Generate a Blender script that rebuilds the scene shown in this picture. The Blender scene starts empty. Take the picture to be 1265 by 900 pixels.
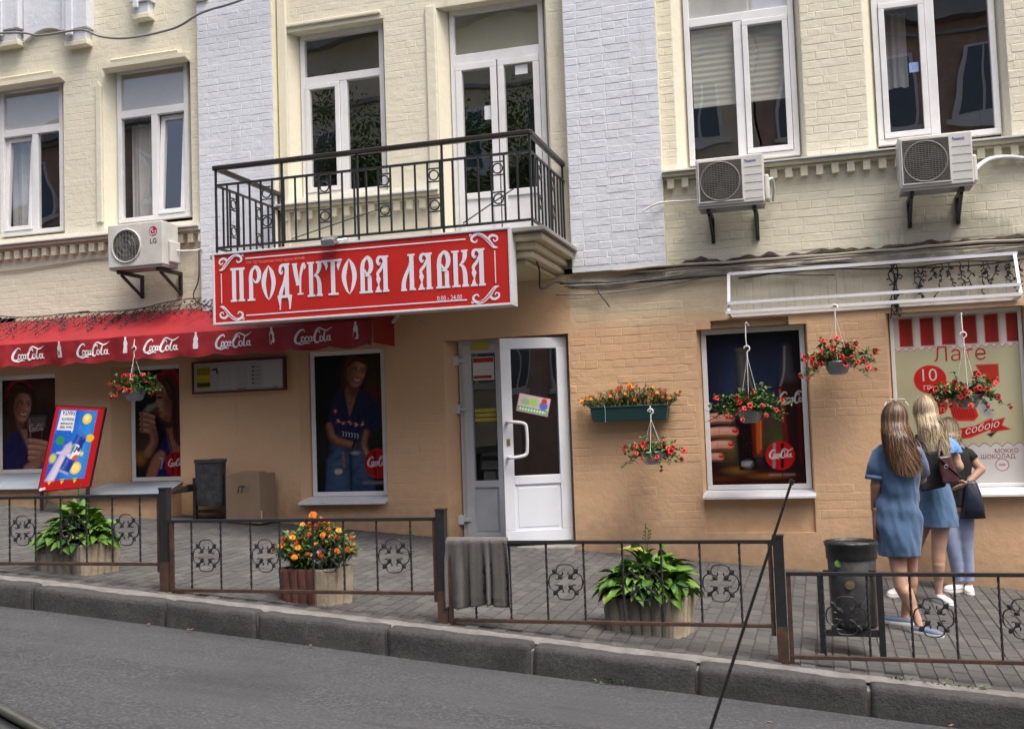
import bpy, bmesh, math, random
import numpy as np
from mathutils import Vector, Matrix, noise

rnd = random.Random(7)
SC = bpy.context.scene
COL = SC.collection
R = math.radians

# ------------------------------------------------------------------ camera
cam_d = bpy.data.cameras.new('camera')
cam = bpy.data.objects.new('camera', cam_d)
COL.objects.link(cam)
cam_d.sensor_width = 36.0
cam_d.lens = 1296.0 * 36.0 / 1265.0
cam_d.clip_start = 0.05
cam_d.clip_end = 600
# rows: camera right, camera down, camera forward, in world axes (X along the facade, Y into it, Z up)
CR = ((0.958894, 0.281616, -0.034840), (-0.049847, 0.046301, -0.997683), (-0.279351, 0.958409, 0.058435))
cam.matrix_world = Matrix(((CR[0][0], -CR[1][0], -CR[2][0], 0.0),
                           (CR[0][1], -CR[1][1], -CR[2][1], -10.5),
                           (CR[0][2], -CR[1][2], -CR[2][2], 1.70),
                           (0, 0, 0, 1)))
SC.camera = cam

# ------------------------------------------------------------------ sky, sun, exposure
SUN_EL, SUN_AZ = 64.0, 128.0        # degrees; azimuth is measured clockwise from +Y seen from above
world = bpy.data.worlds.new('World')
SC.world = world
world.use_nodes = True
wn = world.node_tree.nodes
wl = world.node_tree.links
wn.clear()
w_out = wn.new('ShaderNodeOutputWorld')
w_bg = wn.new('ShaderNodeBackground')
w_sky = wn.new('ShaderNodeTexSky')
w_sky.sky_type = 'NISHITA'
w_sky.sun_disc = False
w_sky.sun_elevation = R(SUN_EL)
w_sky.sun_rotation = R(SUN_AZ)
w_sky.air_density = 0.8
w_sky.dust_density = 7.0
w_sky.ozone_density = 0.6
w_bg.inputs['Strength'].default_value = 0.15
wl.new(w_sky.outputs[0], w_bg.inputs['Color'])
wl.new(w_bg.outputs[0], w_out.inputs['Surface'])
sun_d = bpy.data.lights.new('sun', 'SUN')
sun_d.energy = 1.5
sun_d.angle = R(24)
sun_d.color = (1.0, 0.98, 0.95)
sun = bpy.data.objects.new('sun', sun_d)
COL.objects.link(sun)
sdir = Vector((math.sin(R(SUN_AZ)) * math.cos(R(SUN_EL)), math.cos(R(SUN_AZ)) * math.cos(R(SUN_EL)), math.sin(R(SUN_EL))))
sun.rotation_euler = sdir.to_track_quat('Z', 'Y').to_euler()
sun.location = (0, -10, 30)
SC.view_settings.view_transform = 'Standard'
SC.view_settings.look = 'None'
SC.view_settings.exposure = 0.71
SC.view_settings.gamma = 1.0
SC.view_settings.use_curve_mapping = False
SC.render.engine = 'CYCLES'
SC.cycles.max_bounces = 6
SC.cycles.diffuse_bounces = 4
SC.cycles.glossy_bounces = 3
SC.cycles.transparent_max_bounces = 12
SC.cycles.caustics_reflective = False
SC.cycles.caustics_refractive = False

# ------------------------------------------------------------------ helpers
ORG = {}

def srgb(r, g, b):
    f = lambda c: (c / 255.0 / 12.92) if c / 255.0 <= 0.04045 else ((c / 255.0 + 0.055) / 1.055) ** 2.4
    return (f(r), f(g), f(b))

def put(o, parent=None):
    COL.objects.link(o)
    if parent is not None:
        o.parent = parent
        ORG[o] = ORG.get(parent, Vector((0, 0, 0)))
    return o

def tag(o, label=None, cat=None, group=None, kind=None):
    if label: o['label'] = label
    if cat: o['category'] = cat
    if group: o['group'] = group
    if kind: o['kind'] = kind
    return o

def thing(name, label, cat, loc, group=None):
    o = bpy.data.objects.new(name, None)
    COL.objects.link(o)
    o.empty_display_size = 0.1
    o.location = loc
    ORG[o] = Vector(loc)
    return tag(o, label, cat, group)

def part_node(name, parent, loc=None, label=None):
    """an Empty that groups the pieces of a part"""
    o = bpy.data.objects.new(name, None)
    COL.objects.link(o)
    o.empty_display_size = 0.1
    o.parent = parent
    ORG[o] = ORG[parent]
    if label: o['label'] = label
    return o

def copy_tree(o, parent=None):
    c = o.copy()
    COL.objects.link(c)
    if parent is not None: c.parent = parent
    for ch in o.children: copy_tree(ch, c)
    return c

def catmull(pts, n=6):
    pts = [tuple(p) for p in pts]
    if len(pts) < 3: return pts
    out = []
    P = [pts[0]] + pts + [pts[-1]]
    for i in range(1, len(P) - 2):
        a, b, c, d = P[i - 1], P[i], P[i + 1], P[i + 2]
        for k in range(n):
            t = k / n
            out.append(tuple(0.5 * (2 * b[j] + (c[j] - a[j]) * t + (2 * a[j] - 5 * b[j] + 4 * c[j] - d[j]) * t * t
                             + (3 * b[j] - a[j] - 3 * c[j] + d[j]) * t ** 3) for j in range(len(b))))
    out.append(pts[-1])
    return out

class MB:
    def __init__(s):
        s.v = []; s.f = []; s.m = []; s.mi = 0
    def add(s, vs, fs):
        o = len(s.v)
        s.v += [tuple(p) for p in vs]
        for f in fs:
            s.f.append(tuple(i + o for i in f)); s.m.append(s.mi)
        return s
    def quad(s, a, b, c, d): return s.add([a, b, c, d], [(0, 1, 2, 3)])
    def box(s, x0, x1, y0, y1, z0, z1):
        return s.add([(x0, y0, z0), (x1, y0, z0), (x1, y1, z0), (x0, y1, z0), (x0, y0, z1), (x1, y0, z1), (x1, y1, z1), (x0, y1, z1)],
                     [(0, 3, 2, 1), (4, 5, 6, 7), (0, 1, 5, 4), (1, 2, 6, 5), (2, 3, 7, 6), (3, 0, 4, 7)])
    def hexa(s, p):   # 8 points in box order
        return s.add(p, [(0, 3, 2, 1), (4, 5, 6, 7), (0, 1, 5, 4), (1, 2, 6, 5), (2, 3, 7, 6), (3, 0, 4, 7)])
    def bar(s, a, b, w, h=None, up=(0, 0, 1)):
        a, b = Vector(a), Vector(b); h = h or w
        d = (b - a).normalized(); u = Vector(up)
        if abs(d.dot(u)) > .95: u = Vector((0, 1, 0))
        sx = d.cross(u).normalized() * w / 2; sz = sx.cross(d).normalized() * h / 2
        return s.hexa([a - sx - sz, a + sx - sz, b + sx - sz, b - sx - sz, a - sx + sz, a + sx + sz, b + sx + sz, b - sx + sz])
    def tube(s, pts, r, n=6, cap=True, closed=False):
        pts = [Vector(p) for p in pts]; k = len(pts)
        rs = r if hasattr(r, '__len__') else [r] * k
        o = len(s.v); prev = None
        for i, p in enumerate(pts):
            if closed: d = pts[(i + 1) % k] - pts[i - 1]
            else: d = pts[min(i + 1, k - 1)] - pts[max(i - 1, 0)]
            if d.length < 1e-9: d = Vector((0, 0, 1))
            d.normalize()
            if prev is None:
                a = Vector((0, 0, 1)) if abs(d.z) < .9 else Vector((0, 1, 0))
                prev = d.cross(a).normalized()
            prev = (prev - d * prev.dot(d))
            if prev.length < 1e-6: prev = d.orthogonal()
            prev.normalize(); q = d.cross(prev)
            for j in range(n):
                t = 2 * math.pi * j / n
                s.v.append(tuple(p + (prev * math.cos(t) + q * math.sin(t)) * rs[i]))
        last = k if closed else k - 1
        for i in range(last):
            for j in range(n):
                a = o + i * n + j; b = o + i * n + (j + 1) % n
                c = o + ((i + 1) % k) * n + (j + 1) % n; d = o + ((i + 1) % k) * n + j
                s.f.append((a, b, c, d)); s.m.append(s.mi)
        if cap and not closed:
            s.f.append(tuple(o + j for j in reversed(range(n)))); s.m.append(s.mi)
            s.f.append(tuple(o + (k - 1) * n + j for j in range(n))); s.m.append(s.mi)
        return s
    def prism(s, poly, y0, y1):     # poly in (x, z), extruded along Y
        n = len(poly); o = len(s.v)
        s.v += [(x, y0, z) for x, z in poly] + [(x, y1, z) for x, z in poly]
        s.f.append(tuple(o + i for i in range(n))); s.m.append(s.mi)
        s.f.append(tuple(o + n + i for i in reversed(range(n)))); s.m.append(s.mi)
        for i in range(n):
            j = (i + 1) % n
            s.f.append((o + j, o + i, o + n + i, o + n + j)); s.m.append(s.mi)
        return s
    def prismx(s, poly, x0, x1):    # poly in (y, z), extruded along X
        n = len(poly); o = len(s.v)
        s.v += [(x0, y, z) for y, z in poly] + [(x1, y, z) for y, z in poly]
        s.f.append(tuple(o + i for i in range(n))); s.m.append(s.mi)
        s.f.append(tuple(o + n + i for i in reversed(range(n)))); s.m.append(s.mi)
        for i in range(n):
            j = (i + 1) % n
            s.f.append((o + j, o + i, o + n + i, o + n + j)); s.m.append(s.mi)
        return s
    def rings(s, rings, cap=True):   # list of equal-length point loops
        n = len(rings[0]); o = len(s.v)
        for r_ in rings: s.v += [tuple(p) for p in r_]
        for i in range(len(rings) - 1):
            for j in range(n):
                s.f.append((o + i * n + j, o + i * n + (j + 1) % n, o + (i + 1) * n + (j + 1) % n, o + (i + 1) * n + j)); s.m.append(s.mi)
        if cap:
            s.f.append(tuple(o + j for j in reversed(range(n)))); s.m.append(s.mi)
            s.f.append(tuple(o + (len(rings) - 1) * n + j for j in range(n))); s.m.append(s.mi)
        return s
    def lathe(s, prof, c=(0, 0, 0), n=20, cap=True):   # prof: (r, z)
        return s.rings([[(c[0] + r_ * math.cos(2 * math.pi * j / n), c[1] + r_ * math.sin(2 * math.pi * j / n), c[2] + z) for j in range(n)] for r_, z in prof], cap)
    def disc(s, c, r, n=24, y=None):     # facing -Y
        o = len(s.v)
        s.v += [(c[0] + r * math.cos(2 * math.pi * j / n), c[1], c[2] + r * math.sin(2 * math.pi * j / n)) for j in range(n)]
        s.f.append(tuple(o + j for j in range(n))); s.m.append(s.mi)
        return s
    def ribbon(s, pts, y, n=5):     # pts (x, z, w): a flat stroke facing -Y
        c = catmull(pts, n)
        o = len(s.v); k = len(c)
        for i in range(k):
            a = c[max(i - 1, 0)]; b = c[min(i + 1, k - 1)]
            dx, dz = b[0] - a[0], b[1] - a[1]; l = math.hypot(dx, dz) or 1
            nx, nz = -dz / l, dx / l; w = max(c[i][2], .0005) / 2
            s.v.append((c[i][0] + nx * w, y, c[i][1] + nz * w)); s.v.append((c[i][0] - nx * w, y, c[i][1] - nz * w))
        for i in range(k - 1):
            s.f.append((o + 2 * i, o + 2 * i + 1, o + 2 * i + 3, o + 2 * i + 2)); s.m.append(s.mi)
        return s
    def poly(s, pts, y):
        o = len(s.v)
        s.v += [(x, y, z) for x, z in pts]
        s.f.append(tuple(o + i for i in range(len(pts)))); s.m.append(s.mi)
        return s
    def mesh(s, name, mats, off=Vector((0, 0, 0)), smooth=False):
        me = bpy.data.meshes.new(name)
        me.from_pydata([(p[0] - off[0], p[1] - off[1], p[2] - off[2]) for p in s.v], [], s.f)
        for m in (mats if isinstance(mats, (list, tuple)) else [mats]): me.materials.append(m)
        if isinstance(mats, (list, tuple)): me.polygons.foreach_set('material_index', s.m)
        if smooth: me.polygons.foreach_set('use_smooth', [True] * len(me.polygons))
        me.update()
        return me
    def build(s, name, mats, parent=None, smooth=False, bevel=0, label=None, local=False):
        off = Vector((0, 0, 0)) if (local or parent is None) else ORG.get(parent, Vector((0, 0, 0)))
        me = s.mesh(name, mats, off, smooth)
        o = bpy.data.objects.new(name, me)
        put(o, parent)
        if bevel:
            b = o.modifiers.new('bevel', 'BEVEL'); b.width = bevel; b.segments = 2; b.limit_method = 'ANGLE'; b.angle_limit = R(40)
        if label: o['label'] = label
        return o

def build_each(mb, k, name, mats, parent, **kw):
    """one object for every k vertices that were added"""
    out = []
    for i in range(0, len(mb.v), k):
        m2 = MB(); m2.v = mb.v[i:i + k]
        for f, m in zip(mb.f, mb.m):
            if i <= f[0] < i + k: m2.f.append(tuple(q - i for q in f)); m2.m.append(m)
        out.append(m2.build(name, mats, parent, **kw))
    return out

def inst(name, me, parent, loc, rot=(0, 0, 0), scale=(1, 1, 1)):
    """a piece that shares mesh data; loc in world coordinates"""
    o = bpy.data.objects.new(name, me)
    put(o, parent)
    o.location = Vector(loc) - ORG.get(parent, Vector((0, 0, 0)))
    o.rotation_euler = rot
    o.scale = scale
    return o

def fixnormals(me):
    bm = bmesh.new(); bm.from_mesh(me)
    bmesh.ops.recalc_face_normals(bm, faces=bm.faces)
    bm.to_mesh(me); bm.free()

def rough_box(mb, x0, x1, y0, y1, z0, z1, n=(8, 3, 3), amp=.006, sc=6, rad=.015, seed=0, slope=None):
    """box with worn, uneven faces and softened edges"""
    bm = bmesh.new()
    bmesh.ops.create_cube(bm, size=1)
    bmesh.ops.subdivide_edges(bm, edges=[e for e in bm.edges if abs(e.verts[0].co.x - e.verts[1].co.x) > .5], cuts=n[0], use_grid_fill=True)
    bmesh.ops.subdivide_edges(bm, edges=[e for e in bm.edges if abs(e.verts[0].co.y - e.verts[1].co.y) > .5], cuts=n[1], use_grid_fill=True)
    bmesh.ops.subdivide_edges(bm, edges=[e for e in bm.edges if abs(e.verts[0].co.z - e.verts[1].co.z) > .5], cuts=n[2], use_grid_fill=True)
    c = Vector(((x0 + x1) / 2, (y0 + y1) / 2, (z0 + z1) / 2)); d = Vector((x1 - x0, y1 - y0, z1 - z0))
    vs = []
    for v in bm.verts:
        p = Vector((v.co.x * d.x, v.co.y * d.y, v.co.z * d.z))
        # round the edges: pull towards an inset box
        q = Vector([max(-d[i] / 2 + rad, min(d[i] / 2 - rad, p[i])) for i in range(3)])
        e = p - q
        if e.length > 1e-9: p = q + e.normalized() * min(rad, e.length)
        w = p + c
        k = noise.noise_vector(w * sc + Vector((seed, seed * 2, 0))) * amp + noise.noise_vector(w * sc * 4 + Vector((seed, 0, 3))) * amp * .4
        w = w + k
        if slope: w.z += slope(w.x) - slope(c.x)
        vs.append(w)
    bm.verts.index_update()
    mb.add(vs, [[v.index for v in f.verts] for f in bm.faces])
    bm.free()

# ------------------------------------------------------------------ materials
MATS = {}

def nodes_of(name):
    m = bpy.data.materials.new(name); m.use_nodes = True
    nt = m.node_tree
    return m, nt, nt.nodes['Principled BSDF']

def noise_node(nt, scale, detail=5, rough=.6, vec=None):
    n = nt.nodes.new('ShaderNodeTexNoise')
    n.inputs['Scale'].default_value = scale; n.inputs['Detail'].default_value = detail; n.inputs['Roughness'].default_value = rough
    if vec is not None: nt.links.new(vec, n.inputs['Vector'])
    return n

def mixcol(nt, fac, a, b, mode='MIX'):
    m = nt.nodes.new('ShaderNodeMix'); m.data_type = 'RGBA'; m.blend_type = mode
    for inp, v in ((m.inputs[0], fac), (m.inputs[6], a), (m.inputs[7], b)):
        if hasattr(v, 'links') or hasattr(v, 'is_linked'): nt.links.new(v, inp)
        elif isinstance(v, (int, float)): inp.default_value = v
        else: inp.default_value = (*v[:3], 1)
    return m.outputs[2]

def ramp(nt, fac, stops):
    r_ = nt.nodes.new('ShaderNodeValToRGB')
    el = r_.color_ramp.elements
    while len(el) < len(stops): el.new(.5)
    for e, (p, c) in zip(el, stops):
        e.position = p; e.color = (*(c if hasattr(c, '__len__') else (c, c, c)), 1)
    nt.links.new(fac, r_.inputs[0])
    return r_.outputs[0]

def M(name, col, rough=.7, var=.12, scale=3.0, bump=0., bscale=40., metal=0., spec=.5, dirt=None, dirt_amt=.3, dirt_scale=1.2, space='POS', stretch=None, coat=0, trans=0, sheen=0):
    if name in MATS: return MATS[name]
    m, nt, b = nodes_of(name)
    if space == 'POS':
        vec = nt.nodes.new('ShaderNodeNewGeometry').outputs['Position']
    else:
        vec = nt.nodes.new('ShaderNodeTexCoord').outputs['Object']
    if stretch:
        mp = nt.nodes.new('ShaderNodeMapping'); mp.inputs['Scale'].default_value = stretch
        nt.links.new(vec, mp.inputs['Vector']); vec = mp.outputs[0]
    lo = tuple(max(0, c * (1 - var)) for c in col); hi = tuple(min(1, c * (1 + var)) for c in col)
    n1 = noise_node(nt, scale, 6, .65, vec)
    c = ramp(nt, n1.outputs['Fac'], [(.3, lo), (.7, hi)])
    if dirt:
        n2 = noise_node(nt, dirt_scale, 8, .7, vec)
        f = ramp(nt, n2.outputs['Fac'], [(.48, 0), (.72, dirt_amt)])
        c = mixcol(nt, f, c, dirt)
    nt.links.new(c, b.inputs['Base Color'])
    b.inputs['Roughness'].default_value = rough
    b.inputs['Metallic'].default_value = metal
    b.inputs['Specular IOR Level'].default_value = spec
    if coat: b.inputs['Coat Weight'].default_value = coat
    if sheen: b.inputs['Sheen Weight'].default_value = sheen
    if trans:
        b.inputs['Subsurface Weight'].default_value = trans; b.inputs['Subsurface Radius'].default_value = (.01, .02, .005)
    if bump:
        n3 = noise_node(nt, bscale, 6, .7, vec)
        bp = nt.nodes.new('ShaderNodeBump'); bp.inputs['Strength'].default_value = min(1, bump); bp.inputs['Distance'].default_value = .01
        nt.links.new(n3.outputs['Fac'], bp.inputs['Height']); nt.links.new(bp.outputs[0], b.inputs['Normal'])
    MATS[name] = m
    return m

def glass_mat(name, ior=2.0, tint=(1, 1, 1), rough=0.0):
    if name in MATS: return MATS[name]
    m = bpy.data.materials.new(name); m.use_nodes = True; nt = m.node_tree; nt.nodes.clear()
    out = nt.nodes.new('ShaderNodeOutputMaterial'); mx = nt.nodes.new('ShaderNodeMixShader')
    fr = nt.nodes.new('ShaderNodeFresnel')
    tr = nt.nodes.new('ShaderNodeBsdfTransparent'); tr.inputs[0].default_value = (*tint, 1)
    gl = nt.nodes.new('ShaderNodeBsdfGlossy'); gl.inputs['Roughness'].default_value = rough
    # old panes are not perfectly flat
    geo = nt.nodes.new('ShaderNodeNewGeometry')
    mr = nt.nodes.new('ShaderNodeMapRange'); mr.inputs[3].default_value = ior; mr.inputs[4].default_value = 1 / ior   # a thin sheet reflects alike from both sides
    nt.links.new(geo.outputs['Backfacing'], mr.inputs[0]); nt.links.new(mr.outputs[0], fr.inputs['IOR'])
    nz = noise_node(nt, 1.3, 1, .4, geo.outputs['Position'])
    bp = nt.nodes.new('ShaderNodeBump'); bp.inputs['Strength'].default_value = .12; bp.inputs['Distance'].default_value = .05
    nt.links.new(nz.outputs['Fac'], bp.inputs['Height']); nt.links.new(bp.outputs[0], gl.inputs['Normal'])
    nt.links.new(fr.outputs[0], mx.inputs[0]); nt.links.new(tr.outputs[0], mx.inputs[1]); nt.links.new(gl.outputs[0], mx.inputs[2])
    nt.links.new(mx.outputs[0], out.inputs[0])
    MATS[name] = m
    return m

def paint_wall(name, col, col2=None, zmix=None, dirtcol=(.16, .12, .08), bump=.35, low=None, stain=None):
    """thick masonry paint: mottled, a little grimy, orange-peel relief; an older second colour may show above a ragged line"""
    m, nt, b = nodes_of(name)
    pos = nt.nodes.new('ShaderNodeNewGeometry').outputs['Position']
    n1 = noise_node(nt, 1.1, 8, .7, pos); n2 = noise_node(nt, 9, 5, .6, pos); n4 = noise_node(nt, .6, 6, .6, pos)
    sep = nt.nodes.new('ShaderNodeSeparateXYZ'); nt.links.new(pos, sep.inputs[0])
    base = col
    if col2:
        zmid, zw, xsplit, zmid_l = zmix
        add = nt.nodes.new('ShaderNodeMath'); add.operation = 'MULTIPLY_ADD'; add.inputs[1].default_value = .35; nt.links.new(n1.outputs['Fac'], add.inputs[0])
        nt.links.new(sep.outputs['Z'], add.inputs[2])
        rngr = nt.nodes.new('ShaderNodeMapRange'); nt.links.new(add.outputs[0], rngr.inputs[0])
        rngr.inputs[1].default_value = zmid - zw + .17; rngr.inputs[2].default_value = zmid + zw + .17
        gt = nt.nodes.new('ShaderNodeMath'); gt.operation = 'GREATER_THAN'; nt.links.new(sep.outputs['X'], gt.inputs[0]); gt.inputs[1].default_value = xsplit
        rng2 = nt.nodes.new('ShaderNodeMapRange'); nt.links.new(add.outputs[0], rng2.inputs[0])
        rng2.inputs[1].default_value = zmid_l - zw + .17; rng2.inputs[2].default_value = zmid_l + zw + .17
        mf = nt.nodes.new('ShaderNodeMix'); mf.data_type = 'FLOAT'
        nt.links.new(gt.outputs[0], mf.inputs[0]); nt.links.new(rng2.outputs[0], mf.inputs[2]); nt.links.new(rngr.outputs[0], mf.inputs[3])
        base = mixcol(nt, mf.outputs[0], col, col2)
    c = mixcol(nt, ramp(nt, n1.outputs['Fac'], [(.35, .0), (.75, .30)]), base, mixcol(nt, 1.0, base, (.80, .77, .72), 'MULTIPLY'))
    c = mixcol(nt, ramp(nt, n2.outputs['Fac'], [(.4, 0.), (.8, .18)]), c, mixcol(nt, 1.0, base, (1.12, 1.12, 1.12), 'MULTIPLY'))
    # grime in isolated patches and streaks
    mp = nt.nodes.new('ShaderNodeMapping'); mp.inputs['Scale'].default_value = (5, 5, .7); nt.links.new(pos, mp.inputs[0])
    n3 = noise_node(nt, 1.0, 9, .75, mp.outputs[0])
    c = mixcol(nt, ramp(nt, n3.outputs['Fac'], [(.60, 0), (.68, .16), (.80, .34)]), c, dirtcol)
    if stain:   # black mould where the condenser drips
        sx_, sz_, rx_, rz_ = stain
        d1 = nt.nodes.new('ShaderNodeMath'); d1.operation = 'MULTIPLY_ADD'; nt.links.new(sep.outputs['X'], d1.inputs[0]); d1.inputs[1].default_value = 1 / rx_; d1.inputs[2].default_value = -sx_ / rx_
        d2 = nt.nodes.new('ShaderNodeMath'); d2.operation = 'MULTIPLY_ADD'; nt.links.new(sep.outputs['Z'], d2.inputs[0]); d2.inputs[1].default_value = 1 / rz_; d2.inputs[2].default_value = -sz_ / rz_
        cb = nt.nodes.new('ShaderNodeCombineXYZ'); nt.links.new(d1.outputs[0], cb.inputs[0]); nt.links.new(d2.outputs[0], cb.inputs[1])
        ln = nt.nodes.new('ShaderNodeVectorMath'); ln.operation = 'LENGTH'; nt.links.new(cb.outputs[0], ln.inputs[0])
        ns = noise_node(nt, 7, 8, .8, mp.outputs[0]); sm = nt.nodes.new('ShaderNodeMath'); sm.operation = 'MULTIPLY_ADD'; sm.inputs[1].default_value = -2.0; nt.links.new(ns.outputs['Fac'], sm.inputs[0]); nt.links.new(ln.outputs['Value'], sm.inputs[2])
        c = mixcol(nt, ramp(nt, sm.outputs[0], [(.0, 0), (.001, 0)]) if False else ramp(nt, sm.outputs[0], [(.0, .42), (.5, .0)]), c, (.10, .095, .08))
    if low:   # splash dirt along the foot of the wall
        sl = nt.nodes.new('ShaderNodeMath'); sl.operation = 'MULTIPLY_ADD'; sl.inputs[1].default_value = .088
        nt.links.new(sep.outputs['X'], sl.inputs[0]); nt.links.new(sep.outputs['Z'], sl.inputs[2])
        a2 = nt.nodes.new('ShaderNodeMath'); a2.operation = 'MULTIPLY_ADD'; a2.inputs[1].default_value = .5
        nt.links.new(n2.outputs['Fac'], a2.inputs[0]); nt.links.new(sl.outputs[0], a2.inputs[2])
        mr = nt.nodes.new('ShaderNodeMapRange'); nt.links.new(a2.outputs[0], mr.inputs[0])
        mr.inputs[1].default_value = .212 + .72; mr.inputs[2].default_value = .212 + .22; mr.inputs[4].default_value = .55
        c = mixcol(nt, mr.outputs[0], c, low)
    if low:   # flaked spots down to the grey render
        nf = noise_node(nt, 2.6, 12, .72, pos)
        c = mixcol(nt, ramp(nt, nf.outputs['Fac'], [(.655, 0), (.665, .7)]), c, (.42, .35, .27))
        nk = noise_node(nt, 5.5, 10, .8, mp.outputs[0])
        c = mixcol(nt, ramp(nt, nk.outputs['Fac'], [(.66, 0), (.70, .45)]), c, (.17, .12, .08))
    nt.links.new(c, b.inputs['Base Color'])
    b.inputs['Roughness'].default_value = .75; b.inputs['Specular IOR Level'].default_value = .25
    nb = noise_node(nt, 55, 6, .7, pos); nb2 = noise_node(nt, 11, 4, .6, pos)
    bp = nt.nodes.new('ShaderNodeBump'); bp.inputs['Strength'].default_value = bump; bp.inputs['Distance'].default_value = .006
    bp2 = nt.nodes.new('ShaderNodeBump'); bp2.inputs['Strength'].default_value = bump; bp2.inputs['Distance'].default_value = .02
    nt.links.new(nb.outputs['Fac'], bp.inputs['Height']); nt.links.new(nb2.outputs['Fac'], bp2.inputs['Height'])
    nt.links.new(bp2.outputs[0], bp.inputs['Normal']); nt.links.new(bp.outputs[0], b.inputs['Normal'])
    MATS[name] = m
    return m

CREAM = paint_wall('cream masonry paint', (.73, .70, .56), stain=(1.28, 3.36, .42, .13))
WHITE = paint_wall('bluish white masonry paint', (.67, .705, .76))
OCHRE = paint_wall('ochre masonry paint', (.68, .45, .275), (.68, .58, .41), (2.74, .10, -2.42, 3.12), low=(.20, .14, .09))
PVC = M('white pvc', (.78, .79, .80), rough=.35, var=.04, scale=5, dirt=(.45, .43, .40), dirt_amt=.35)
TIN = M('painted tin flashing', (.66, .68, .70), rough=.4, var=.08, metal=.0, dirt=(.3, .28, .25), dirt_amt=.4)
GLASS = glass_mat('window glass', 3.0)
DARK = M('dark room', (.035, .033, .03), rough=.9)  # near black walls: the darkness of unlit rooms is put into the colour
BLACKIRON = M('black painted iron', (.018, .019, .022), rough=.42, var=.3, scale=20, bump=.2, bscale=90)
RUSTIRON = M('rusty brown iron', (.055, .030, .021), rough=.65, var=.4, scale=12, bump=.3, bscale=70, dirt=(.10, .045, .02), dirt_amt=.7, dirt_scale=6)
# ------------------------------------------------------------------ the setting: ground, road, kerb, pavement
SLOPE = .088
PZ = lambda x, y: .212 - SLOPE * x + .02 * y           # pavement surface
RZ = lambda x: -.024 - SLOPE * x                        # road surface
TILT = (math.atan(.02), math.atan(SLOPE), 0)

def asphalt():
    m, nt, b = nodes_of('asphalt')
    pos = nt.nodes.new('ShaderNodeNewGeometry').outputs['Position']
    n1 = noise_node(nt, 110, 3, .7, pos); n2 = noise_node(nt, .9, 8, .65, pos)
    mp = nt.nodes.new('ShaderNodeMapping'); mp.inputs['Scale'].default_value = (.5, 3.5, 1); nt.links.new(pos, mp.inputs[0])
    n3 = noise_node(nt, 1.6, 7, .7, mp.outputs[0]); n5 = noise_node(nt, 260, 2, .6, pos)
    n6 = noise_node(nt, 52, 2, .6, pos); n7 = noise_node(nt, 7, 6, .7, mp.outputs[0])
    c = ramp(nt, n6.outputs['Fac'], [(.34, (.020, .021, .024)), (.50, (.050, .053, .059)), (.66, (.130, .135, .145))])
    c = mixcol(nt, .35, c, ramp(nt, n1.outputs['Fac'], [(.25, (.026, .027, .030)), (.55, (.049, .051, .056)), (.8, (.11, .112, .118))]))
    c = mixcol(nt, ramp(nt, n7.outputs['Fac'], [(.62, 0), (.70, .75)]), c, (.020, .021, .023))
    c = mixcol(nt, ramp(nt, n2.outputs['Fac'], [(.40, .55), (.52, 0), (.64, .5)]), c, (.034, .036, .040))
    n8 = noise_node(nt, .35, 4, .6, mp.outputs[0]); c = mixcol(nt, ramp(nt, n8.outputs['Fac'], [(.42, 0), (.62, .5)]), c, (.085, .088, .094))
    c = mixcol(nt, ramp(nt, n3.outputs['Fac'], [(.6, 0), (.72, .6)]), c, (.032, .033, .036))
    vo = nt.nodes.new('ShaderNodeTexVoronoi'); vo.feature = 'DISTANCE_TO_EDGE'; vo.inputs['Scale'].default_value = .55
    dv = noise_node(nt, 2.5, 5, .6, pos); ad = nt.nodes.new('ShaderNodeVectorMath'); ad.operation = 'ADD'
    nt.links.new(pos, ad.inputs[0]); nt.links.new(dv.outputs['Color'], ad.inputs[1]); nt.links.new(ad.outputs[0], vo.inputs['Vector'])
    cr = ramp(nt, vo.outputs['Distance'], [(.0, .7), (.006, 0)])
    crm = nt.nodes.new('ShaderNodeMath'); crm.operation = 'MULTIPLY'; nt.links.new(cr, crm.inputs[0])
    nt.links.new(ramp(nt, n2.outputs['Fac'], [(.54, 0), (.60, 1)]), crm.inputs[1])
    c = mixcol(nt, crm.outputs[0], c, (.02, .02, .022))
    nt.links.new(c, b.inputs['Base Color']); b.inputs['Roughness'].default_value = .8; b.inputs['Specular IOR Level'].default_value = .3
    bp = nt.nodes.new('ShaderNodeBump'); bp.inputs['Strength'].default_value = .8; bp.inputs['Distance'].default_value = .006
    nt.links.new(n6.outputs['Fac'], bp.inputs['Height'])
    bp2 = nt.nodes.new('ShaderNodeBump'); bp2.inputs['Strength'].default_value = .6; bp2.inputs['Distance'].default_value = .03
    nt.links.new(n3.outputs['Fac'], bp2.inputs['Height']); nt.links.new(bp2.outputs[0], bp.inputs['Normal'])
    nt.links.new(bp.outputs[0], b.inputs['Normal'])
    return m

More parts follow.
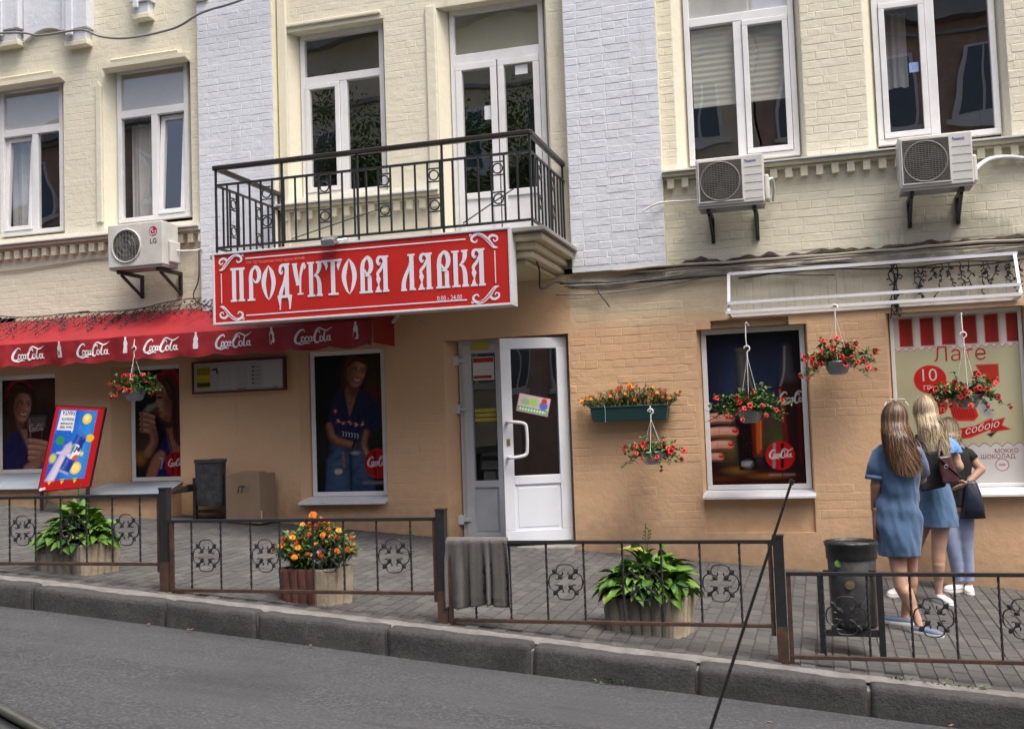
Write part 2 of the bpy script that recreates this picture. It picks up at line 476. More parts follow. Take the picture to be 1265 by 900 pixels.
EARTH = M('packed earth', (.10, .09, .075), rough=.95, bump=.4, bscale=8)
MORTAR = M('gritty joint sand', (.066, .063, .059), rough=.95, var=.3, scale=30, bump=.5, bscale=120)
PAVER = M('grey concrete paver', (.078, .0765, .076), rough=.85, var=.18, scale=2.2, bump=.35, bscale=110, dirt=(.05, .048, .046), dirt_amt=.6, dirt_scale=1.7)
PAVER2 = M('lighter concrete paver', (.096, .094, .091), rough=.85, var=.18, scale=2.2, bump=.35, bscale=110, dirt=(.06, .056, .052), dirt_amt=.5, dirt_scale=1.7)
GRANITE = M('worn granite kerb', (.052, .052, .053), rough=.85, var=.35, scale=38, bump=.8, bscale=70, dirt=(.026, .025, .025), dirt_amt=.85, dirt_scale=2.6)
CEMENT = M('cement bedding', (.17, .165, .16), rough=.9, var=.3, scale=9, bump=.5, bscale=60)

mb = MB(); mb.quad((-150, -150, RZ(-150) - .06), (150, -150, RZ(150) - .06), (150, 150, RZ(150) - .06), (-150, 150, RZ(-150) - .06))
tag(mb.build('ground', EARTH), kind='structure')
mb = MB()
xs = np.linspace(-40, 30, 141); ys = np.concatenate([np.linspace(-16.5, -9, 6), np.linspace(-8.5, -3.98, 24)])
for x in xs:
    for y in ys:
        n = noise.noise(Vector((x * .6, y * .9, 3))) * .010 + noise.noise(Vector((x * 2, y * 3, 9))) * .004
        mb.v.append((x, y, RZ(x) + .03 * (1 - math.exp((y + 3.98) * 1.2)) + n - (.006 if y < -4.1 else .012)))
k = len(ys)
for i in range(len(xs) - 1):
    for j in range(k - 1):
        mb.f.append((i * k + j, (i + 1) * k + j, (i + 1) * k + j + 1, i * k + j + 1)); mb.m.append(0)
road = tag(mb.build('road', asphalt(), smooth=True), kind='structure')

# far pavement on the camera's side of the street
mb = MB(); mb.hexa([(-40, -22, RZ(-40) - .1), (30, -22, RZ(30) - .1), (30, -16.4, RZ(30) - .1), (-40, -16.4, RZ(-40) - .1),
                    (-40, -22, RZ(-40) + .14), (30, -22, RZ(30) + .14), (30, -16.4, RZ(30) + .14), (-40, -16.4, RZ(-40) + .14)])
tag(mb.build('far_pavement', PAVER), kind='structure')

# near pavement: joint bed with individual pavers
mb = MB(); y0p, y1p = -3.80, .06
mb.hexa([(-14, y0p, PZ(-14, y0p) - .2), (6, y0p, PZ(6, y0p) - .2), (6, y1p, PZ(6, y1p) - .2), (-14, y1p, PZ(-14, y1p) - .2),
         (-14, y0p, PZ(-14, y0p) - .007), (6, y0p, PZ(6, y0p) - .007), (6, y1p, PZ(6, y1p) - .007), (-14, y1p, PZ(-14, y1p) - .007)])
pavement = tag(mb.build('pavement', MORTAR), kind='structure')
ORG[pavement] = Vector((0, 0, 0))

def paver_mesh(seed, mat):
    r_ = random.Random(seed); mb = MB(); w, l, h = .0487, .0987, .0
    out = [(-w, -l), (w, -l), (w, l), (-w, l)]
    t = [(x * (1 - .006 / w) + r_.uniform(-.0015, .0015), y * (1 - .006 / l) + r_.uniform(-.0015, .0015), r_.uniform(-.001, .0015)) for x, y in out]
    o = [(x, y, -.012) for x, y in out]
    mb.add(o + t, [(4, 5, 6, 7), (0, 1, 5, 4), (1, 2, 6, 5), (2, 3, 7, 6), (3, 0, 4, 7)])
    return mb.mesh('paver', mat)
pv = [paver_mesh(i, PAVER if i % 3 else PAVER2) for i in range(9)]
rest = MB(); npav = 0
cells = []
ci = 0
x = -9.6
while x < 3.2:
    y = -3.70 - (.1 if ci % 2 else 0)
    while y < -.1:
        cells.append((x, y)); y += .2
    x += .1; ci += 1
def pav_size(c): return -((c[0] - .3) ** 2 * .35 + (c[1] + 10.5) ** 2)
inview = [c for c in cells if -1.9 < c[0] < 1.75]
near = set(sorted(inview, key=pav_size, reverse=True)[:300])
for c in cells:
    if c[1] < -3.72: continue
    jz = rnd.uniform(-.002, .003); jr = rnd.uniform(-.02, .02)
    px_, py_ = c[0] + .05 + rnd.uniform(-.002, .002), c[1] + .1
    me = rnd.choice(pv)
    if c in near:
        o = inst('paver', me, pavement, (px_, py_, PZ(px_, py_) + jz), (TILT[0] + rnd.uniform(-.008, .008), TILT[1] + rnd.uniform(-.012, .012), jr))
    else:
        rest.mi = 1 if me.materials[0] == PAVER2 else 0
        ta, tb = rnd.uniform(-.008, .008), rnd.uniform(-.012, .012)
        vs = []
        for v in me.vertices:
            xx, yy, zz = v.co
            xr, yr = xx * math.cos(jr) - yy * math.sin(jr), xx * math.sin(jr) + yy * math.cos(jr)
            vs.append((px_ + xr, py_ + yr, PZ(px_ + xr, py_ + yr) + zz + jz + ta * yr + tb * xr))
        rest.add(vs, [tuple(p.vertices) for p in me.polygons])
o = rest.build('paver_field', [PAVER, PAVER2], pavement); o['kind'] = 'stuff'

# kerb of granite blocks and the cement strip behind it
kerb = MB(); kerb.hexa([(-14, -3.96, PZ(-14, -3.96) - .4), (6, -3.96, PZ(6, -3.96) - .4), (6, -3.79, PZ(6, -3.79) - .4), (-14, -3.79, PZ(-14, -3.79) - .4),
                        (-14, -3.96, PZ(-14, -3.96) - .03), (6, -3.96, PZ(6, -3.96) - .03), (6, -3.79, PZ(6, -3.79) - .03), (-14, -3.79, PZ(-14, -3.79) - .03)])
kerb = tag(kerb.build('kerb', CEMENT), kind='structure'); ORG[kerb] = Vector((0, 0, 0))
joints = [-9.6, -8.6, -7.62, -6.6, -5.67, -4.53, -3.80, -2.84, -1.84, -.80, .19, 1.22, 2.2, 3.3]
for i in range(len(joints) - 1):
    a, b_ = joints[i] + .008, joints[i + 1] - .008
    mb = MB(); dz = rnd.uniform(-.006, .008); dy = rnd.uniform(-.008, .008); xm = (a + b_) / 2
    zt = PZ(xm, -3.9) + dz + .004
    rough_box(mb, a, b_, -3.985 + dy, -3.835 + dy, zt - .36, zt, n=(26, 6, 9), amp=.010, sc=5, rad=.020, seed=i * 3.1, slope=lambda x: -SLOPE * x)
    mb.build('kerb_stone', GRANITE, kerb, smooth=True)
mb = MB(); n_ = 120
for i in range(n_ + 1):
    x = -9.6 + 13 * i / n_
    mb.v += [(x, -3.85 + rnd.uniform(-.01, .01), PZ(x, -3.85) - .01), (x, -3.80 + rnd.uniform(-.008, .008), PZ(x, -3.8) + .004 + rnd.uniform(-.002, .003)), (x, -3.715 + rnd.uniform(-.022, .01), PZ(x, -3.72) + .003)]
for i in range(n_):
    for j in range(2):
        mb.f.append((3 * i + j, 3 * i + 3 + j, 3 * i + 4 + j, 3 * i + 1 + j)); mb.m.append(0)
mb.build('cement_strip', CEMENT, kerb, smooth=True)

# ------------------------------------------------------------------ the brick building
bld = thing('brick_building', 'old painted brick street building, cream upper floor over an ochre shop front', 'building', (-3, 0, PZ(-3, 0)))

def wall_faces(mb, x0, x1, z0, z1, y, holes):
    """front face with openings and their (splayed) reveals. hole: (x0,x1,z0,z1, bx0,bx1, yb[, bz0, bz1])"""
    X = sorted({x0, x1} | {h[0] for h in holes} | {h[1] for h in holes}); Z = sorted({z0, z1} | {h[2] for h in holes} | {h[3] for h in holes})
    X = [v for v in X if x0 <= v <= x1]; Z = [v for v in Z if z0 <= v <= z1]
    for i in range(len(X) - 1):
        for j in range(len(Z) - 1):
            cx, cz = (X[i] + X[i + 1]) / 2, (Z[j] + Z[j + 1]) / 2
            if any(h[0] < cx < h[1] and h[2] < cz < h[3] for h in holes): continue
            mb.quad((X[i], y, Z[j]), (X[i + 1], y, Z[j]), (X[i + 1], y, Z[j + 1]), (X[i], y, Z[j + 1]))
    for h in holes:
        a, b, c, d, e, f, yb = h[:7]
        c2, d2 = (h[7], h[8]) if len(h) > 7 else (c, d)
        mb.quad((a, y, c), (a, y, d), (e, yb, d2), (e, yb, c2)); mb.quad((b, y, d), (b, y, c), (f, yb, c2), (f, yb, d2))
        mb.quad((a, y, d), (b, y, d), (f, yb, d2), (e, yb, d2)); mb.quad((b, y, c), (a, y, c), (e, yb, c2), (f, yb, c2))

H_W1 = (-9.74, -8.60, 4.20, 6.10, -9.62, -8.69, .15); H_W2 = (-8.04, -6.84, 4.20, 6.13, -7.91, -6.94, .15)
H_W3 = (-5.62, -4.42, 4.33, 6.25, -5.52, -4.49, .24); H_BD = (-3.80, -2.57, 3.50, 6.27, -3.70, -2.64, .24)
H_W5 = (-1.25, .0, 4.21, 6.9, -1.14, -.06, .15); H_W6 = (.58, 1.83, 4.21, 6.9, .67, 1.76, .15)
H_P1 = (-9.80, -8.76, 1.28, 2.53, -9.74, -8.82, .22); H_P2 = (-7.98, -7.05, 1.16, 2.56, -7.83, -7.12, .22)
H_P3 = (-5.53, -4.50, .96, 2.60, -5.44, -4.54, .15); H_D = (-3.81, -2.45, .30, 2.63, -3.72, -2.50, .24)
H_P4 = (-1.145, -.085, .96, 2.59, -1.11, -.11, .15); H_P4b = (-1.00, -.25, 2.59, 2.67, -1.00, -.25, .06)
H_P4l = (-1.14, -.09, .585, .95, -1.125, -.105, .035); H_P7 = (.64, 1.86, .93, 2.64, .675, 1.83, .15)

regions = []
def wall(name, x0, x1, z0, z1, y, holes, mat, rel, back=.6):
    mb = MB(); wall_faces(mb, x0, x1, z0, z1, y, holes)
    o = mb.build(name, mat, bld)
    regions.append((x0, x1, z0, z1, y, holes, mat, rel, o))
    return o
wall_ul = wall('wall', -12, -6.69, 3.16, 7.4, 0, [H_W1, H_W2], CREAM, lambda x, z: .5)
pil_l = wall('pilaster', -6.69, -5.73, 2.9, 7.4, -.08, [], WHITE, lambda x, z: .75)
wall_bay = wall('wall', -5.73, -2.36, 3.3, 7.4, .05, [H_W3, H_BD], CREAM, lambda x, z: .45)
pil_r = wall('pilaster', -2.36, -1.40, 3.24, 7.4, -.08, [], WHITE, lambda x, z: 1.1)
wall_ur = wall('wall', -1.40, 4.0, 3.24, 7.4, 0, [H_W5, H_W6], CREAM, lambda x, z: 1.0)
def rel_ground(x, z):
    if x < -5.5: return .28
    if x < -3.8: return .75 if z > .95 else .35
    if x < -2.42: return 0 if z > 2.6 else .3
    if x < -1.2: return 1.0 if z > 1.25 else (.5 if noise.noise(Vector((x * 2, z * 3, 1))) > .1 else .05)
    if x < -.08: return .25 if z > 2.66 else 0
    if z > 2.66: return .4
    return .6 if (z > 1.7 or (.75 < z < 1.05)) else .12
wall_g = wall('ground_floor_wall', -12, 4.0, -.9, 3.24, 0, [H_P1, H_P2, H_P3, H_D, H_P4, H_P4b, H_P4l, H_P7], OCHRE, rel_ground)
# sides of the pilasters and backs of recesses
mb = MB()
for (xa, xb), zz in (((-6.69, -5.73), 2.9), ((-2.36, -1.40), 3.24)):
    mb.quad((xb, -.08, zz), (xb, .05, zz), (xb, .05, 7.4), (xb, -.08, 7.4)); mb.quad((xa, .05, zz), (xa, -.08, zz), (xa, -.08, 7.4), (xa, .05, 7.4))
    mb.quad((xa, -.08, zz), (xa, .0, zz), (xb, .0, zz), (xb, -.08, zz))
build_each(mb, 12, 'pilaster_return', CREAM, bld)
mb = MB()
mb.quad((-1.0, .06, 2.59), (-.25, .06, 2.59), (-.25, .06, 2.67), (-1.0, .06, 2.67))
mb.quad((-1.13, .035, .585), (-.1, .035, .585), (-.1, .035, .95), (-1.13, .035, .95))
build_each(mb, 4, 'niche_back', OCHRE, bld)
mb = MB(); mb.box(-12, 4, 2.5, 9, -.9, 6.9); mb.build('building_core', DARK, bld)
mb = MB(); mb.box(-12, 4, .3, 9, 6.9, 7.4); mb.box(-12, 4, -.02, 9, 7.401, 14.0); mb.build('upper_storeys', CREAM, bld)
mb = MB(); mb.box(-30, -12.01, .2, 9, 0, 14.0); mb.build('party_wall', CREAM, bld); mb = MB(); mb.box(4.01, 22, .2, 9, -3, 14.0); mb.build('party_wall', CREAM, bld)

# bricks: the 300 that show largest as objects, the rest as one part
def brick_geo(l, h, d, r_, cx=0, cz=0):
    nx = 4 if l > .2 else 2
    g = .0038; vs = [(-l / 2, 0, -h / 2), (l / 2, 0, -h / 2), (l / 2, 0, h / 2), (-l / 2, 0, h / 2)]
    fs = []
    rows = []
    for j in range(3):
        row = []
        for i in range(nx + 1):
            x = -l / 2 + g + (l - 2 * g) * i / nx; z = -h / 2 + g + (h - 2 * g) * j / 2
            e = 1.0 if 0 < i < nx else .8
            vs.append((x + r_.uniform(-.003, .003), -d * e * r_.uniform(.75, 1.2), z + r_.uniform(-.0025, .0025))); row.append(len(vs) - 1)
        rows.append(row)
    for j in range(2):
        for i in range(nx): fs.append((rows[j][i], rows[j][i + 1], rows[j + 1][i + 1], rows[j + 1][i]))
    fs.append(tuple([0, 1] + list(reversed(rows[0])))); fs.append(tuple([2, 3] + rows[2]))
    fs.append((3, 0, rows[0][0], rows[1][0], rows[2][0])); fs.append((1, 2, rows[2][nx], rows[1][nx], rows[0][nx]))
    return [(x + cx, y, z + cz) for x, y, z in vs], fs

PITCH = .0805
blist = []
for ri, (x0, x1, z0, z1, y, holes, mat, rel, o) in enumerate(regions):
    row = int(z0 / PITCH) - 1
    while row * PITCH < z1:
        za = row * PITCH; zb = za + PITCH - .0055
        if za > z0 - .005 and zb < z1 + .005:
            header = (row % 3 == 1) if ri != 3 else (row % 2 == 1)
            L = .133 if header else .266
            xx = x0 + .004 - ((row % 2) * .07 if x1 - x0 > 2 else (.0 if row % 2 else .13)) - rnd.uniform(0, .02)
            while xx < x1:
                l = L * rnd.uniform(.94, 1.06)
                segs = [(max(xx, x0 + .004), min(xx + l, x1 - .004))]
                for h in holes:
                    if h[2] < zb and h[3] > za:
                        ns = []
                        for a, b in segs:
                            if b <= h[0] or a >= h[1]: ns.append((a, b))
                            else:
                                if a < h[0] - .03: ns.append((a, h[0] - .004))
                                if b > h[1] + .03: ns.append((h[1] + .004, b))
                        segs = ns
                for a, b in segs:
                    if b - a < .04: continue
                    cx, cz = (a + b) / 2, (za + zb) / 2
                    d = .0036 * rel(cx, cz) * rnd.uniform(.5, 1.2) * (1.0 if noise.noise(Vector((cx * 1.7, cz * 2.3, ri))) > -.25 else .45)
                    if rnd.random() < .12: d *= .35
                    if d > .0006: blist.append((b - a, zb - za, d, cx, cz + rnd.uniform(-.0016, .0016), y, ri))
                xx += l + .0055 * rnd.uniform(.6, 1.5)
        row += 1

def bscore(b):
    if not (-2.5 < b[3] < 1.85) or b[4] > 6.0 or b[4] < .6: return -9
    if b[0] < .1: return -5
    return b[0] * min(b[2], .004) * 100 + b[3] * .02
order = sorted(range(len(blist)), key=lambda i: bscore(blist[i]), reverse=True)
chosen = set(order[:300])
bmesh_cache = {}
rest = MB(); rmats = [CREAM, WHITE, OCHRE]
for i, (l, h, d, cx, cz, y, ri) in enumerate(blist):
    mat = regions[ri][6]
    if i in chosen:
        key = (mat.name, round(l * 25), rnd.randrange(3))
        if key not in bmesh_cache:
            vs, fs = brick_geo(1.0, 1.0, 1.0, random.Random(hash(key[1:]) % 999)) if False else brick_geo(key[1] / 25, PITCH - .0055, .0045, random.Random(key[1] * 10 + key[2]))
            m2 = MB(); m2.add(vs, fs); me = m2.mesh('brick', mat); bmesh_cache[key] = me
        inst('brick', bmesh_cache[key], regions[ri][8], (cx, y, cz), (0, rnd.uniform(-.006, .006), 0), (l / (key[1] / 25), d / .0045, 1))
    else:
        rest.mi = rmats.index(mat)
        vs, fs = brick_geo(l, h, d, rnd)
        rest.add([(x + cx, yy + y, z + cz) for x, yy, z in vs], fs)
o = rest.build('brickwork', rmats, bld); o['kind'] = 'stuff'

# soldier course of pale bricks over the right-hand windows
PALEW = paint_wall('old pale lintel paint', (.62, .585, .47))
x = -.775; k = 0
while x < 1.74:
    m2 = MB(); vs, fs = brick_geo(.345, .071, .004 * rnd.uniform(.3, 1.3), rnd); m2.add([(vz, vy_, vx) for vx, vy_, vz in vs], fs)
    m2.v = [(vx + x, vy_ - .0005, vz + 2.912) for vx, vy_, vz in m2.v]; m2.build('lintel_brick', PALEW, wall_g); x += .0785

# ledges with dentils
def ledge(x0, x1, ztop, zb, step, size, ys=0.):
    mb = MB()
    mb.prismx([(ys - .135, ztop - .035), (ys - .135, ztop - .020), (ys + .01, ztop + .012), (ys + .01, ztop - .035)], x0, x1)
    led = mb.build('ledge', TIN, bld)
    mb = MB(); mb.box(x0, x1, ys - .10, ys + .01, ztop - .075, ztop - .0365); mb.box(x0, x1, ys - .055, ys + .01, ztop - .10, ztop - .0765)
    mb.build('moulding', CREAM, led, bevel=.008)
    d = MB(); d.box(-size / 2, size / 2, -.035, .035, -.048, .048); me = d.mesh('dentil', CREAM)
    x = x0 + step * .5
    while x < x1:
        inst('dentil', me, led, (x, ys - .032, zb), (0, rnd.uniform(-.02, .02), 0), (rnd.uniform(.95, 1.05), 1, rnd.uniform(.95, 1.05))); x += step
    return led
ledge(-12, -6.695, 4.135, 3.982, .1342, .068)
ledge(-1.395, 4.0, 4.205, 4.065, .1435, .066)
ledge(-5.725, -3.80, 4.28, 4.13, .15, .07, .05)

# head mouldings over the left-hand windows
for (xa, xb, z) in ((-7.98, -6.84, 6.125), (-9.72, -8.57, 6.105)):
    mb = MB(); mb.prismx([(-.10, z - .03), (-.10, z + .02), (.0, z + .035), (.0, z - .06)], xa, xb); mb.prismx([(-.055, z + .036), (-.075, z + .07), (-.06, z + .085), (.0, z + .09), (0, z + .036)], xa + .1, xb - .12)
    mb.build('window_hood', CREAM, bld)
mb = MB(); mb.prism([(-8.13, 4.28), (-8.045, 4.28), (-8.045, 5.92), (-8.087, 5.99), (-8.13, 5.92)], -.028, .0); mb.build('jamb_strip', CREAM, bld, bevel=.012)
mb = MB(); mb.box(-5.71, -5.60, .005, .05, 3.6, 7.3); mb.box(-5.60, -4.45, .02, .05, 6.30, 6.345); mb.build('jamb_strip', CREAM, bld, bevel=.012)
mb = MB(); mb.box(-3.92, -3.805, .02, .05, 3.55, 6.3); mb.build('jamb_strip', CREAM, bld, bevel=.012)

# white corbels under the eaves, top left
for (cx, w, zb) in ((-9.35, .42, 6.55), (-8.33, .36, 6.42), (-7.42, .26, 6.62), (-10.4, .42, 6.55), (-6.62, .2, 6.72)):
    mb = MB(); mb.box(cx - w / 2, cx + w / 2, -.13, 0, zb + .20, 7.35); mb.box(cx - w * .38, cx + w * .38, -.10, 0, zb + .07, zb + .1985); mb.box(cx - w * .3, cx - w * .02, -.16, -.1315, zb + .12, 7.3)
    cb = mb.build('corbel', WHITE, bld, bevel=.01)
    mb = MB(); mb.box(cx - w * .45, cx + w * .45, -.115, 0, zb, zb + .0685); mb.build('corbel_foot', CREAM, cb, bevel=.01)
mb = MB()
arc = [(-9.12 + .66 * t / 12, 6.60 + .12 * math.sin(math.pi * t / 12)) for t in range(13)]
mb.prism(arc + [(-8.46, 7.3), (-9.12, 7.3)], -.06, 0); mb.build('arch_band', WHITE, bld)
# ------------------------------------------------------------------ windows
CURT = M('pale curtain cloth', (.62, .63, .62), rough=.9, var=.15, scale=3)
BLIND = M('grey green pleated blind', (.52, .54, .48), rough=.9, var=.05)
TOPBL = M('beige roller blind', (.60, .57, .48), rough=.9, var=.08)
SILLM = M('white tin sill', (.72, .74, .77), rough=.35, var=.06, dirt=(.35, .33, .3), dirt_amt=.4)
BOTTLE_GREEN = M('dull green leaf', (.035, .06, .022), rough=.6, var=.4, scale=20)

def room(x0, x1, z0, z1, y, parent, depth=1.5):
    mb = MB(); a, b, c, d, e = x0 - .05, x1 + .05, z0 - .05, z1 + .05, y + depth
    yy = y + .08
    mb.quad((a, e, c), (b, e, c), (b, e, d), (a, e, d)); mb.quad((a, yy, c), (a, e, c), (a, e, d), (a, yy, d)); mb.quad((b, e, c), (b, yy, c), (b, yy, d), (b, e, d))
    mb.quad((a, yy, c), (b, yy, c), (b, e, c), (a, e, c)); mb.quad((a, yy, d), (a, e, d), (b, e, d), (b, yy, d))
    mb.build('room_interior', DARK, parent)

def frame_rect(mb, x0, x1, z0, z1, w, y0, y1, shear=0.):
    """four mitre-less bars; shear tips the top inwards"""
    def q(xa, xb, za, zb):
        ya, yb = shear * (za - z0), shear * (zb - z0)
        mb.hexa([(xa, y0 + ya, za), (xb, y0 + ya, za), (xb, y1 + ya, za), (xa, y1 + ya, za), (xa, y0 + yb, zb), (xb, y0 + yb, zb), (xb, y1 + yb, zb), (xa, y1 + yb, zb)])
    q(x0, x1, z0, z0 + w); q(x0, x1, z1 - w, z1); q(x0, x0 + w, z0 + w, z1 - w); q(x1 - w, x1, z0 + w, z1 - w)

def pane(parent, x0, x1, z0, z1, y, shear=0., zb=None, mat=None):
    zb = z0 if zb is None else zb
    a, b = shear * (z0 - zb), shear * (z1 - zb)
    mb = MB(); mb.quad((x0, y + a, z0), (x1, y + a, z0), (x1, y + b, z1), (x0, y + b, z1))
    return mb.build('pane', mat or GLASS, parent)

def upper_window(x0, x1, z0, z1, y, tz, mx, sashes, label, top=None, mw=.085, fw=.055):
    """sashes: list of (side, shear) with side 0 left / 1 right"""
    mb = MB(); frame_rect(mb, x0, x1, z0, z1, fw, y, y + .07)
    mb.box(x0 + fw, x1 - fw, y + .002, y + .068, tz - .045, tz + .045)
    mb.box(mx - mw / 2, mx + mw / 2, y + .004, y + .066, z0 + fw, tz - .045)
    w = mb.build('window', PVC, bld, bevel=.006, label=label)
    pane(w, x0 + fw, x1 - fw, tz + .045, z1 - fw, y + .03)
    sd = dict(sashes)
    for side, (a, b) in enumerate(((x0 + fw, mx - mw / 2), (mx + mw / 2, x1 - fw))):
        if side in sd:
            sh = sd[side]; s_ = MB(); yb = y - .012
            frame_rect(s_, a + .004, b - .004, z0 + fw + .004, tz - .05, .055, yb, yb + .06, sh); s_.build('sash', PVC, w, bevel=.005)
            pane(w, a + .055, b - .055, z0 + fw + .055, tz - .105, yb + .03, sh, z0 + fw + .004)
        else:
            pane(w, a, b, z0 + fw, tz - .045, y + .03)
    if top:
        mb = MB(); mb.quad((x0 + fw, y + .05, tz + .045), (x1 - fw, y + .05, tz + .045), (x1 - fw, y + .05, z1 - fw), (x0 + fw, y + .05, z1 - fw)); mb.build('roller_blind', top, w)
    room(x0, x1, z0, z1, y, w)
    return w

w1 = upper_window(-9.62, -8.69, 4.25, 6.10, .09, 5.535, -9.10, [(0, .06)], 'narrow upper window with its left sash tipped inwards', TOPBL)
w2 = upper_window(-7.91, -6.94, 4.27, 6.13, .09, 5.575, -7.40, [(1, .075)], 'narrow upper window with its right sash tipped inwards', TOPBL)
w3 = upper_window(-5.52, -4.49, 4.36, 6.25, .19, 5.71, -4.99, [(0, 0)], 'upper window behind the balcony railing', None)
w5 = upper_window(-1.14, -.06, 4.26, 6.6, .09, 5.725, -.61, [(1, 0)], 'upper window with a half lowered pleated blind', CURT)
w6 = upper_window(.67, 1.76, 4.27, 6.6, .09, 5.70, 1.19, [(0, 0)], 'upper window right above the air conditioner', CURT)
def pleats(parent, x0, x1, z0, z1, y, mat, p=.030, horizontal=True):
    mb = MB(); n = int((z1 - z0) / p)
    vs = [(xx, y + (.005 if i % 2 else 0), z0 + p * i) for i in range(n + 1) for xx in (x0, x1)]
    mb.add(vs, [(2 * i, 2 * i + 1, 2 * i + 3, 2 * i + 2) for i in range(n)])
    mb.box(x0, x1, y - .004, y + .014, z0 - .022, z0)
    return mb.build('blind', mat, parent)
pleats(w5, -1.08, -.655, 4.885, 5.68, .165, BLIND); pleats(w5, -.565, -.12, 4.885, 5.68, .165, BLIND)
def curtain(parent, x0, x1, z0, z1, y, mat, amp=.03, f=40):
    mb = MB(); n = 30
    for i in range(n + 1):
        x = x0 + (x1 - x0) * i / n; yy = y + amp * math.sin(f * x) * .6 + amp * .4 * math.sin(f * 2.3 * x + 1)
        mb.v += [(x, yy, z0), (x, yy, z1)]
    mb.f = [(2 * i, 2 * i + 2, 2 * i + 3, 2 * i + 1) for i in range(n)]; mb.m = [0] * n
    return mb.build('curtain', mat, parent, smooth=True)
curtain(w2, -7.86, -7.5, 4.3, 5.5, .30, CURT); curtain(w1, -9.6, -9.3, 4.3, 5.5, .30, CURT); curtain(w6, .75, 1.0, 4.9, 5.65, .4, CURT)
# paper stickers on panes
STICK = M('blue sticker', (.25, .33, .62), rough=.5, var=.2, scale=40); PAPER = M('white paper', (.72, .74, .76), rough=.7, var=.08, scale=30)
mb = MB(); mb.quad((.985, .106, 4.95), (1.07, .106, 4.95), (1.07, .106, 5.045), (.985, .106, 5.045)); mb.build('sticker', STICK, w6)

# the balcony door
y = .19
mb = MB(); x0, x1, z0, z1 = -3.70, -2.64, 3.50, 6.27; fw = .055
frame_rect(mb, x0, x1, z0, z1, fw, y, y + .07); mb.box(x0 + fw, x1 - fw, y + .002, y + .068, 5.66, 5.77)
bd = mb.build('balcony_door', PVC, bld, bevel=.006, label='double glazed white balcony door')
pane(bd, x0 + fw, x1 - fw, 5.77, z1 - fw, y + .03)
for a, b in ((x0 + fw, -3.175), (-3.165, x1 - fw)):
    s_ = MB(); frame_rect(s_, a + .003, b - .003, z0 + .06, 5.655, .07, y - .015, y + .055); s_.box(a + .073, b - .073, y - .012, y + .05, 4.16, 4.23)
    s_.box(a + .073, b - .073, y + .005, y + .03, z0 + .13, 4.16); s_.build('door_leaf', PVC, bd, bevel=.005)
    pane(bd, a + .073, b - .073, 4.23, 5.585, y + .02)
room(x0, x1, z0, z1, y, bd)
mb = MB(); mb.quad((x0 + fw, y + .05, 5.77), (x1 - fw, y + .05, 5.77), (x1 - fw, y + .05, z1 - fw), (x0 + fw, y + .05, z1 - fw)); mb.build('roller_blind', M('olive blind', (.30, .30, .22), rough=.9), bd)
mb = MB(); mb.quad((-3.33, y + .012, 5.02), (-3.255, y + .012, 5.02), (-3.255, y + .012, 5.17), (-3.33, y + .012, 5.17)); mb.quad((-2.97, y + .012, 5.47), (-2.83, y + .012, 5.47), (-2.83, y + .012, 5.575), (-2.97, y + .012, 5.575)); build_each(mb, 4, 'paper_notice', PAPER, bd)

# ------------------------------------------------------------------ balcony
CONC = paint_wall('cream weathered concrete', (.58, .52, .36), dirtcol=(.10, .085, .06), bump=.6)
BX0, BX1, BY = -5.72, -2.44, -1.30
mb = MB(); mb.box(BX0 - .02, BX1 + .14, BY - .10, .05, 3.455, 3.50)
bal = mb.build('balcony', M('grey slab edge', (.30, .29, .27), rough=.8, var=.2, dirt=(.1, .09, .08), dirt_amt=.6), bld, bevel=.008)
# stepped moulded underside
mb = MB()
for i, (ins, za, zb) in enumerate(((.02, 3.385, 3.4535), (.10, 3.315, 3.3845), (.15, 3.245, 3.3145), (.23, 3.20, 3.2445))):
    mb.box(BX0 + ins, BX1 + .12 - ins, BY + ins * .9 - .06, .05, za, zb)
mb.build('balcony_soffit', CONC, bal, bevel=.018)
# iron railing
mb = MB()
mb.bar((BX0 - .03, BY, 4.39), (BX1 + .02, BY, 4.39), .055, .05); mb.bar((BX1, BY, 4.39), (BX1, .02, 4.39), .055, .05); mb.bar((BX0, BY, 4.39), (BX0, .02, 4.39), .055, .05)
build_each(mb, 8, 'handrail', M('dark brown handrail', (.022, .016, .014), rough=.4, var=.3), bal, bevel=.012)
mb = MB()
for z in (4.215, 3.58):
    mb.bar((BX0, BY, z), (BX1, BY, z), .022, .022); mb.bar((BX1, BY, z), (BX1, .04, z), .022, .022); mb.bar((BX0, BY, z), (BX0, .04, z), .022, .022)
build_each(mb, 8, 'railing_bar', BLACKIRON, bal)
for x, yy in ((BX0, BY), (-4.98, BY), (-4.17, BY), (-3.3, BY), (BX1, BY), (BX1, -.02), (BX0, -.02)):
    mb = MB(); mb.bar((x, yy, 3.50), (x, yy, 4.37), .019, .019); mb.build('railing_post', BLACKIRON, bal)
s_ = MB(); s_.bar((0, 0, 3.585), (0, 0, 4.21), .016, .016); bme = s_.mesh('baluster', BLACKIRON)
s_ = MB()
s_.tube([(.046 * math.cos(t), 0, .046 * math.sin(t)) for t in np.linspace(0, 2 * math.pi, 20, endpoint=False)], .0075, 5, closed=True)
s_.bar((-.06, 0, .062), (.06, 0, .062), .012, .012); s_.bar((-.06, 0, -.062), (.06, 0, -.062), .012, .012)
ring_me = s_.mesh('railing_ring', BLACKIRON)
step = .1215
n = int((BX1 - BX0) / step); pos_c = [-5.14, -4.54, -3.93, -3.34, -2.78]
for i in range(1, n):
    x = BX0 + (BX1 - BX0) * i / n
    inst('baluster', bme, bal, (x, BY, 0))
xsb = [BX0 + (BX1 - BX0) * i / n for i in range(1, n)]
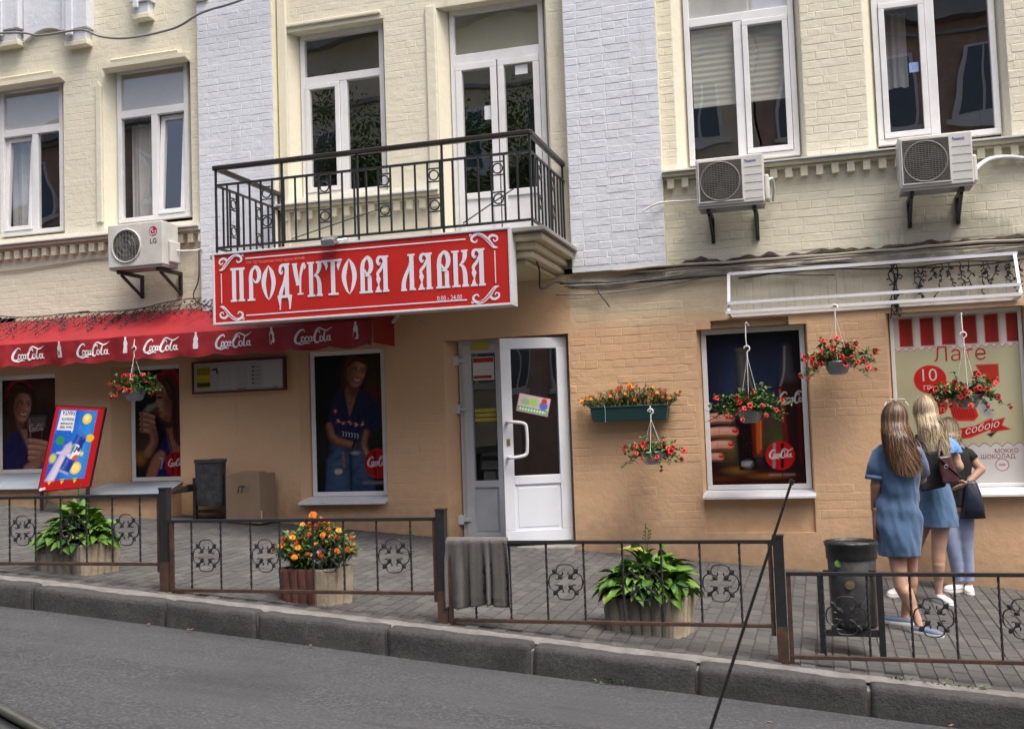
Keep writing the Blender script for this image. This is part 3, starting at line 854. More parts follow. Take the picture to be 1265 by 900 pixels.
for c in pos_c:
    k = min(range(len(xsb) - 1), key=lambda i: abs((xsb[i] + xsb[i + 1]) / 2 - c)); xm = (xsb[k] + xsb[k + 1]) / 2
    for z in (4.085, 3.80): inst('railing_ring', ring_me, bal, (xm, BY, z), (0, 0, 0), (1.0, 1, 1))
for xx in (BX0, BX1):
    m_ = 10
    for i in range(1, m_): inst('baluster', bme, bal, (xx, BY + (0 - BY) * i / m_, 0))
    for k in (2.5, 6.5):
        for z in (4.085, 3.80): inst('railing_ring', ring_me, bal, (xx, BY + (0 - BY) * k / m_, z), (0, 0, math.pi / 2), (1.0, 1, 1))
mb = MB(); mb.bar((-4.88, BY - .02, 3.60), (-4.13, BY + .7, 4.0), .01, .01); mb.bar((-3.10, BY - .02, 3.60), (-2.8, BY + .7, 4.05), .01, .01); build_each(mb, 8, 'stay_rod', BLACKIRON, bal)

# ------------------------------------------------------------------ flat prints painted as soft shapes
class Print:
    def __init__(s, w, h, res, bg):
        s.w, s.h = w, h; s.nx = int(w * res) + 1; s.ny = int(h * res) + 1
        gx, gy = np.meshgrid(np.linspace(0, w, s.nx), np.linspace(0, h, s.ny)); s.x, s.y = gx, gy
        s.gain = 1.0; s.c = np.ones((s.ny, s.nx, 3)) * np.array(srgb(*bg)); s.res = res
    def blend(s, a, col):
        a = np.clip(a, 0, 1)[..., None]; s.c = s.c * (1 - a) + np.array(srgb(*col)) * a; return s
    def soft(s, d, k): k = k or .8 / s.res; return np.clip(.5 - d / (2 * k), 0, 1)
    def ell(s, cx, cy, rx, ry, col, rot=0, k=None, op=1.):
        t = R(rot); dx, dy = s.x - cx, s.y - cy
        u = (dx * math.cos(t) + dy * math.sin(t)) / rx; v = (-dx * math.sin(t) + dy * math.cos(t)) / ry
        d = (np.sqrt(u * u + v * v) - 1) * min(rx, ry)
        return s.blend(s.soft(d, k) * op, col)
    def poly(s, pts, col, k=None, op=1.):
        d = np.full(s.x.shape, 1e9); inside = np.zeros(s.x.shape, bool); n = len(pts)
        for i in range(n):
            (ax, ay), (bx, by) = pts[i], pts[(i + 1) % n]
            ex, ey = bx - ax, by - ay; l2 = ex * ex + ey * ey + 1e-12
            t = np.clip(((s.x - ax) * ex + (s.y - ay) * ey) / l2, 0, 1)
            d = np.minimum(d, np.hypot(s.x - ax - t * ex, s.y - ay - t * ey))
            c = ((ay > s.y) != (by > s.y)) & (s.x < ex * (s.y - ay) / ((by - ay) if by != ay else 1e-9) + ax)
            inside ^= c
        return s.blend(s.soft(np.where(inside, -d, d), k) * op, col)
    def line(s, pts, w, col, k=None, op=1., n=5):
        pts = catmull(pts, n) if n else pts
        d = np.full(s.x.shape, 1e9)
        for i in range(len(pts) - 1):
            ax, ay = pts[i][:2]; bx, by = pts[i + 1][:2]
            wa = pts[i][2] if len(pts[i]) > 2 else w; wb = pts[i + 1][2] if len(pts[i + 1]) > 2 else w
            ex, ey = bx - ax, by - ay; l2 = ex * ex + ey * ey + 1e-12
            t = np.clip(((s.x - ax) * ex + (s.y - ay) * ey) / l2, 0, 1)
            d = np.minimum(d, np.hypot(s.x - ax - t * ex, s.y - ay - t * ey) - (wa + (wb - wa) * t) / 2)
        return s.blend(s.soft(d, k) * op, col)
    def rect(s, x0, x1, y0, y1, col, k=None, op=1.): return s.poly([(x0, y0), (x1, y0), (x1, y1), (x0, y1)], col, k, op)
    def grain(s, amt, sc, seed=0):
        r_ = np.random.RandomState(seed); n = np.zeros(s.x.shape)
        for o in range(4):
            q = r_.rand(int(s.h * sc * 2 ** o) + 3, int(s.w * sc * 2 ** o) + 3)
            fx, fy = s.x * sc * 2 ** o, s.y * sc * 2 ** o; ix, iy = fx.astype(int), fy.astype(int); tx, ty = fx - ix, fy - iy
            n += ((q[iy, ix] * (1 - tx) + q[iy, ix + 1] * tx) * (1 - ty) + (q[iy + 1, ix] * (1 - tx) + q[iy + 1, ix + 1] * tx) * ty - .5) / 2 ** o
        s.c = np.clip(s.c * (1 + amt * n[..., None]) * s.gain, 0, 1); return s
    def obj(s, name, mat, parent, P):
        """P(u, v) -> world point"""
        vs = [P(float(a), float(b)) for a, b in zip(s.x.ravel(), s.y.ravel())]
        idx = np.arange(s.nx * s.ny).reshape(s.ny, s.nx)
        fs = np.stack([idx[:-1, :-1], idx[:-1, 1:], idx[1:, 1:], idx[1:, :-1]], -1).reshape(-1, 4).tolist()
        off = ORG.get(parent, Vector((0, 0, 0)))
        me = bpy.data.meshes.new(name); me.from_pydata([tuple(Vector(p) - off) for p in vs], [], fs)
        at = me.color_attributes.new('print', 'FLOAT_COLOR', 'POINT')
        at.data.foreach_set('color', np.concatenate([s.c.reshape(-1, 3), np.ones((s.nx * s.ny, 1))], 1).astype(np.float32).ravel())
        me.materials.append(mat)
        o = bpy.data.objects.new(name, me); put(o, parent)
        return o

def print_mat(name, rough=.3, spec=.5):
    m, nt, b = nodes_of(name)
    a = nt.nodes.new('ShaderNodeAttribute'); a.attribute_name = 'print'
    nt.links.new(a.outputs['Color'], b.inputs['Base Color'])
    b.inputs['Roughness'].default_value = rough; b.inputs['Specular IOR Level'].default_value = spec
    return m
FILM = print_mat('glossy printed window film', .30, .18); MATTE = print_mat('printed sheet', .5, .2)

def cola_strokes():
    ring = lambda cx, cy, rx, ry, w: [(cx + rx * math.cos(t), cy + ry * math.sin(t), w * (1.0 if math.cos(t) < 0 else .7)) for t in np.linspace(0.3, 2 * math.pi + .3, 12)]
    return [
        [(.98, .98, .05), (.92, 1.14, .09), (.76, 1.2, .13), (.5, 1.02, .18), (.28, .68, .22), (.2, .34, .22), (.32, .08, .18), (.56, .06, .12), (.8, .28, .06)],
        [(.34, .07, .12), (.7, -.07, .13), (1.05, .04, .12), (1.42, -.03, .04)],
        ring(.84, .38, .12, .22, .12), [(1.24, .50, .09), (1.14, .6, .09), (1.02, .45, .13), (1.03, .22, .13), (1.17, .16, .09), (1.27, .28, .05)],
        ring(1.40, .37, .12, .2, .11), [(1.53, .60, .11), (1.50, .25, .12), (1.62, .18, .06)], [(1.60, .50, .09), (1.74, .53, .09)],
        [(2.22, .8, .05), (2.2, 1.0, .09), (2.06, 1.04, .13), (1.86, .84, .17), (1.74, .5, .2), (1.76, .18, .18), (1.94, .04, .14), (2.14, .2, .06)],
        [(1.80, .86, .06), (1.92, 1.1, .09), (2.18, 1.27, .11), (2.5, 1.14, .12), (2.76, 1.02, .11), (3.0, 1.12, .09), (3.3, 1.3, .03)],
        ring(2.30, .36, .12, .22, .12), [(2.74, .98, .06), (2.66, .9, .10), (2.55, .5, .14), (2.54, .2, .13), (2.66, .14, .08), (2.78, .3, .05)],
        ring(2.92, .36, .12, .2, .11), [(3.06, .60, .12), (3.02, .25, .12), (3.2, .16, .05)],
    ]
COLA = cola_strokes()
def cola_on(pr, x, y, w, col=(232, 232, 235), rot=0):
    s = w / 3.2; c, n_ = math.cos(R(rot)), math.sin(R(rot))
    for st in COLA:
        pr.line([(x + (u * c - v * n_) * s, y + (u * n_ + v * c) * s, max(q * s, .006)) for u, v, q in st], 0, col, n=3)

def shop_window(name, h, z0, label, fw=.05, sill=None, y=None):
    x0, x1, z1 = h[4], h[5], h[3]
    y = h[6] - .05
    mb = MB(); frame_rect(mb, x0, x1, z0, z1, fw, y, y + .07)
    return mb.build('shop_window', PVC, bld, bevel=.006, label=label), (x0 + fw, x1 - fw, z0 + fw, z1 - fw, y + .012)

def put_print(pr, w, rect, name='poster', mat=None):
    a, b, c, d, y = rect
    return pr.obj(name, mat or FILM, w, lambda u, v: (a + (b - a) * u / pr.w, y, c + (d - c) * v / pr.h))

def sill(parent, x0, x1, ztop, yb, yf):
    mb = MB(); mb.prismx([(yf, ztop - .075), (yf, ztop - .055), (yf + .008, ztop - .05), (yb, ztop), (yb, ztop - .02), (yf + .03, ztop - .07)], x0, x1)
    return mb.build('window_sill', SILLM, parent)

SKIN = (150, 100, 82)
pr_r = random.Random(77)
def lerp3(a, b, t): return tuple(a[i] + (b[i] - a[i]) * t for i in range(3))
def strands(p, paths, n, col_a, col_b, w=.006, jit=.02, op=.7):
    """hair: many fine strokes between two guide lines"""
    A, B = paths
    for k in range(n):
        t = pr_r.random(); pts = [(a[0] + (b[0] - a[0]) * t + pr_r.uniform(-jit, jit) * .5, a[1] + (b[1] - a[1]) * t + pr_r.uniform(-jit, jit) * .5) for a, b in zip(A, B)]
        p.line(pts, w * pr_r.uniform(.5, 1.3), lerp3(col_a, col_b, pr_r.random()), k=.004, op=op, n=3)
def folds(p, pts, n, L, col, op=.35):
    for k in range(n):
        x = pr_r.uniform(pts[0], pts[1]); y = pr_r.uniform(pts[2], pts[3]); a = pr_r.uniform(-.7, .7) + pts[4]
        p.line([(x, y), (x + L * .5 * math.cos(a) + .01, y + L * .5 * math.sin(a)), (x + L * math.cos(a), y + L * math.sin(a))], pr_r.uniform(.006, .02), col if k % 3 else tuple(min(255, c * 1.9 + 14) for c in col), k=.014, op=op, n=3)
def face(p, cx, cy, s, rot, base=(186, 128, 100), dirn=1):
    """three-quarter portrait turned to the right (dirn 1); s: half the head height"""
    c, n_ = math.cos(R(rot)), math.sin(R(rot)); T = lambda u, v: (cx + s * (dirn * u * c - v * n_), cy + s * (dirn * u * n_ + v * c))
    def E(u, v, a, b, col, k=None, op=1., r2=0): x, y = T(u, v); p.ell(x, y, a * s, b * s, col, rot=(rot + r2) if dirn > 0 else -(-rot + r2), k=k and k * s, op=op)
    def Ln(pts, w, col, k=None, op=1.): p.line([T(*q) for q in pts], w * s, col, k=k and k * s, op=op, n=4)
    dark = lerp3(base, (60, 26, 18), .55); lite = lerp3(base, (255, 226, 200), .45); mid = lerp3(base, (90, 40, 30), .3)
    E(-.05, -.95, .36, .55, dark, .1); E(0, .02, .68, .95, base, .05); E(.05, -.42, .50, .52, base, .06); E(-.46, .0, .34, .85, dark, .30, .85); E(.30, .45, .30, .26, lite, .28, .7); E(.36, -.12, .20, .16, lite, .18, .75); E(-.10, -.18, .20, .18, lerp3(base, (220, 110, 90), .5), .2, .5); E(.10, -.78, .22, .12, lite, .14, .5)
    for u in (-.12, .44): E(u, .20, .20, .13, mid, .10, .8); E(u + .01, .17, .12, .055, (236, 226, 218), .03, .85); E(u + .03, .17, .062, .062, (44, 28, 22), .02); Ln([(u - .13, .20), (u, .245), (u + .13, .19)], .045, (36, 20, 16), .02); Ln([(u - .17, .36), (u + .0, .42), (u + .17, .36)], .07, (66, 38, 26), .04, .85)
    Ln([(.20, .20), (.25, -.05), (.32, -.16)], .06, mid, .06, .6); E(.25, -.17, .12, .075, base, .04); E(.28, -.13, .05, .06, lite, .05, .9); E(.18, -.23, .05, .03, dark, .02, .8); E(.32, -.23, .04, .025, dark, .02, .8)
    Ln([(-.12, -.42), (.16, -.53), (.44, -.40)], .17, (150, 52, 52), .03); Ln([(-.06, -.43), (.16, -.50), (.38, -.41)], .085, (240, 232, 226), .02); Ln([(-.18, -.38), (-.14, -.44)], .05, dark, .04, .7); E(.16, -.66, .20, .05, dark, .06, .55)
def fingers(p, rows, base=(180, 126, 102), nail=None):
    for (x0, y0, x1, y1, w) in rows:
        dk = lerp3(base, (70, 30, 24), .6); lt = lerp3(base, (255, 226, 206), .5); mx, my = (x0 + x1) / 2, (y0 + y1) / 2 + w * .12
        p.line([(x0, y0 - w * .22), (mx, my - w * .22), (x1, y1 - w * .18)], w * 1.02, dk, k=.008, n=4); p.line([(x0, y0), (mx, my), (x1, y1)], w * .9, base, k=.006, n=4); p.line([(x0, y0 + w * .2), (mx, my + w * .2), (x1 - .01, y1 + w * .18)], w * .3, lt, k=w * .25, op=.7, n=4)
        p.line([(mx, my - w * .3), (mx + w * .06, my + w * .34)], w * .07, dk, k=.004, op=.5, n=0)
        if nail: p.ell(x1 + w * .12, y1 + w * .06, w * .40, w * .30, nail, k=.003); p.ell(x1 + w * .04, y1 + w * .18, w * .16, w * .06, (250, 190, 186), k=.004, op=.8)
# P1: woman in blue raising a glass
w, rc = shop_window('', H_P1, 1.33, 'shop window showing a smiling woman in blue holding a glass')
p = Print(rc[1] - rc[0], rc[3] - rc[2], 210, (22, 18, 22)); W_, H_ = p.w, p.h
p.ell(.64, .88, .2, .24, (86, 54, 36), k=.12); p.ell(.60, .62, .12, .16, (40, 30, 40), k=.1); p.ell(.10, .55, .14, .3, (64, 56, 50), k=.14); p.ell(.74, .35, .1, .2, (46, 34, 30), k=.1)
p.ell(.25, .80, .21, .29, (40, 22, 17), k=.04); p.poly([(.02, 0), (.03, .32), (.16, .47), (.36, .43), (.58, .38), (.7, .2), (.72, 0)], (34, 32, 86), k=.02); folds(p, (.06, .6, .02, .36, 1.2), 40, .12, (18, 17, 50)); p.poly([(.24, .50), (.38, .48), (.43, .12)], (160, 110, 88), k=.015); p.line([(.26, .48), (.42, .13)], .01, (24, 22, 60), k=.006)
face(p, .295, .76, .185, -6); strands(p, ([(.10, .95), (.08, .75), (.10, .48)], [(.20, 1.0), (.15, .76), (.20, .45)]), 70, (34, 18, 12), (110, 64, 40)); strands(p, ([(.16, 1.0), (.28, 1.02), (.40, .94)], [(.14, .92), (.26, .95), (.38, .92)]), 40, (34, 18, 12), (104, 60, 38)); strands(p, ([(.40, .98), (.45, .80), (.44, .56)], [(.46, .94), (.49, .78), (.50, .6)]), 40, (30, 16, 12), (86, 50, 32))
p.line([(.06, .90), (.13, 1.05), (.30, 1.10), (.43, 1.0)], .055, (126, 20, 28), k=.01); p.line([(.10, 1.0), (.2, 1.075), (.32, 1.085)], .014, (180, 50, 54), k=.01)
p.poly([(.38, .14), (.60, .14), (.64, .62), (.36, .62)], (54, 20, 16), k=.01); p.poly([(.37, .50), (.63, .50), (.64, .64), (.36, .64)], (126, 116, 112), k=.02, op=.6); p.line([(.40, .60), (.42, .2)], .016, (190, 150, 140), k=.012, op=.6); p.line([(.59, .60), (.57, .2)], .012, (150, 70, 50), k=.012, op=.7); cola_on(p, .385, .46, .22, (196, 180, 174))
fingers(p, [(.66, .30 - .068 * i, .40, .345 - .070 * i, .064) for i in range(4)]); p.line([(.36, .0), (.50, .08), (.66, .2)], .11, (160, 110, 90), k=.02); p.line([(.35, .02), (.85, .05)], .02, (170, 165, 160), k=.03, op=.6); p.gain = .74; p.grain(.22, 30, 1)
put_print(p, w, rc)
# P2: woman in profile drinking
w, rc = shop_window('', H_P2, 1.20, 'shop window showing a woman in profile drinking from a glass')
p = Print(rc[1] - rc[0], rc[3] - rc[2], 220, (20, 17, 22)); W_, H_ = p.w, p.h
p.ell(.10, .35, .12, .2, (74, 54, 38), k=.08); p.ell(.06, .22, .07, .07, (150, 104, 34), k=.04); p.ell(.12, 1.1, .12, .14, (44, 34, 40), k=.1)
p.poly([(.28, 0), (.31, .32), (.42, .50), (.62, .52), (.62, 0)], (38, 34, 96), k=.015); folds(p, (.30, .56, .03, .42, 1.3), 30, .12, (18, 16, 54)); p.poly([(.42, .56), (.56, .58), (.62, .3), (.50, .14)], (150, 102, 80), k=.02); p.line([(.44, .5), (.52, .17)], .012, (26, 22, 64), k=.008)
p.ell(.48, .98, .2, .28, (52, 28, 20), k=.03); p.line([(.52, .96), (.60, .75), (.61, .42)], .13, (50, 28, 20), k=.02)
prof = [(.30, 1.12), (.42, 1.14), (.54, 1.0), (.52, .78), (.46, .64), (.40, .655), (.352, .685), (.334, .715), (.348, .738), (.325, .752), (.334, .768), (.315, .785), (.334, .806), (.272, .850), (.282, .868), (.305, .925), (.285, .97)]
p.poly(prof, (188, 134, 108), k=.008); p.ell(.47, .82, .10, .20, (116, 68, 52), k=.08, op=.75); p.ell(.335, .86, .035, .06, (224, 172, 144), k=.035, op=.8); p.ell(.37, .77, .05, .05, (214, 130, 112), k=.05, op=.5); p.ell(.335, 1.04, .05, .06, (218, 166, 138), k=.05, op=.7); p.ell(.41, .68, .06, .03, (104, 58, 46), k=.03, op=.8)
p.ell(.335, .925, .034, .020, (120, 72, 56), k=.014); p.line([(.305, .925), (.335, .935), (.368, .92)], .010, (34, 18, 14), k=.003); p.ell(.325, .922, .010, .008, (30, 18, 16)); p.line([(.29, .972), (.33, .985), (.38, .972)], .014, (66, 38, 28), k=.006); p.line([(.322, .755), (.35, .752), (.365, .745)], .014, (146, 50, 52), k=.004); p.ell(.30, .845, .012, .006, (100, 54, 44), k=.005)
strands(p, ([(.36, 1.17), (.50, 1.02), (.50, .74), (.52, .45)], [(.50, 1.20), (.61, 1.0), (.62, .75), (.62, .38)]), 130, (32, 17, 12), (122, 70, 44), w=.007); strands(p, ([(.31, 1.12), (.40, 1.05), (.46, .90)], [(.40, 1.16), (.48, 1.05), (.52, .9)]), 50, (40, 22, 14), (110, 64, 40)); p.line([(.34, 1.17), (.5, 1.24), (.61, 1.08)], .085, (146, 16, 28), k=.010); p.line([(.37, 1.20), (.5, 1.255), (.6, 1.12)], .016, (200, 50, 56), k=.01)
p.poly([(.10, .62), (.27, .69), (.33, .80), (.17, .87), (.07, .74)], (94, 74, 74), k=.010); p.poly([(.10, .62), (.25, .67), (.29, .76), (.09, .75)], (70, 20, 20), k=.015); p.ell(.22, .82, .10, .035, (176, 166, 166), rot=22, k=.012, op=.7); p.line([(.12, .68), (.20, .83)], .008, (210, 190, 186), k=.006, op=.6)
fingers(p, [(.25, .70 - .062 * i, .08, .745 - .062 * i, .052) for i in range(4)], nail=(150, 22, 34)); p.line([(.22, .58), (.25, .42), (.16, .28)], .10, (164, 112, 90), k=.02); p.line([(.24, .55), (.28, .42), (.22, .3)], .03, (100, 60, 48), k=.02, op=.7); p.line([(.2, .0), (.28, .18), (.34, .24)], .13, (164, 112, 90), k=.02)
p.ell(.54, .14, .145, .145, (180, 22, 30)); p.line([(.50, .02), (.50, .26)], .022, (60, 20, 22), k=.008); p.line([(.57, .02), (.57, .26)], .022, (60, 20, 22), k=.008); cola_on(p, .43, .12, .22); p.line([(.34, .1), (.36, .2), (.32, .22)], .02, (150, 160, 190), k=.008); p.gain = .74; p.grain(.22, 30, 2)
put_print(p, w, rc)
# P3: seated woman in a blue shirt and jeans
w, rc = shop_window('', H_P3, .995, 'shop window showing a seated woman in a blue shirt and torn jeans')
sill(w, -5.52, -4.50, .995, .12, -.10)
p = Print(rc[1] - rc[0], rc[3] - rc[2], 210, (16, 15, 20)); W_, H_ = p.w, p.h
p.ell(.72, 1.15, .14, .4, (66, 58, 28), k=.1); p.ell(.70, 1.02, .08, .12, (104, 20, 24), k=.05); p.ell(.72, .7, .1, .2, (48, 44, 36), k=.08); p.ell(.08, .5, .1, .2, (36, 32, 32), k=.08); p.ell(.12, 1.2, .1, .2, (26, 24, 32), k=.1)
p.ell(.46, 1.30, .18, .21, (46, 28, 20), k=.03)
p.poly([(.30, 1.16), (.46, 1.10), (.58, 1.12), (.74, .98), (.78, .72), (.62, .58), (.58, .44), (.16, .46), (.14, .72), (.20, 1.0)], (36, 42, 84), k=.015); folds(p, (.18, .70, .48, 1.02, 1.1), 60, .14, (18, 20, 46), .45); p.poly([(.34, 1.18), (.46, 1.14), (.53, 1.12), (.41, .80)], (158, 108, 84), k=.012); p.ell(.45, 1.10, .06, .05, (96, 60, 46), k=.04, op=.8); p.line([(.34, 1.15), (.41, .81), (.52, 1.10)], .012, (24, 26, 56), k=.005); p.line([(.36, 1.13), (.41, .95), (.49, 1.1)], .005, (70, 40, 30))
face(p, .50, 1.295, .158, -10, (174, 120, 94)); strands(p, ([(.44, 1.46), (.37, 1.34), (.38, 1.14)], [(.40, 1.42), (.33, 1.28), (.33, 1.10)]), 60, (34, 20, 14), (112, 72, 48)); strands(p, ([(.38, 1.40), (.48, 1.475), (.60, 1.44)], [(.42, 1.38), (.50, 1.43), (.60, 1.40)]), 50, (38, 22, 16), (116, 74, 48))
p.ell(.24, .885, .026, .03, (176, 60, 68)); p.ell(.24, .885, .012, .014, (220, 190, 190))
for i, c in enumerate(((190, 60, 62), (200, 80, 70), (180, 50, 70), (205, 90, 80), (185, 60, 60))):
    for q in range(5): p.ell(.27 + .07 * i + pr_r.uniform(-.02, .02), .775 - .012 * (i % 2) - .01 * i + pr_r.uniform(-.016, .016), .014, .010, c if q % 2 else (222, 180, 170), rot=40 * q, k=.005)
for i in range(6): p.line([(.32 + .035 * i, .66 - .006 * i), (.335 + .035 * i, .64 - .006 * i), (.325 + .035 * i, .61 - .006 * i)], .010, (196, 200, 214), k=.003)
p.poly([(.10, .0), (.12, .36), (.24, .46), (.42, .44), (.46, .0)], (52, 78, 110), k=.015); p.poly([(.40, .0), (.40, .42), (.52, .46), (.66, .34), (.70, .0)], (46, 70, 102), k=.015); p.ell(.27, .3, .08, .2, (92, 122, 156), k=.07, op=.6); p.ell(.54, .3, .08, .16, (84, 112, 146), k=.07, op=.6); folds(p, (.14, .64, .02, .40, .2), 50, .08, (24, 38, 58), .5); p.line([(.41, .02), (.41, .4)], .02, (22, 30, 46), k=.012)
p.ell(.26, .22, .05, .035, (176, 160, 148), k=.008)
for i in range(5): p.line([(.22, .205 + .008 * i), (.30, .207 + .008 * i)], .003, (220, 220, 220), n=0)
p.ell(.47, .42, .05, .02, (160, 170, 184), k=.01)
p.line([(.16, .72), (.22, .57), (.44, .50)], .09, (110, 70, 54), k=.012); p.line([(.165, .73), (.23, .585), (.44, .515)], .060, (168, 116, 90), k=.015); p.line([(.61, .64), (.58, .50), (.64, .34)], .08, (106, 66, 52), k=.012); p.line([(.60, .64), (.575, .50), (.63, .36)], .05, (160, 110, 86), k=.015); p.line([(.44, .48), (.475, .56)], .03, (30, 24, 26), k=.006)
fingers(p, [(.57 + .012 * i, .47 - .028 * i, .66 + .01 * i, .37 - .032 * i, .028) for i in range(4)], (170, 120, 96)); p.line([(.32, .42), (.33, .28)], .03, (150, 104, 84), k=.01); p.line([(.56, .09), (.80, .09)], .03, (120, 118, 124), k=.015); p.ell(.74, .30, .165, .165, (182, 20, 28)); p.line([(.70, .18), (.70, .42)], .02, (70, 20, 22), k=.008); cola_on(p, .60, .27, .27); p.gain = .70; p.grain(.25, 30, 3)
put_print(p, w, rc)
# P4: hand on a glass, bottles
w, rc = shop_window('', H_P4, .995, 'shop window showing a hand with red nails around a cola glass')
sill(w, -1.14, -.075, .995, .12, -.10)
p = Print(rc[1] - rc[0], rc[3] - rc[2], 210, (15, 15, 24)); W_, H_ = p.w, p.h
for (x, y, a, b, c) in ((.28, 1.0, .22, .32, (40, 52, 82)), (.62, .95, .1, .35, (30, 44, 70)), (.68, .42, .10, .10, (70, 92, 34)), (.20, .38, .12, .12, (104, 90, 44)), (.6, .6, .08, .12, (76, 64, 42)), (.5, 1.25, .12, .1, (30, 30, 52)), (.10, 1.2, .08, .12, (22, 28, 50))): p.ell(x, y, a, b, c, k=.13)
p.poly([(.0, 0), (.9, 0), (.9, .14), (.0, .20)], (52, 22, 18), k=.04); p.ell(.26, .14, .10, .03, (130, 98, 44), k=.03); p.ell(.55, .08, .14, .02, (138, 80, 34), k=.02); p.ell(.12, .06, .1, .02, (92, 44, 26), k=.02)
p.poly([(.29, 1.36), (.39, 1.36), (.41, 1.1), (.47, .85), (.49, .2), (.25, .2), (.25, .85)], (44, 44, 50), k=.03); p.poly([(.31, 1.3), (.36, 1.3), (.37, 1.0), (.33, .9)], (104, 104, 102), k=.03, op=.7); p.line([(.385, 1.3), (.40, 1.08), (.45, .86)], .012, (130, 130, 130), k=.015, op=.6); p.ell(.34, 1.33, .055, .02, (96, 90, 80), k=.01)
p.poly([(.25, .68), (.42, .68), (.44, .14), (.27, .14)], (24, 11, 13), k=.012); p.poly([(.41, .68), (.52, .68), (.50, .28), (.42, .28)], (126, 46, 16), k=.02); p.line([(.47, .64), (.46, .32)], .02, (206, 94, 34), k=.02); p.line([(.495, .62), (.485, .34)], .008, (236, 150, 80), k=.008, op=.7); p.line([(.43, .64), (.43, .3)], .012, (60, 18, 12), k=.01); p.line([(.26, .69), (.34, .702), (.42, .69)], .010, (160, 160, 170), k=.008); p.ell(.35, .20, .045, .035, (150, 150, 156), k=.02, op=.6)
for i in range(7): p.line([(.33 + .012 * (i - 3), .185), (.345 + .016 * (i - 3), .225)], .006, (200, 200, 204), k=.006, op=.7, n=0)
for i in range(26): p.ell(pr_r.uniform(.27, .42), pr_r.uniform(.3, .66), .004, .005, (86, 60, 60), k=.004, op=.7)
p.poly([(.735, 1.36), (.80, 1.36), (.82, 1.12), (.885, .95), (.885, .12), (.70, .12), (.70, .60), (.665, .95), (.72, 1.12)], (42, 20, 22), k=.012); p.poly([(.74, 1.36), (.80, 1.36), (.82, 1.1), (.86, 1.0), (.70, 1.0)], (50, 52, 56), k=.03); p.line([(.755, 1.34), (.74, 1.1), (.70, .96)], .010, (150, 152, 156), k=.012, op=.7); p.line([(.70, .9), (.72, .62), (.735, .2)], .03, (124, 32, 24), k=.02); p.line([(.69, .92), (.712, .62)], .008, (210, 120, 100), k=.008, op=.6); p.line([(.87, .9), (.86, .2)], .02, (96, 24, 20), k=.02); cola_on(p, .665, .78, .30, (190, 192, 196))
fingers(p, [(-.06, .655, .20, .665, .088), (-.06, .52, .235, .528, .084), (-.06, .385, .19, .397, .080), (-.06, .27, .09, .282, .070)], (212, 150, 128), nail=(198, 26, 34))
p.ell(.0, .78, .025, .04, (220, 220, 224)); p.ell(.665, .275, .14, .14, (196, 24, 32)); p.line([(.60, .165), (.615, .385)], .026, (150, 140, 142), k=.006); p.line([(.68, .165), (.69, .385)], .028, (40, 14, 16), k=.006); cola_on(p, .552, .25, .225)
for i in range(22): p.line([(.55 + .0115 * i, .084), (.552 + .0115 * i, .097)], .005, (170, 170, 174), k=.003, op=.8 if i != 11 else 0, n=0)
p.gain = .78; p.grain(.18, 30, 4)
put_print(p, w, rc)
# P7: coffee advert
w, rc = shop_window('', H_P7, .985, 'shop window with a pale green coffee advert under a red striped awning print', fw=.035)
sill(w, .65, 1.86, .985, .12, -.10)
p = Print(rc[1] - rc[0], rc[3] - rc[2], 190, (176, 173, 142)); W_, H_ = p.w, p.h
p.ell(.55, .9, .5, .6, (186, 182, 150), k=.3); p.rect(0, W_, 0, .33, (196, 194, 192))
n = 11
for i in range(n):
    p.ell(.05 + i * W_ / n, .335, .052, .03, (196, 194, 192)); p.line([(.0 + i * W_ / n, .335), (.05 + i * W_ / n, .368), (.10 + i * W_ / n, .335)], .006, (120, 40, 40))
for i in range(16): p.ell(.03 + i * W_ / 15.5, H_ - .30, .034, .03, (214, 206, 200)); p.line([(.0 + i * W_ / 15.5, H_ - .30), (.033 + i * W_ / 15.5, H_ - .328), (.066 + i * W_ / 15.5, H_ - .30)], .006, (150, 40, 40))
p.rect(0, W_, H_ - .30, H_, (206, 198, 194))
for i in range(6): p.rect(.05 + i * .187, .17 + i * .187, H_ - .285, H_ - .02, (160, 32, 30) if i != 5 else (150, 34, 32)); p.rect(.10 + i * .187, .17 + i * .187, H_ - .285, H_ - .02, (104, 44, 28), k=.03, op=.7)
RD = (184, 36, 34)
p.ell(.30, .98, .145, .135, (192, 38, 32)); 
p.poly([(.41, .96), (.63, .92), (.705, .62), (.66, .575), (.52, .58), (.475, .62)], (196, 44, 34), k=.006)
for i in range(9): p.line([(.425 + .023 * i, .93), (.492 + .0215 * i, .61)], .009, (110, 22, 20), n=0)
p.poly([(.60, .92), (.68, .94), (.84, .68), (.80, .60), (.74, .64)], (176, 176, 180), k=.01); p.poly([(.72, .78), (.78, .72), (.82, .64), (.80, .61), (.74, .65)], (120, 120, 126), k=.03, op=.7); p.poly([(.70, 1.10), (.90, 1.10), (.90, .93), (.80, .90)], (178, 52, 40), k=.006)
p.poly([(.46, .50), (.66, .53), (.82, .60), (.80, .49), (.62, .42), (.45, .40)], (188, 34, 36), k=.006); p.poly([(.78, .565), (.93, .60), (.90, .53), (.98, .49), (.80, .465)], (176, 30, 32), k=.006); p.poly([(.76, .45), (.86, .48), (.80, .42)], (50, 20, 20), k=.006)
for t in range(16): a = 2 * math.pi * t / 16; p.ell(.37 + .055 * math.cos(a), .72 + .055 * math.sin(a), .018, .018, (170, 36, 32), k=.006)
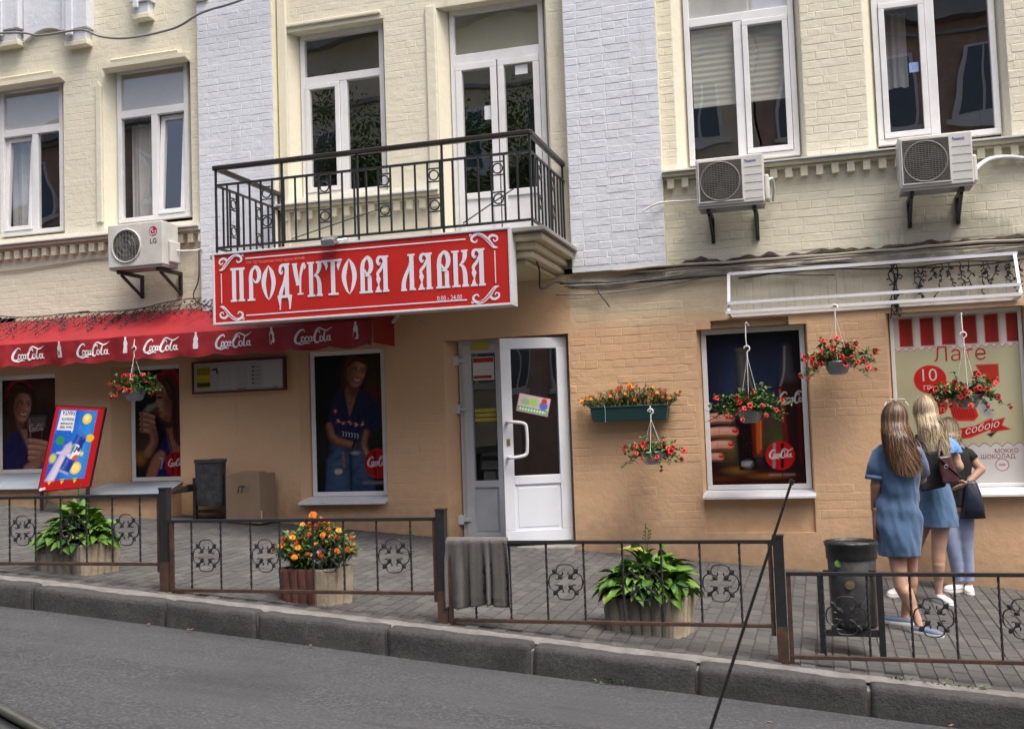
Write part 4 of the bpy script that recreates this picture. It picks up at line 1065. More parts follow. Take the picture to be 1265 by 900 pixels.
p.ell(.37, .72, .05, .05, (180, 44, 38)); p.ell(.88, .165, .058, .058, (150, 40, 44)); p.ell(.88, .165, .051, .051, (200, 198, 198)); p.line([(.86, .165), (.90, .165)], .02, (170, 120, 120), k=.008); p.grain(.08, 9, 5)
pl = put_print(p, w, rc, mat=MATTE)

def text_mesh(body, size, mat, name, parent, P, shear=0, align='LEFT', space=1.0, bold=0.0, sx=1.0):
    """flat lettering; P(u, v) maps text-plane coordinates to world points"""
    cu = bpy.data.curves.new(name, 'FONT'); cu.body = body; cu.size = size; cu.align_x = align; cu.shear = shear; cu.space_character = space; cu.offset = bold
    cu.resolution_u = 3
    o = bpy.data.objects.new(name, cu); COL.objects.link(o)
    dg = bpy.context.evaluated_depsgraph_get()
    me = bpy.data.meshes.new_from_object(o.evaluated_get(dg)); me.name = name
    bpy.data.objects.remove(o); bpy.data.curves.remove(cu)
    off = ORG.get(parent, Vector((0, 0, 0)))
    for v in me.vertices: v.co = Vector(P(v.co.x * sx, v.co.y)) - off
    me.materials.clear(); me.materials.append(mat)
    ob = bpy.data.objects.new(name, me); put(ob, parent)
    return ob
REDINK = M('red ink', srgb(176, 40, 36), rough=.5, var=.05); WHITEINK = M('white ink', (.74, .75, .78), rough=.5, var=.04); CREAMINK = M('cream ink', (.66, .62, .56), rough=.5, var=.04); DULLRED = M('dull red ink', srgb(140, 60, 60), rough=.6, var=.05)
yp = rc[4] - .0015
at = lambda ox, oz: (lambda u, v: (rc[0] + ox + u, yp, rc[2] + oz + v))
text_mesh('Лате', .20, REDINK, 'lettering', w, at(.335, 1.145), space=1.05, bold=-.0015, sx=.98)
text_mesh('10', .17, CREAMINK, 'lettering', w, at(.20, .965), bold=-.001); text_mesh('грн', .075, CREAMINK, 'lettering', w, at(.235, .885))
text_mesh('з собою', .095, CREAMINK, 'lettering', w, lambda u, v: (rc[0] + .50 + u, yp, rc[2] + .435 + v + .22 * u - .0 * u * u), shear=.25)
text_mesh('МОККО', .055, DULLRED, 'lettering', w, at(.82, .275)); text_mesh('ШОКОЛАД', .055, DULLRED, 'lettering', w, at(.70, .225)); text_mesh('МОККА М', .06, DULLRED, 'lettering', w, at(.18, .25))

# ------------------------------------------------------------------ entrance door
DPVC = M('grimy shade grey door pvc', (.60, .63, .67), rough=.38, var=.06, scale=4, dirt=(.36, .35, .34), dirt_amt=.4)  # grime noise over a base grey that has the doorway's shade mixed in
GLASSD = glass_mat('door glass', 2.4, (.75, .8, .85))
y = .19; x0, x1, z0, z1 = -3.715, -2.50, .30, 2.63
mb = MB(); frame_rect(mb, x0, x1, z0, z1, .05, y, y + .07)
door = mb.build('shop_door', DPVC, bld, bevel=.006, label='white glazed shop door with one leaf standing open')
s_ = MB(); a, b = -3.665, -3.205; frame_rect(s_, a, b, .47, 2.585, .095, y - .02, y + .05); s_.box(a + .095, b - .095, y - .018, y + .048, 1.06, 1.13); s_.box(a + .095, b - .095, y + .005, y + .03, .565, 1.06)
s_.box(a + .125, b - .125, y - .002, y + .004, .60, 1.025)
s_.build('door_leaf', DPVC, door, bevel=.006, label='narrow fixed door leaf')
pane(door, a + .095, b - .095, 1.13, 2.49, y + .02, mat=GLASSD)
mb = MB()
for z in (.72, 1.90, 2.42): mb.box(-3.76, -3.70, y - .05, y - .002, z - .05, z + .05); mb.box(-3.70, -3.62, y - .045, y - .021, z - .02, z + .02)
build_each(mb, 16, 'hinge', DPVC, door, bevel=.006)
NOTE = M('yellow notice', srgb(196, 186, 60), rough=.6, var=.2, scale=60); REDP = M('red and white notice', srgb(190, 150, 150), rough=.6, var=.35, scale=55)
mb = MB(); mb.quad((a + .11, y - .003, 2.20), (b - .11, y - .003, 2.20), (b - .11, y - .003, 2.45), (a + .11, y - .003, 2.45)); mb.build('paper_notice', PAPER, door)
mb = MB(); mb.quad((a + .115, y - .0045, 2.39), (b - .115, y - .0045, 2.39), (b - .115, y - .0045, 2.44), (a + .115, y - .0045, 2.44)); mb.quad((a + .115, y - .0045, 2.22), (b - .14, y - .0045, 2.22), (b - .14, y - .0045, 2.25), (a + .115, y - .0045, 2.25)); build_each(mb, 4, 'notice_print', REDINK, door)
mb = MB(); mb.quad((a + .10, y - .023, 2.52), (b - .16, y - .023, 2.52), (b - .16, y - .023, 2.60), (a + .10, y - .023, 2.60))
for i in range(3): mb.quad((a + .11, y + .0185, 1.76 + .05 * i), (b - .11, y + .0185, 1.76 + .05 * i), (b - .11, y + .0185, 1.795 + .05 * i), (a + .11, y + .0185, 1.795 + .05 * i))
build_each(mb, 4, 'yellow_notice', NOTE, door)
# the open leaf, hinged on the right and swung out 26 degrees
hx, hy, ang, lw = -2.52, .14, R(26), .70
du = Vector((-math.cos(ang), -math.sin(ang), 0)); dn = Vector((math.sin(ang), -math.cos(ang), 0)) * -1
def LP(u, d, z): return tuple(Vector((hx, hy, z)) + du * u - dn * d)   # u from the hinge, d out of the face
def lbox(mb, u0, u1, d0, d1, z0, z1): mb.hexa([LP(u1, d0, z0), LP(u0, d0, z0), LP(u0, d1, z0), LP(u1, d1, z0), LP(u1, d0, z1), LP(u0, d0, z1), LP(u0, d1, z1), LP(u1, d1, z1)])
WDOOR = M('lit white door pvc', (.76, .80, .86), rough=.32, var=.03, scale=4, dirt=(.5, .5, .5), dirt_amt=.3)  # same door white, lightened for the daylight on the open leaf
s_ = MB(); zA, zB = .515, 2.60
for q in ((0, lw, zA, zA + .12), (0, lw, zB - .11, zB), (0, .11, zA + .12, zB - .11), (lw - .11, lw, zA + .12, zB - .11), (.11, lw - .11, 1.10, 1.19)): lbox(s_, q[0], q[1], 0, .065, q[2], q[3])
lbox(s_, .11, lw - .11, .02, .05, zA + .12, 1.10); lbox(s_, .14, lw - .14, .045, .0545, zA + .15, 1.07)
leaf = s_.build('door_leaf', WDOOR, door, bevel=.006, label='bright white door leaf swung open')
mb = MB(); mb.add([LP(lw - .11, .035, 1.19), LP(.11, .035, 1.19), LP(.11, .035, zB - .11), LP(lw - .11, .035, zB - .11)], [(0, 1, 2, 3)]); mb.build('pane', GLASSD, door)
mb = MB(); mb.tube(catmull([LP(lw - .05, .065, 1.74), LP(lw - .05, .13, 1.74), LP(lw - .10, .15, 1.74), LP(lw - .21, .15, 1.72), LP(lw - .235, .15, 1.66), LP(lw - .235, .15, 1.46), LP(lw - .21, .15, 1.40), LP(lw - .10, .15, 1.38), LP(lw - .05, .13, 1.38), LP(lw - .05, .065, 1.38)], 5), .017, 8); mb.build('door_handle', PVC, door, smooth=True)
mb = MB(); lbox(mb, lw - .075, lw - .04, .065, .072, 1.50, 1.57); mb.build('lock', M('brass', (.5, .36, .12), rough=.35, metal=1), door)
# open / closed card in the door glass
pr = Print(.34, .19, 260, (190, 205, 190)); pr.rect(.01, .33, .012, .06, (70, 160, 90)); pr.rect(.01, .33, .06, .178, (210, 190, 200)); pr.ell(.08, .11, .05, .035, (150, 190, 140), k=.01); pr.ell(.17, .12, .05, .045, (170, 205, 110), k=.01); pr.ell(.275, .10, .045, .045, (90, 110, 190), k=.01); pr.ell(.275, .15, .03, .03, (196, 60, 60), k=.006); pr.line([(.03, .035), (.31, .035)], .018, (225, 235, 225), k=.006, op=.6, n=0)
for i in range(9): pr.line([(.04 + .03 * i, .025), (.04 + .03 * i, .046)], .010, (230, 240, 230), n=0)
pr.line([(.0, .0), (.34, .0), (.34, .19), (.0, .19), (.0, .0)], .012, (180, 70, 90), n=0)
ca, sa = math.cos(R(-13)), math.sin(R(-13))
pr.obj('door_card', MATTE, door, lambda u, v: LP(lw - (.15 + (u * ca - v * sa)), .042, 1.855 + (u * sa + v * ca)))
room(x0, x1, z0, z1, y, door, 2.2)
mb = MB(); mb.box(-3.83, -2.43, -.20, .2, .28, .475); mb.build('doorstep', M('concrete step', (.26, .25, .23), rough=.9, var=.2, bump=.5, dirt=(.12, .11, .1), dirt_amt=.5), bld, bevel=.012)
# ------------------------------------------------------------------ shop sign
RED = M('red sign vinyl', srgb(186, 40, 34), rough=.35, var=.05, scale=1.5, dirt=srgb(150, 30, 28), dirt_amt=.35, dirt_scale=2)
LETTER = M('white sign vinyl', (.70, .72, .80), rough=.4, var=.04); ALU = M('white aluminium profile', (.62, .64, .67), rough=.35, var=.06, dirt=(.35, .34, .33), dirt_amt=.4)
SX, SZ, SY = -5.675, 2.787, -1.46; SW, SH = 3.065, .713
sign = thing('shop_sign', 'long red shop sign box with white old style lettering under the balcony', 'sign', (SX + SW / 2, SY, SZ))
mb = MB(); mb.box(SX + .012, SX + SW - .012, SY + .012, SY + .17, SZ + .012, SZ + SH - .012); mb.build('sign_box', ALU, sign)
mb = MB(); frame_rect(mb, SX, SX + SW, SZ, SZ + SH, .022, SY - .008, SY + .1755); mb.build('sign_frame', ALU, sign, bevel=.004)
mb = MB(); mb.quad((SX + .022, SY + .004, SZ + .022), (SX + SW - .022, SY + .004, SZ + .022), (SX + SW - .022, SY + .004, SZ + SH - .022), (SX + .022, SY + .004, SZ + SH - .022)); mb.build('sign_face', RED, sign)
_yo = [0.]
def ny(): _yo[0] += .00035; return SY + .002 - (_yo[0] % .006)
def glyph(ch, x0, x1, z0, z1):
    mb = MB(); w, h = x1 - x0, z1 - z0; T_ = .044
    def st(*pts): mb.ribbon([(x0 + p[0] * w, z0 + p[1] * h, p[2]) for p in pts], ny())
    def serif(a, b, z, t=.02): st((a, z, t), (b, z, t))
    def stem(x, a=0., b=1., t=T_): st((x, a, t), (x, b, t))
    def bowl(): st((.36, .80, .012), (.46, .93, .026), (.66, .985, .034), (.86, .88, .044), (.90, .70, .044), (.76, .56, .034), (.56, .55, .018), (.44, .66, .006))
    if ch == 'П': stem(.24); stem(.76); serif(0, 1, .975, .024); serif(0, .46, .025); serif(.54, 1, .025)
    elif ch == 'Р': st((.28, 0, T_), (.28, .45, T_), (.27, .70, .04), (.36, .88, .034), (.52, .96, .02)); bowl(); serif(0, .58, .025)
    elif ch == 'О':
        st((.5, 0, .004), (.30, .14, .026), (.13, .46, .046), (.24, .76, .042), (.5, 1, .004)); st((.5, 0, .004), (.72, .18, .030), (.87, .5, .046), (.74, .80, .040), (.5, 1, .004))
    elif ch == 'Д':
        stem(.70, .0, 1.); serif(.45, .95, .985, .018); st((.14, 0, .036), (.20, .16, .038), (.46, .42, .030), (.60, .72, .02), (.58, .86, .012)); st((.58, .84, .010), (.46, .96, .022), (.22, .93, .032), (.12, .78, .026), (.26, .70, .018), (.36, .80, .008))
        serif(-.12, 1.12, .0, .028); mb.poly([(x0 - .12 * w, z0), (x0 + .26 * w, z0), (x0 + .20 * w, z0 - .10 * h), (x0 + .12 * w, z0 - .40 * h), (x0 + .02 * w, z0 - .40 * h), (x0 + .04 * w, z0 - .3 * h)], ny()); mb.poly([(x0 + .72 * w, z0), (x0 + 1.12 * w, z0), (x0 + .98 * w, z0 - .40 * h), (x0 + .86 * w, z0 - .40 * h), (x0 + .84 * w, z0 - .15 * h)], ny())
    elif ch == 'У':
        st((.18, .97, .044), (.30, .62, .044), (.42, .34, .034)); serif(0, .38, .975, .018); serif(.28, .62, .32, .016); st((.98, .97, .02), (.82, .96, .02), (.74, .80, .030), (.62, .55, .022), (.60, .02, .018)); st((.78, .92, .02), (.96, .90, .026), (.93, .80, .014)); serif(.38, .84, .02, .016)
    elif ch == 'К':
        stem(.24); serif(0, .46, .975, .018); serif(0, .50, .025); st((.80, 1, .042), (.80, .84, .042), (.70, .70, .03), (.46, .58, .012)); serif(.58, .98, .98, .018); st((.46, .60, .014), (.66, .56, .030), (.78, .38, .042), (.80, .02, .044)); serif(.60, 1, .025)
    elif ch == 'Т':
        stem(.54); serif(.30, .80, .02); serif(.02, .98, .978, .02); mb.poly([(x0, z1), (x0 + .26 * w, z1), (x0 + .30 * w, z1 - .18 * h), (x0 + .22 * w, z1 - .30 * h), (x0 + .16 * w, z1 - .16 * h)], ny()); mb.poly([(x1, z1), (x0 + .78 * w, z1), (x0 + .72 * w, z1 - .18 * h), (x0 + .80 * w, z1 - .32 * h), (x0 + .88 * w, z1 - .16 * h)], ny())
    elif ch == 'В':
        st((.25, 0, T_), (.25, .45, T_), (.25, .70, .042), (.34, .88, .034), (.52, .97, .02)); bowl(); st((.40, .64, .012), (.54, .54, .020), (.74, .46, .026), (.78, .40, .040), (.78, .02, .040)); serif(0, 1, .022, .02); st((.36, .50, .01), (.62, .46, .012))
    elif ch == 'А':
        stem(.74); serif(.5, .98, .98, .018); serif(.54, 1, .022); st((.62, .86, .010), (.50, .97, .020), (.28, .96, .030), (.20, .86, .030), (.30, .77, .022), (.40, .82, .010)); st((.62, .84, .012), (.46, .66, .026), (.22, .54, .030), (.12, .46, .008)); st((.24, .54, .016), (.22, .44, .026), (.24, .36, .046), (.24, .28, .028), (.25, .20, .014), (.22, .10, .034), (.22, .02, .046)); serif(0, .46, .018, .016)
    elif ch == 'Л':
        stem(.76); serif(.5, 1, .98, .018); serif(.56, 1, .022); st((.72, .92, .010), (.58, .64, .028), (.34, .42, .034), (.20, .22, .042), (.18, .02, .044)); serif(0, .40, .022)
    mb.build('letter', LETTER, sign)
for ch, a, b, c, d in (('П', .197, .355, .219, .546), ('Р', .382, .527, .216, .546), ('О', .543, .688, .212, .546), ('Д', .725, .849, .232, .548), ('У', .869, 1.008, .240, .544), ('К', 1.03, 1.19, .212, .544), ('Т', 1.184, 1.399, .214, .548), ('О', 1.393, 1.541, .210, .546), ('В', 1.569, 1.706, .208, .547), ('А', 1.732, 1.874, .207, .544), ('Л', 1.99, 2.137, .202, .538), ('А', 2.163, 2.308, .200, .536), ('В', 2.34, 2.477, .200, .537), ('К', 2.496, 2.657, .199, .535), ('А', 2.676, 2.82, .197, .535)):
    glyph(ch, SX + a, SX + b, SZ + c, SZ + d)
for q in ((.367, 2.640, .634), (.365, 2.635, .076)):
    mb = MB(); mb.ribbon([(SX + q[0], SZ + q[2], .012), (SX + q[1], SZ + q[2], .012)], ny()); mb.build('border_line', LETTER, sign)
for x in (.098, 2.915):
    mb = MB(); mb.ribbon([(SX + x, SZ + .21, .010), (SX + x, SZ + .505, .010)], ny()); mb.build('border_line', LETTER, sign)
def scroll(cx, cz, sx, sz):
    mb = MB(); W, H = .27, .145
    f = lambda pts: [(cx + sx * (p[0] - .5) * W, cz + sz * (p[1] - .5) * H, p[2]) for p in pts]
    mb.ribbon(f([(.02, .02, .006), (.16, .08, .026), (.32, .42, .034), (.52, .80, .034), (.74, .96, .028), (.92, .80, .024), (.93, .56, .02), (.80, .46, .014), (.74, .60, .010)]), ny())
    mb.ribbon(f([(.30, .46, .022), (.34, .62, .024), (.22, .80, .024), (.06, .72, .02), (.03, .50, .016), (.13, .42, .012), (.17, .56, .008)]), ny())
    mb.ribbon(f([(.92, .92, .008), (.99, .96, .014), (1.0, .84, .006)]), ny())
    mb.build('scroll_ornament', LETTER, sign)
    mb = MB(); mb.ribbon(f([(.18, .12, .004), (.34, .46, .008), (.54, .80, .008), (.74, .92, .005)]), SY - .0055); mb.build('scroll_line', RED, sign)
scroll(SX + .205, SZ + .608, 1, 1); scroll(SX + .205, SZ + .110, 1, -1); scroll(SX + 2.815, SZ + .604, -1, 1); scroll(SX + 2.815, SZ + .110, -1, -1)
PALE = M('faded pink ink', srgb(225, 130, 120), rough=.5)
text_mesh('0.00 - 24.00', .062, LETTER, 'lettering', sign, lambda u, v: (SX + 2.345 + u, SY - .004, SZ + .085 + v), sx=.82)
text_mesh('ТОВ "ТД "Продуктова лавка" адреса 38034488', .036, PALE, 'lettering', sign, lambda u, v: (SX + .372 + u, SY - .004, SZ + .578 + v), sx=.80)
mb = MB(); mb.box(SX + SW - .3, SX + SW - .26, SY + .18, .05, SZ + .62, SZ + .66); mb.box(SX + .3, SX + .34, SY + .18, .0, SZ + .62, SZ + .66); build_each(mb, 8, 'sign_bracket', BLACKIRON, sign)

# floodlight on the top edge of the sign
CHROME = M('silver lamp housing', (.55, .56, .58), rough=.25, metal=.9, var=.1)
fl = thing('floodlight', 'small silver floodlight clamped to the top edge of the shop sign', 'lamp', (-4.36, SY - .06, SZ + SH))
mb = MB(); mb.prismx([(SY - .13, SZ + SH - .055), (SY - .02, SZ + SH - .01), (SY - .05, SZ + SH + .06), (SY - .15, SZ + SH + .005)], -4.43, -4.29); mb.build('lamp_housing', CHROME, fl, bevel=.012)
mb = MB(); mb.quad((-4.42, SY - .131, SZ + SH - .055), (-4.30, SY - .131, SZ + SH - .055), (-4.30, SY - .031, SZ + SH - .016), (-4.42, SY - .031, SZ + SH - .016)); mb.build('lamp_glass', M('lamp glass', (.5, .52, .54), rough=.1), fl)
mb = MB(); mb.tube([(-4.44, SY - .08, SZ + SH), (-4.45, SY - .02, SZ + SH + .01), (-4.45, SY + .08, SZ + SH + .03)], .008, 5); mb.tube([(-4.28, SY - .08, SZ + SH), (-4.22, SY - .02, SZ + SH + .02), (-4.14, SY + .08, SZ + SH + .03)], .008, 5); mb.build('lamp_bracket', CHROME, fl)

# ------------------------------------------------------------------ awning
AWN = M('red awning canvas', srgb(150, 27, 35), rough=.65, var=.10, scale=1.6, bump=.15, bscale=25, dirt=srgb(112, 24, 34), dirt_amt=.4, dirt_scale=2.5)
aw = thing('awning', 'red fabric awning with a scalloped valance along the left shop front', 'awning', (-7.3, -.3, 3.17))
AX0, AX1 = -10.6, -4.36; YT, ZT, YF, ZF = -.03, 3.17, -.60, 2.83
mb = MB(); nx, nz = 90, 8
for i in range(nx + 1):
    x = AX0 + (AX1 - AX0) * i / nx
    for j in range(nz + 1):
        t = j / nz; sag = -.025 * math.sin(math.pi * t) * (.6 + .4 * math.sin(x * 3.4)) + .016 * noise.noise(Vector((x * 2.5, t * 3, 0))) + .007 * noise.noise(Vector((x * 7, t * 5, 4)))
        mb.v.append((x, YT + (YF - YT) * t, ZT + (ZF - ZT) * t + sag))
for i in range(nx):
    for j in range(nz): a = i * (nz + 1) + j; mb.f.append((a, a + 1, a + nz + 2, a + nz + 1)); mb.m.append(0)
mb.build('canopy', AWN, aw, smooth=True)
SCAL = .444
vy = lambda x, t: YF - .004 - .022 * t * math.sin(x * 7.1 + 1.0) - .014 * t * math.sin(x * 15.3) + .02 * t * math.sin(x * 2.1) + .022 * t * noise.noise(Vector((x * 5.3, t * 2, 1))) + .008 * noise.noise(Vector((x * 13, t * 4, 2)))
mb = MB(); nx, nz = 220, 6
for i in range(nx + 1):
    x = AX0 + (AX1 - AX0) * i / nx; ph = ((x - (-8.633)) / SCAL + .5) % 1.0
    zb = 2.592 - .035 * math.sin(math.pi * ph) ** .8
    for j in range(nz + 1): t = j / nz; mb.v.append((x, vy(x, t), ZF + (zb - ZF) * t))
for i in range(nx):
    for j in range(nz): a = i * (nz + 1) + j; mb.f.append((a, a + 1, a + nz + 2, a + nz + 1)); mb.m.append(0)
mb.build('valance', AWN, aw, smooth=True)
mb = MB(); mb.add([(AX1, YT, ZT), (AX1, YF, ZF), (AX1, YF, 2.60), (AX1, YT, 2.60)], [(0, 1, 2, 3)]); mb.build('awning_side', AWN, aw)
mb = MB(); mb.bar((AX0, YF + .03, ZF - .03), (AX1 - .01, YF + .03, ZF - .03), .025); [mb.bar((x, YT, ZT - .05), (x, YF + .03, ZF - .03), .022) for x in (-9.4, -7.9, -6.2, -4.15)]; build_each(mb, 8, 'awning_frame', ALU, aw)
for k, cx in enumerate((-9.52, -8.633, -7.762, -6.874, -5.986, -5.045)):
    mb = MB(); s = .138
    for q, st in enumerate(COLA):
        pts = catmull([(cx - 1.6 * s + u * s, 2.635 + v * s * .88, w_ * s * .95) for u, v, w_ in st], 4)
        n0 = len(mb.v); mb.ribbon(pts, 0, 1)
        for i in range(n0, len(mb.v)): x, _, z = mb.v[i]; mb.v[i] = (x, vy(x, (ZF - z) / .25) - .004 - .0004 * q, z)
    mb.build('cola_lettering', WHITEINK, aw)
for cx in (-9.08, -8.20, -7.32, -6.43, -5.52, -4.55):
    mb = MB(); prof = [(.0, .0), (.03, .0), (.032, .05), (.025, .075), (.030, .105), (.012, .15), (.012, .18), (0, .18)]
    pts = [(cx + a, 2.65 + b) for a, b in prof[1:-1]] + [(cx - a, 2.65 + b) for a, b in reversed(prof[1:-1])]
    mb.add([(x, vy(x, (ZF - z) / .25) - .004, z) for x, z in pts], [tuple(range(len(pts)))]); mb.build('bottle_print', WHITEINK, aw)

# ------------------------------------------------------------------ menu lightbox under the awning
mnu = thing('menu_board', 'dull white menu lightbox in a dark red frame under the awning', 'menu board', (-6.25, -.06, 2.19))
mb = MB(); frame_rect(mb, -6.835, -5.660, 2.185, 2.55, .022, -.085, -.02); mb.build('frame', M('dark red metal', srgb(96, 18, 24), rough=.4), mnu, bevel=.004)
mb = MB(); mb.box(-6.83, -5.665, -.07, -.004, 2.19, 2.545); mb.build('board_box', ALU, mnu)
p = Print(1.12, .31, 190, (168, 168, 170)); p.rect(.03, .21, .03, .28, (176, 160, 50)); p.rect(.035, .205, .05, .10, (70, 62, 34)); p.rect(.035, .205, .15, .18, (196, 176, 40))
for i in range(4): p.line([(.05 + .042 * i, .225), (.05 + .042 * i, .255), (.07 + .042 * i, .255), (.07 + .042 * i, .222)], .009, (44, 40, 26), n=0)
for i in range(6): p.line([(.048 + .027 * i, .19), (.048 + .027 * i, .212)], .012, (44, 40, 26), n=0)
p.line([(.24, .24), (.29, .25), (.30, .2)], .022, (40, 40, 42), n=0); p.rect(.33, .52, .02, .29, (178, 178, 180)); p.rect(.53, .72, .02, .29, (172, 173, 176)); p.rect(.87, 1.11, .02, .30, (184, 185, 188))
r2 = random.Random(3)
for c in (.36, .42, .56, .63):
    for i in range(9): p.line([(c, .05 + .025 * i), (c + r2.uniform(.03, .05), .05 + .025 * i)], .006, (130, 130, 134), n=0, op=.6)
for i in range(5): p.ell(.75, .07 + .045 * i, .014, .012, (80, 80, 84)); p.line([(.78, .07 + .045 * i), (.83, .07 + .045 * i)], .008, (120, 120, 124), n=0)
p.rect(.54, .66, .004, .02, (140, 30, 34), op=.7); p.rect(1.0, 1.05, .012, .022, (60, 60, 64))
p.obj('menu_print', MATTE, mnu, lambda u, v: (-6.81 + u * 1.125 / 1.12, -.072, 2.21 + v))

# ------------------------------------------------------------------ air conditioners
ACW = M('off white appliance paint', (.60, .60, .57), rough=.45, var=.05, scale=3, dirt=(.36, .33, .28), dirt_amt=.5, dirt_scale=2.2)
ACD = M('dark fan recess', (.05, .05, .05), rough=.6); ACG = M('grey brown grille', (.17, .16, .145), rough=.5, var=.15)
BLUEINK = M('blue ink', srgb(40, 60, 160), rough=.5)
def ac_base(label, x0, x1, z0, z1, yf, depth, group='air conditioner units on the facade'):
    t = thing('air_conditioner', label, 'air conditioner', ((x0 + x1) / 2, yf + depth, z0), group)
    mb = MB(); mb.box(x0, x1, yf, yf + depth, z0 + .02, z1); mb.build('casing', ACW, t, bevel=.012)
    mb = MB(); mb.box(x0 + .01, x1 - .01, yf + .012, yf + depth - .01, z0, z0 + .0195); mb.build('base_tray', M('grey tray', (.30, .30, .29), rough=.5), t)
    mb = MB(); mb.box(x1 + .0005, x1 + .045, yf + .10, yf + depth - .02, z0 + .05, z0 + .30); mb.build('valve_cover', ACW, t, bevel=.018)
    for bx in (x0 + .10, x1 - .10):
        mb = MB(); mb.bar((bx, yf + .04, z0 - .022), (bx, -.002, z0 - .022), .035, .04); mb.bar((bx, -.02, z0 - .045), (bx, -.02, z0 - .27), .035, .032); mb.bar((bx, yf + .10, z0 - .045), (bx, -.03, z0 - .25), .022, .03)
        mb.build('bracket', BLACKIRON, t)
    return t
def fan(t, cx, cz, r, yf, ringmat=None):
    mb = MB(); mb.tube([(cx + r * math.cos(a), yf - .006, cz + r * math.sin(a)) for a in np.linspace(0, 2 * math.pi, 40, endpoint=False)], .010, 6, closed=True); mb.build('fan_ring', ringmat or ACW, t, smooth=True)
    mb = MB(); mb.disc((cx, yf - .002, cz), r - .003, 36); mb.build('fan_recess', ACD, t)
    mb = MB()
    for k in range(3):
        a0 = 2.1 * k; pts = [(cx, cz)] + [(cx + r * .85 * math.cos(a0 + q), cz + r * .85 * math.sin(a0 + q)) for q in (0, .35, .7, 1.05)]
        mb.poly(pts, yf - .0032 - .0002 * k)
    mb.build('fan_blade', M('grey fan blade', (.11, .11, .11), rough=.5), t)
# the one on the left with vertical grille bars
t = ac_base('grey white air conditioner with a red round logo above the awning', -7.615, -6.90, 3.605, 4.115, -.50, .30)
cx, cz, r = -7.368, 3.863, .185; fan(t, cx, cz, r, -.50)
mb = MB()
for i in range(-4, 5):
    x = cx + i * .04; h = math.sqrt(max(0, r * r - (i * .04) ** 2)); mb.bar((x, -.507, cz - h), (x, -.507, cz + h), .006)
for rr in (.06, .115, .165): mb.tube([(cx + rr * math.cos(a), -.511, cz + rr * math.sin(a)) for a in np.linspace(0, 2 * math.pi, 28, endpoint=False)], .0022, 4, closed=True)
mb.build('grille', ACG, t)
mb = MB(); mb.disc((-7.02, -.5025, 4.005), .052, 28); mb.build('logo_disc', M('crimson ink', srgb(176, 24, 60), rough=.4), t)
mb = MB(); mb.ribbon([(-7.02, 4.035, .008), (-7.048, 4.025, .008), (-7.058, 4.0, .008), (-7.045, 3.972, .008), (-7.02, 3.965, .008), (-6.99, 3.978, .008), (-6.984, 4.002, .008), (-7.0, 4.002, .008)], -.5035); mb.ribbon([(-7.022, 4.02, .008), (-7.022, 3.99, .008), (-7.008, 3.99, .008)], -.5039, 1); mb.disc((-7.04, -.5037, 4.015), .006, 8); mb.build('logo_face', WHITEINK, t)
text_mesh('LG', .075, M('grey ink', (.08, .08, .09), rough=.5), 'lettering', t, lambda u, v: (-7.065 + u, -.5025, 3.868 + v), bold=.001)
mb = MB(); mb.tube(catmull([(-6.87, -.3, 3.80), (-6.80, -.25, 3.80), (-6.72, -.12, 3.82), (-6.66, -.1, 3.84)], 5), .010, 6); mb.build('pipe', M('white pipe', (.7, .7, .68), rough=.5), t, smooth=True)
def ac_mesh(label, x0, x1, z0, z1, word):
    yf = -.45; t = ac_base(label, x0, x1, z0, z1, yf, .28)
    gx1 = x0 + (x1 - x0) * .70; cx, cz, r = (x0 + gx1) / 2 + .005, (z0 + z1) / 2 + .005, .185
    mb = MB(); frame_rect(mb, x0 + .022, gx1, z0 + .05, z1 - .03, .010, yf - .014, yf - .0005); mb.build('grille_frame', ACW, t)
    mb = MB(); mb.quad((x0 + .03, yf - .001, z0 + .06), (gx1 - .01, yf - .001, z0 + .06), (gx1 - .01, yf - .001, z1 - .04), (x0 + .03, yf - .001, z1 - .04)); mb.build('grille_back', ACG, t)
    fan(t, cx, cz, r, yf - .002, ACG)
    mb = MB()
    for i in range(22):
        z = z0 + .065 + (z1 - z0 - .12) * i / 21; mb.bar((x0 + .03, yf - .012, z), (gx1 - .01, yf - .012, z), .005, .005)
    for i in range(15):
        x = x0 + .04 + (gx1 - x0 - .06) * i / 14; mb.bar((x, yf - .010, z0 + .06), (x, yf - .010, z1 - .04), .005, .004)
    mb.build('grille', ACG, t)
    mb = MB()
    for i in range(5): mb.box(gx1 + .012, x1 - .012, yf - .003, yf - .0005, z0 + .06 + .075 * i, z0 + .064 + .075 * i)
    build_each(mb, 8, 'louvre', M('shadow grey line', (.4, .4, .39), rough=.5), t)
    text_mesh(word, .043, BLUEINK, 'lettering', t, lambda u, v: (gx1 + .02 + u, yf - .0025, z1 - .075 + v), sx=.62, bold=.0006)
    return t
tA = ac_mesh('off white air conditioner with mesh grille beside the white pilaster', -1.03, -.40, 3.705, 4.185, 'Panasonic')
tB = ac_mesh('off white air conditioner with mesh grille and a white pipe, at far right', .80, 1.424, 3.70, 4.193, 'Panasonic')
mb = MB(); mb.tube(catmull([(-.37, -.30, 3.95), (-.33, -.22, 3.98), (-.32, -.12, 3.90), (-.34, -.05, 3.80)], 5), .013, 6); mb.build('pipe', M('white pipe', (.7, .7, .68), rough=.5), tA, smooth=True)
mb = MB(); mb.tube(catmull([(1.45, -.30, 3.86), (1.52, -.22, 3.93), (1.62, -.12, 3.99), (1.78, -.08, 4.0), (1.95, -.06, 3.97), (2.4, -.05, 3.9)], 6), .022, 8); mb.build('pipe', M('white pipe', (.7, .7, .68), rough=.5), tB, smooth=True)
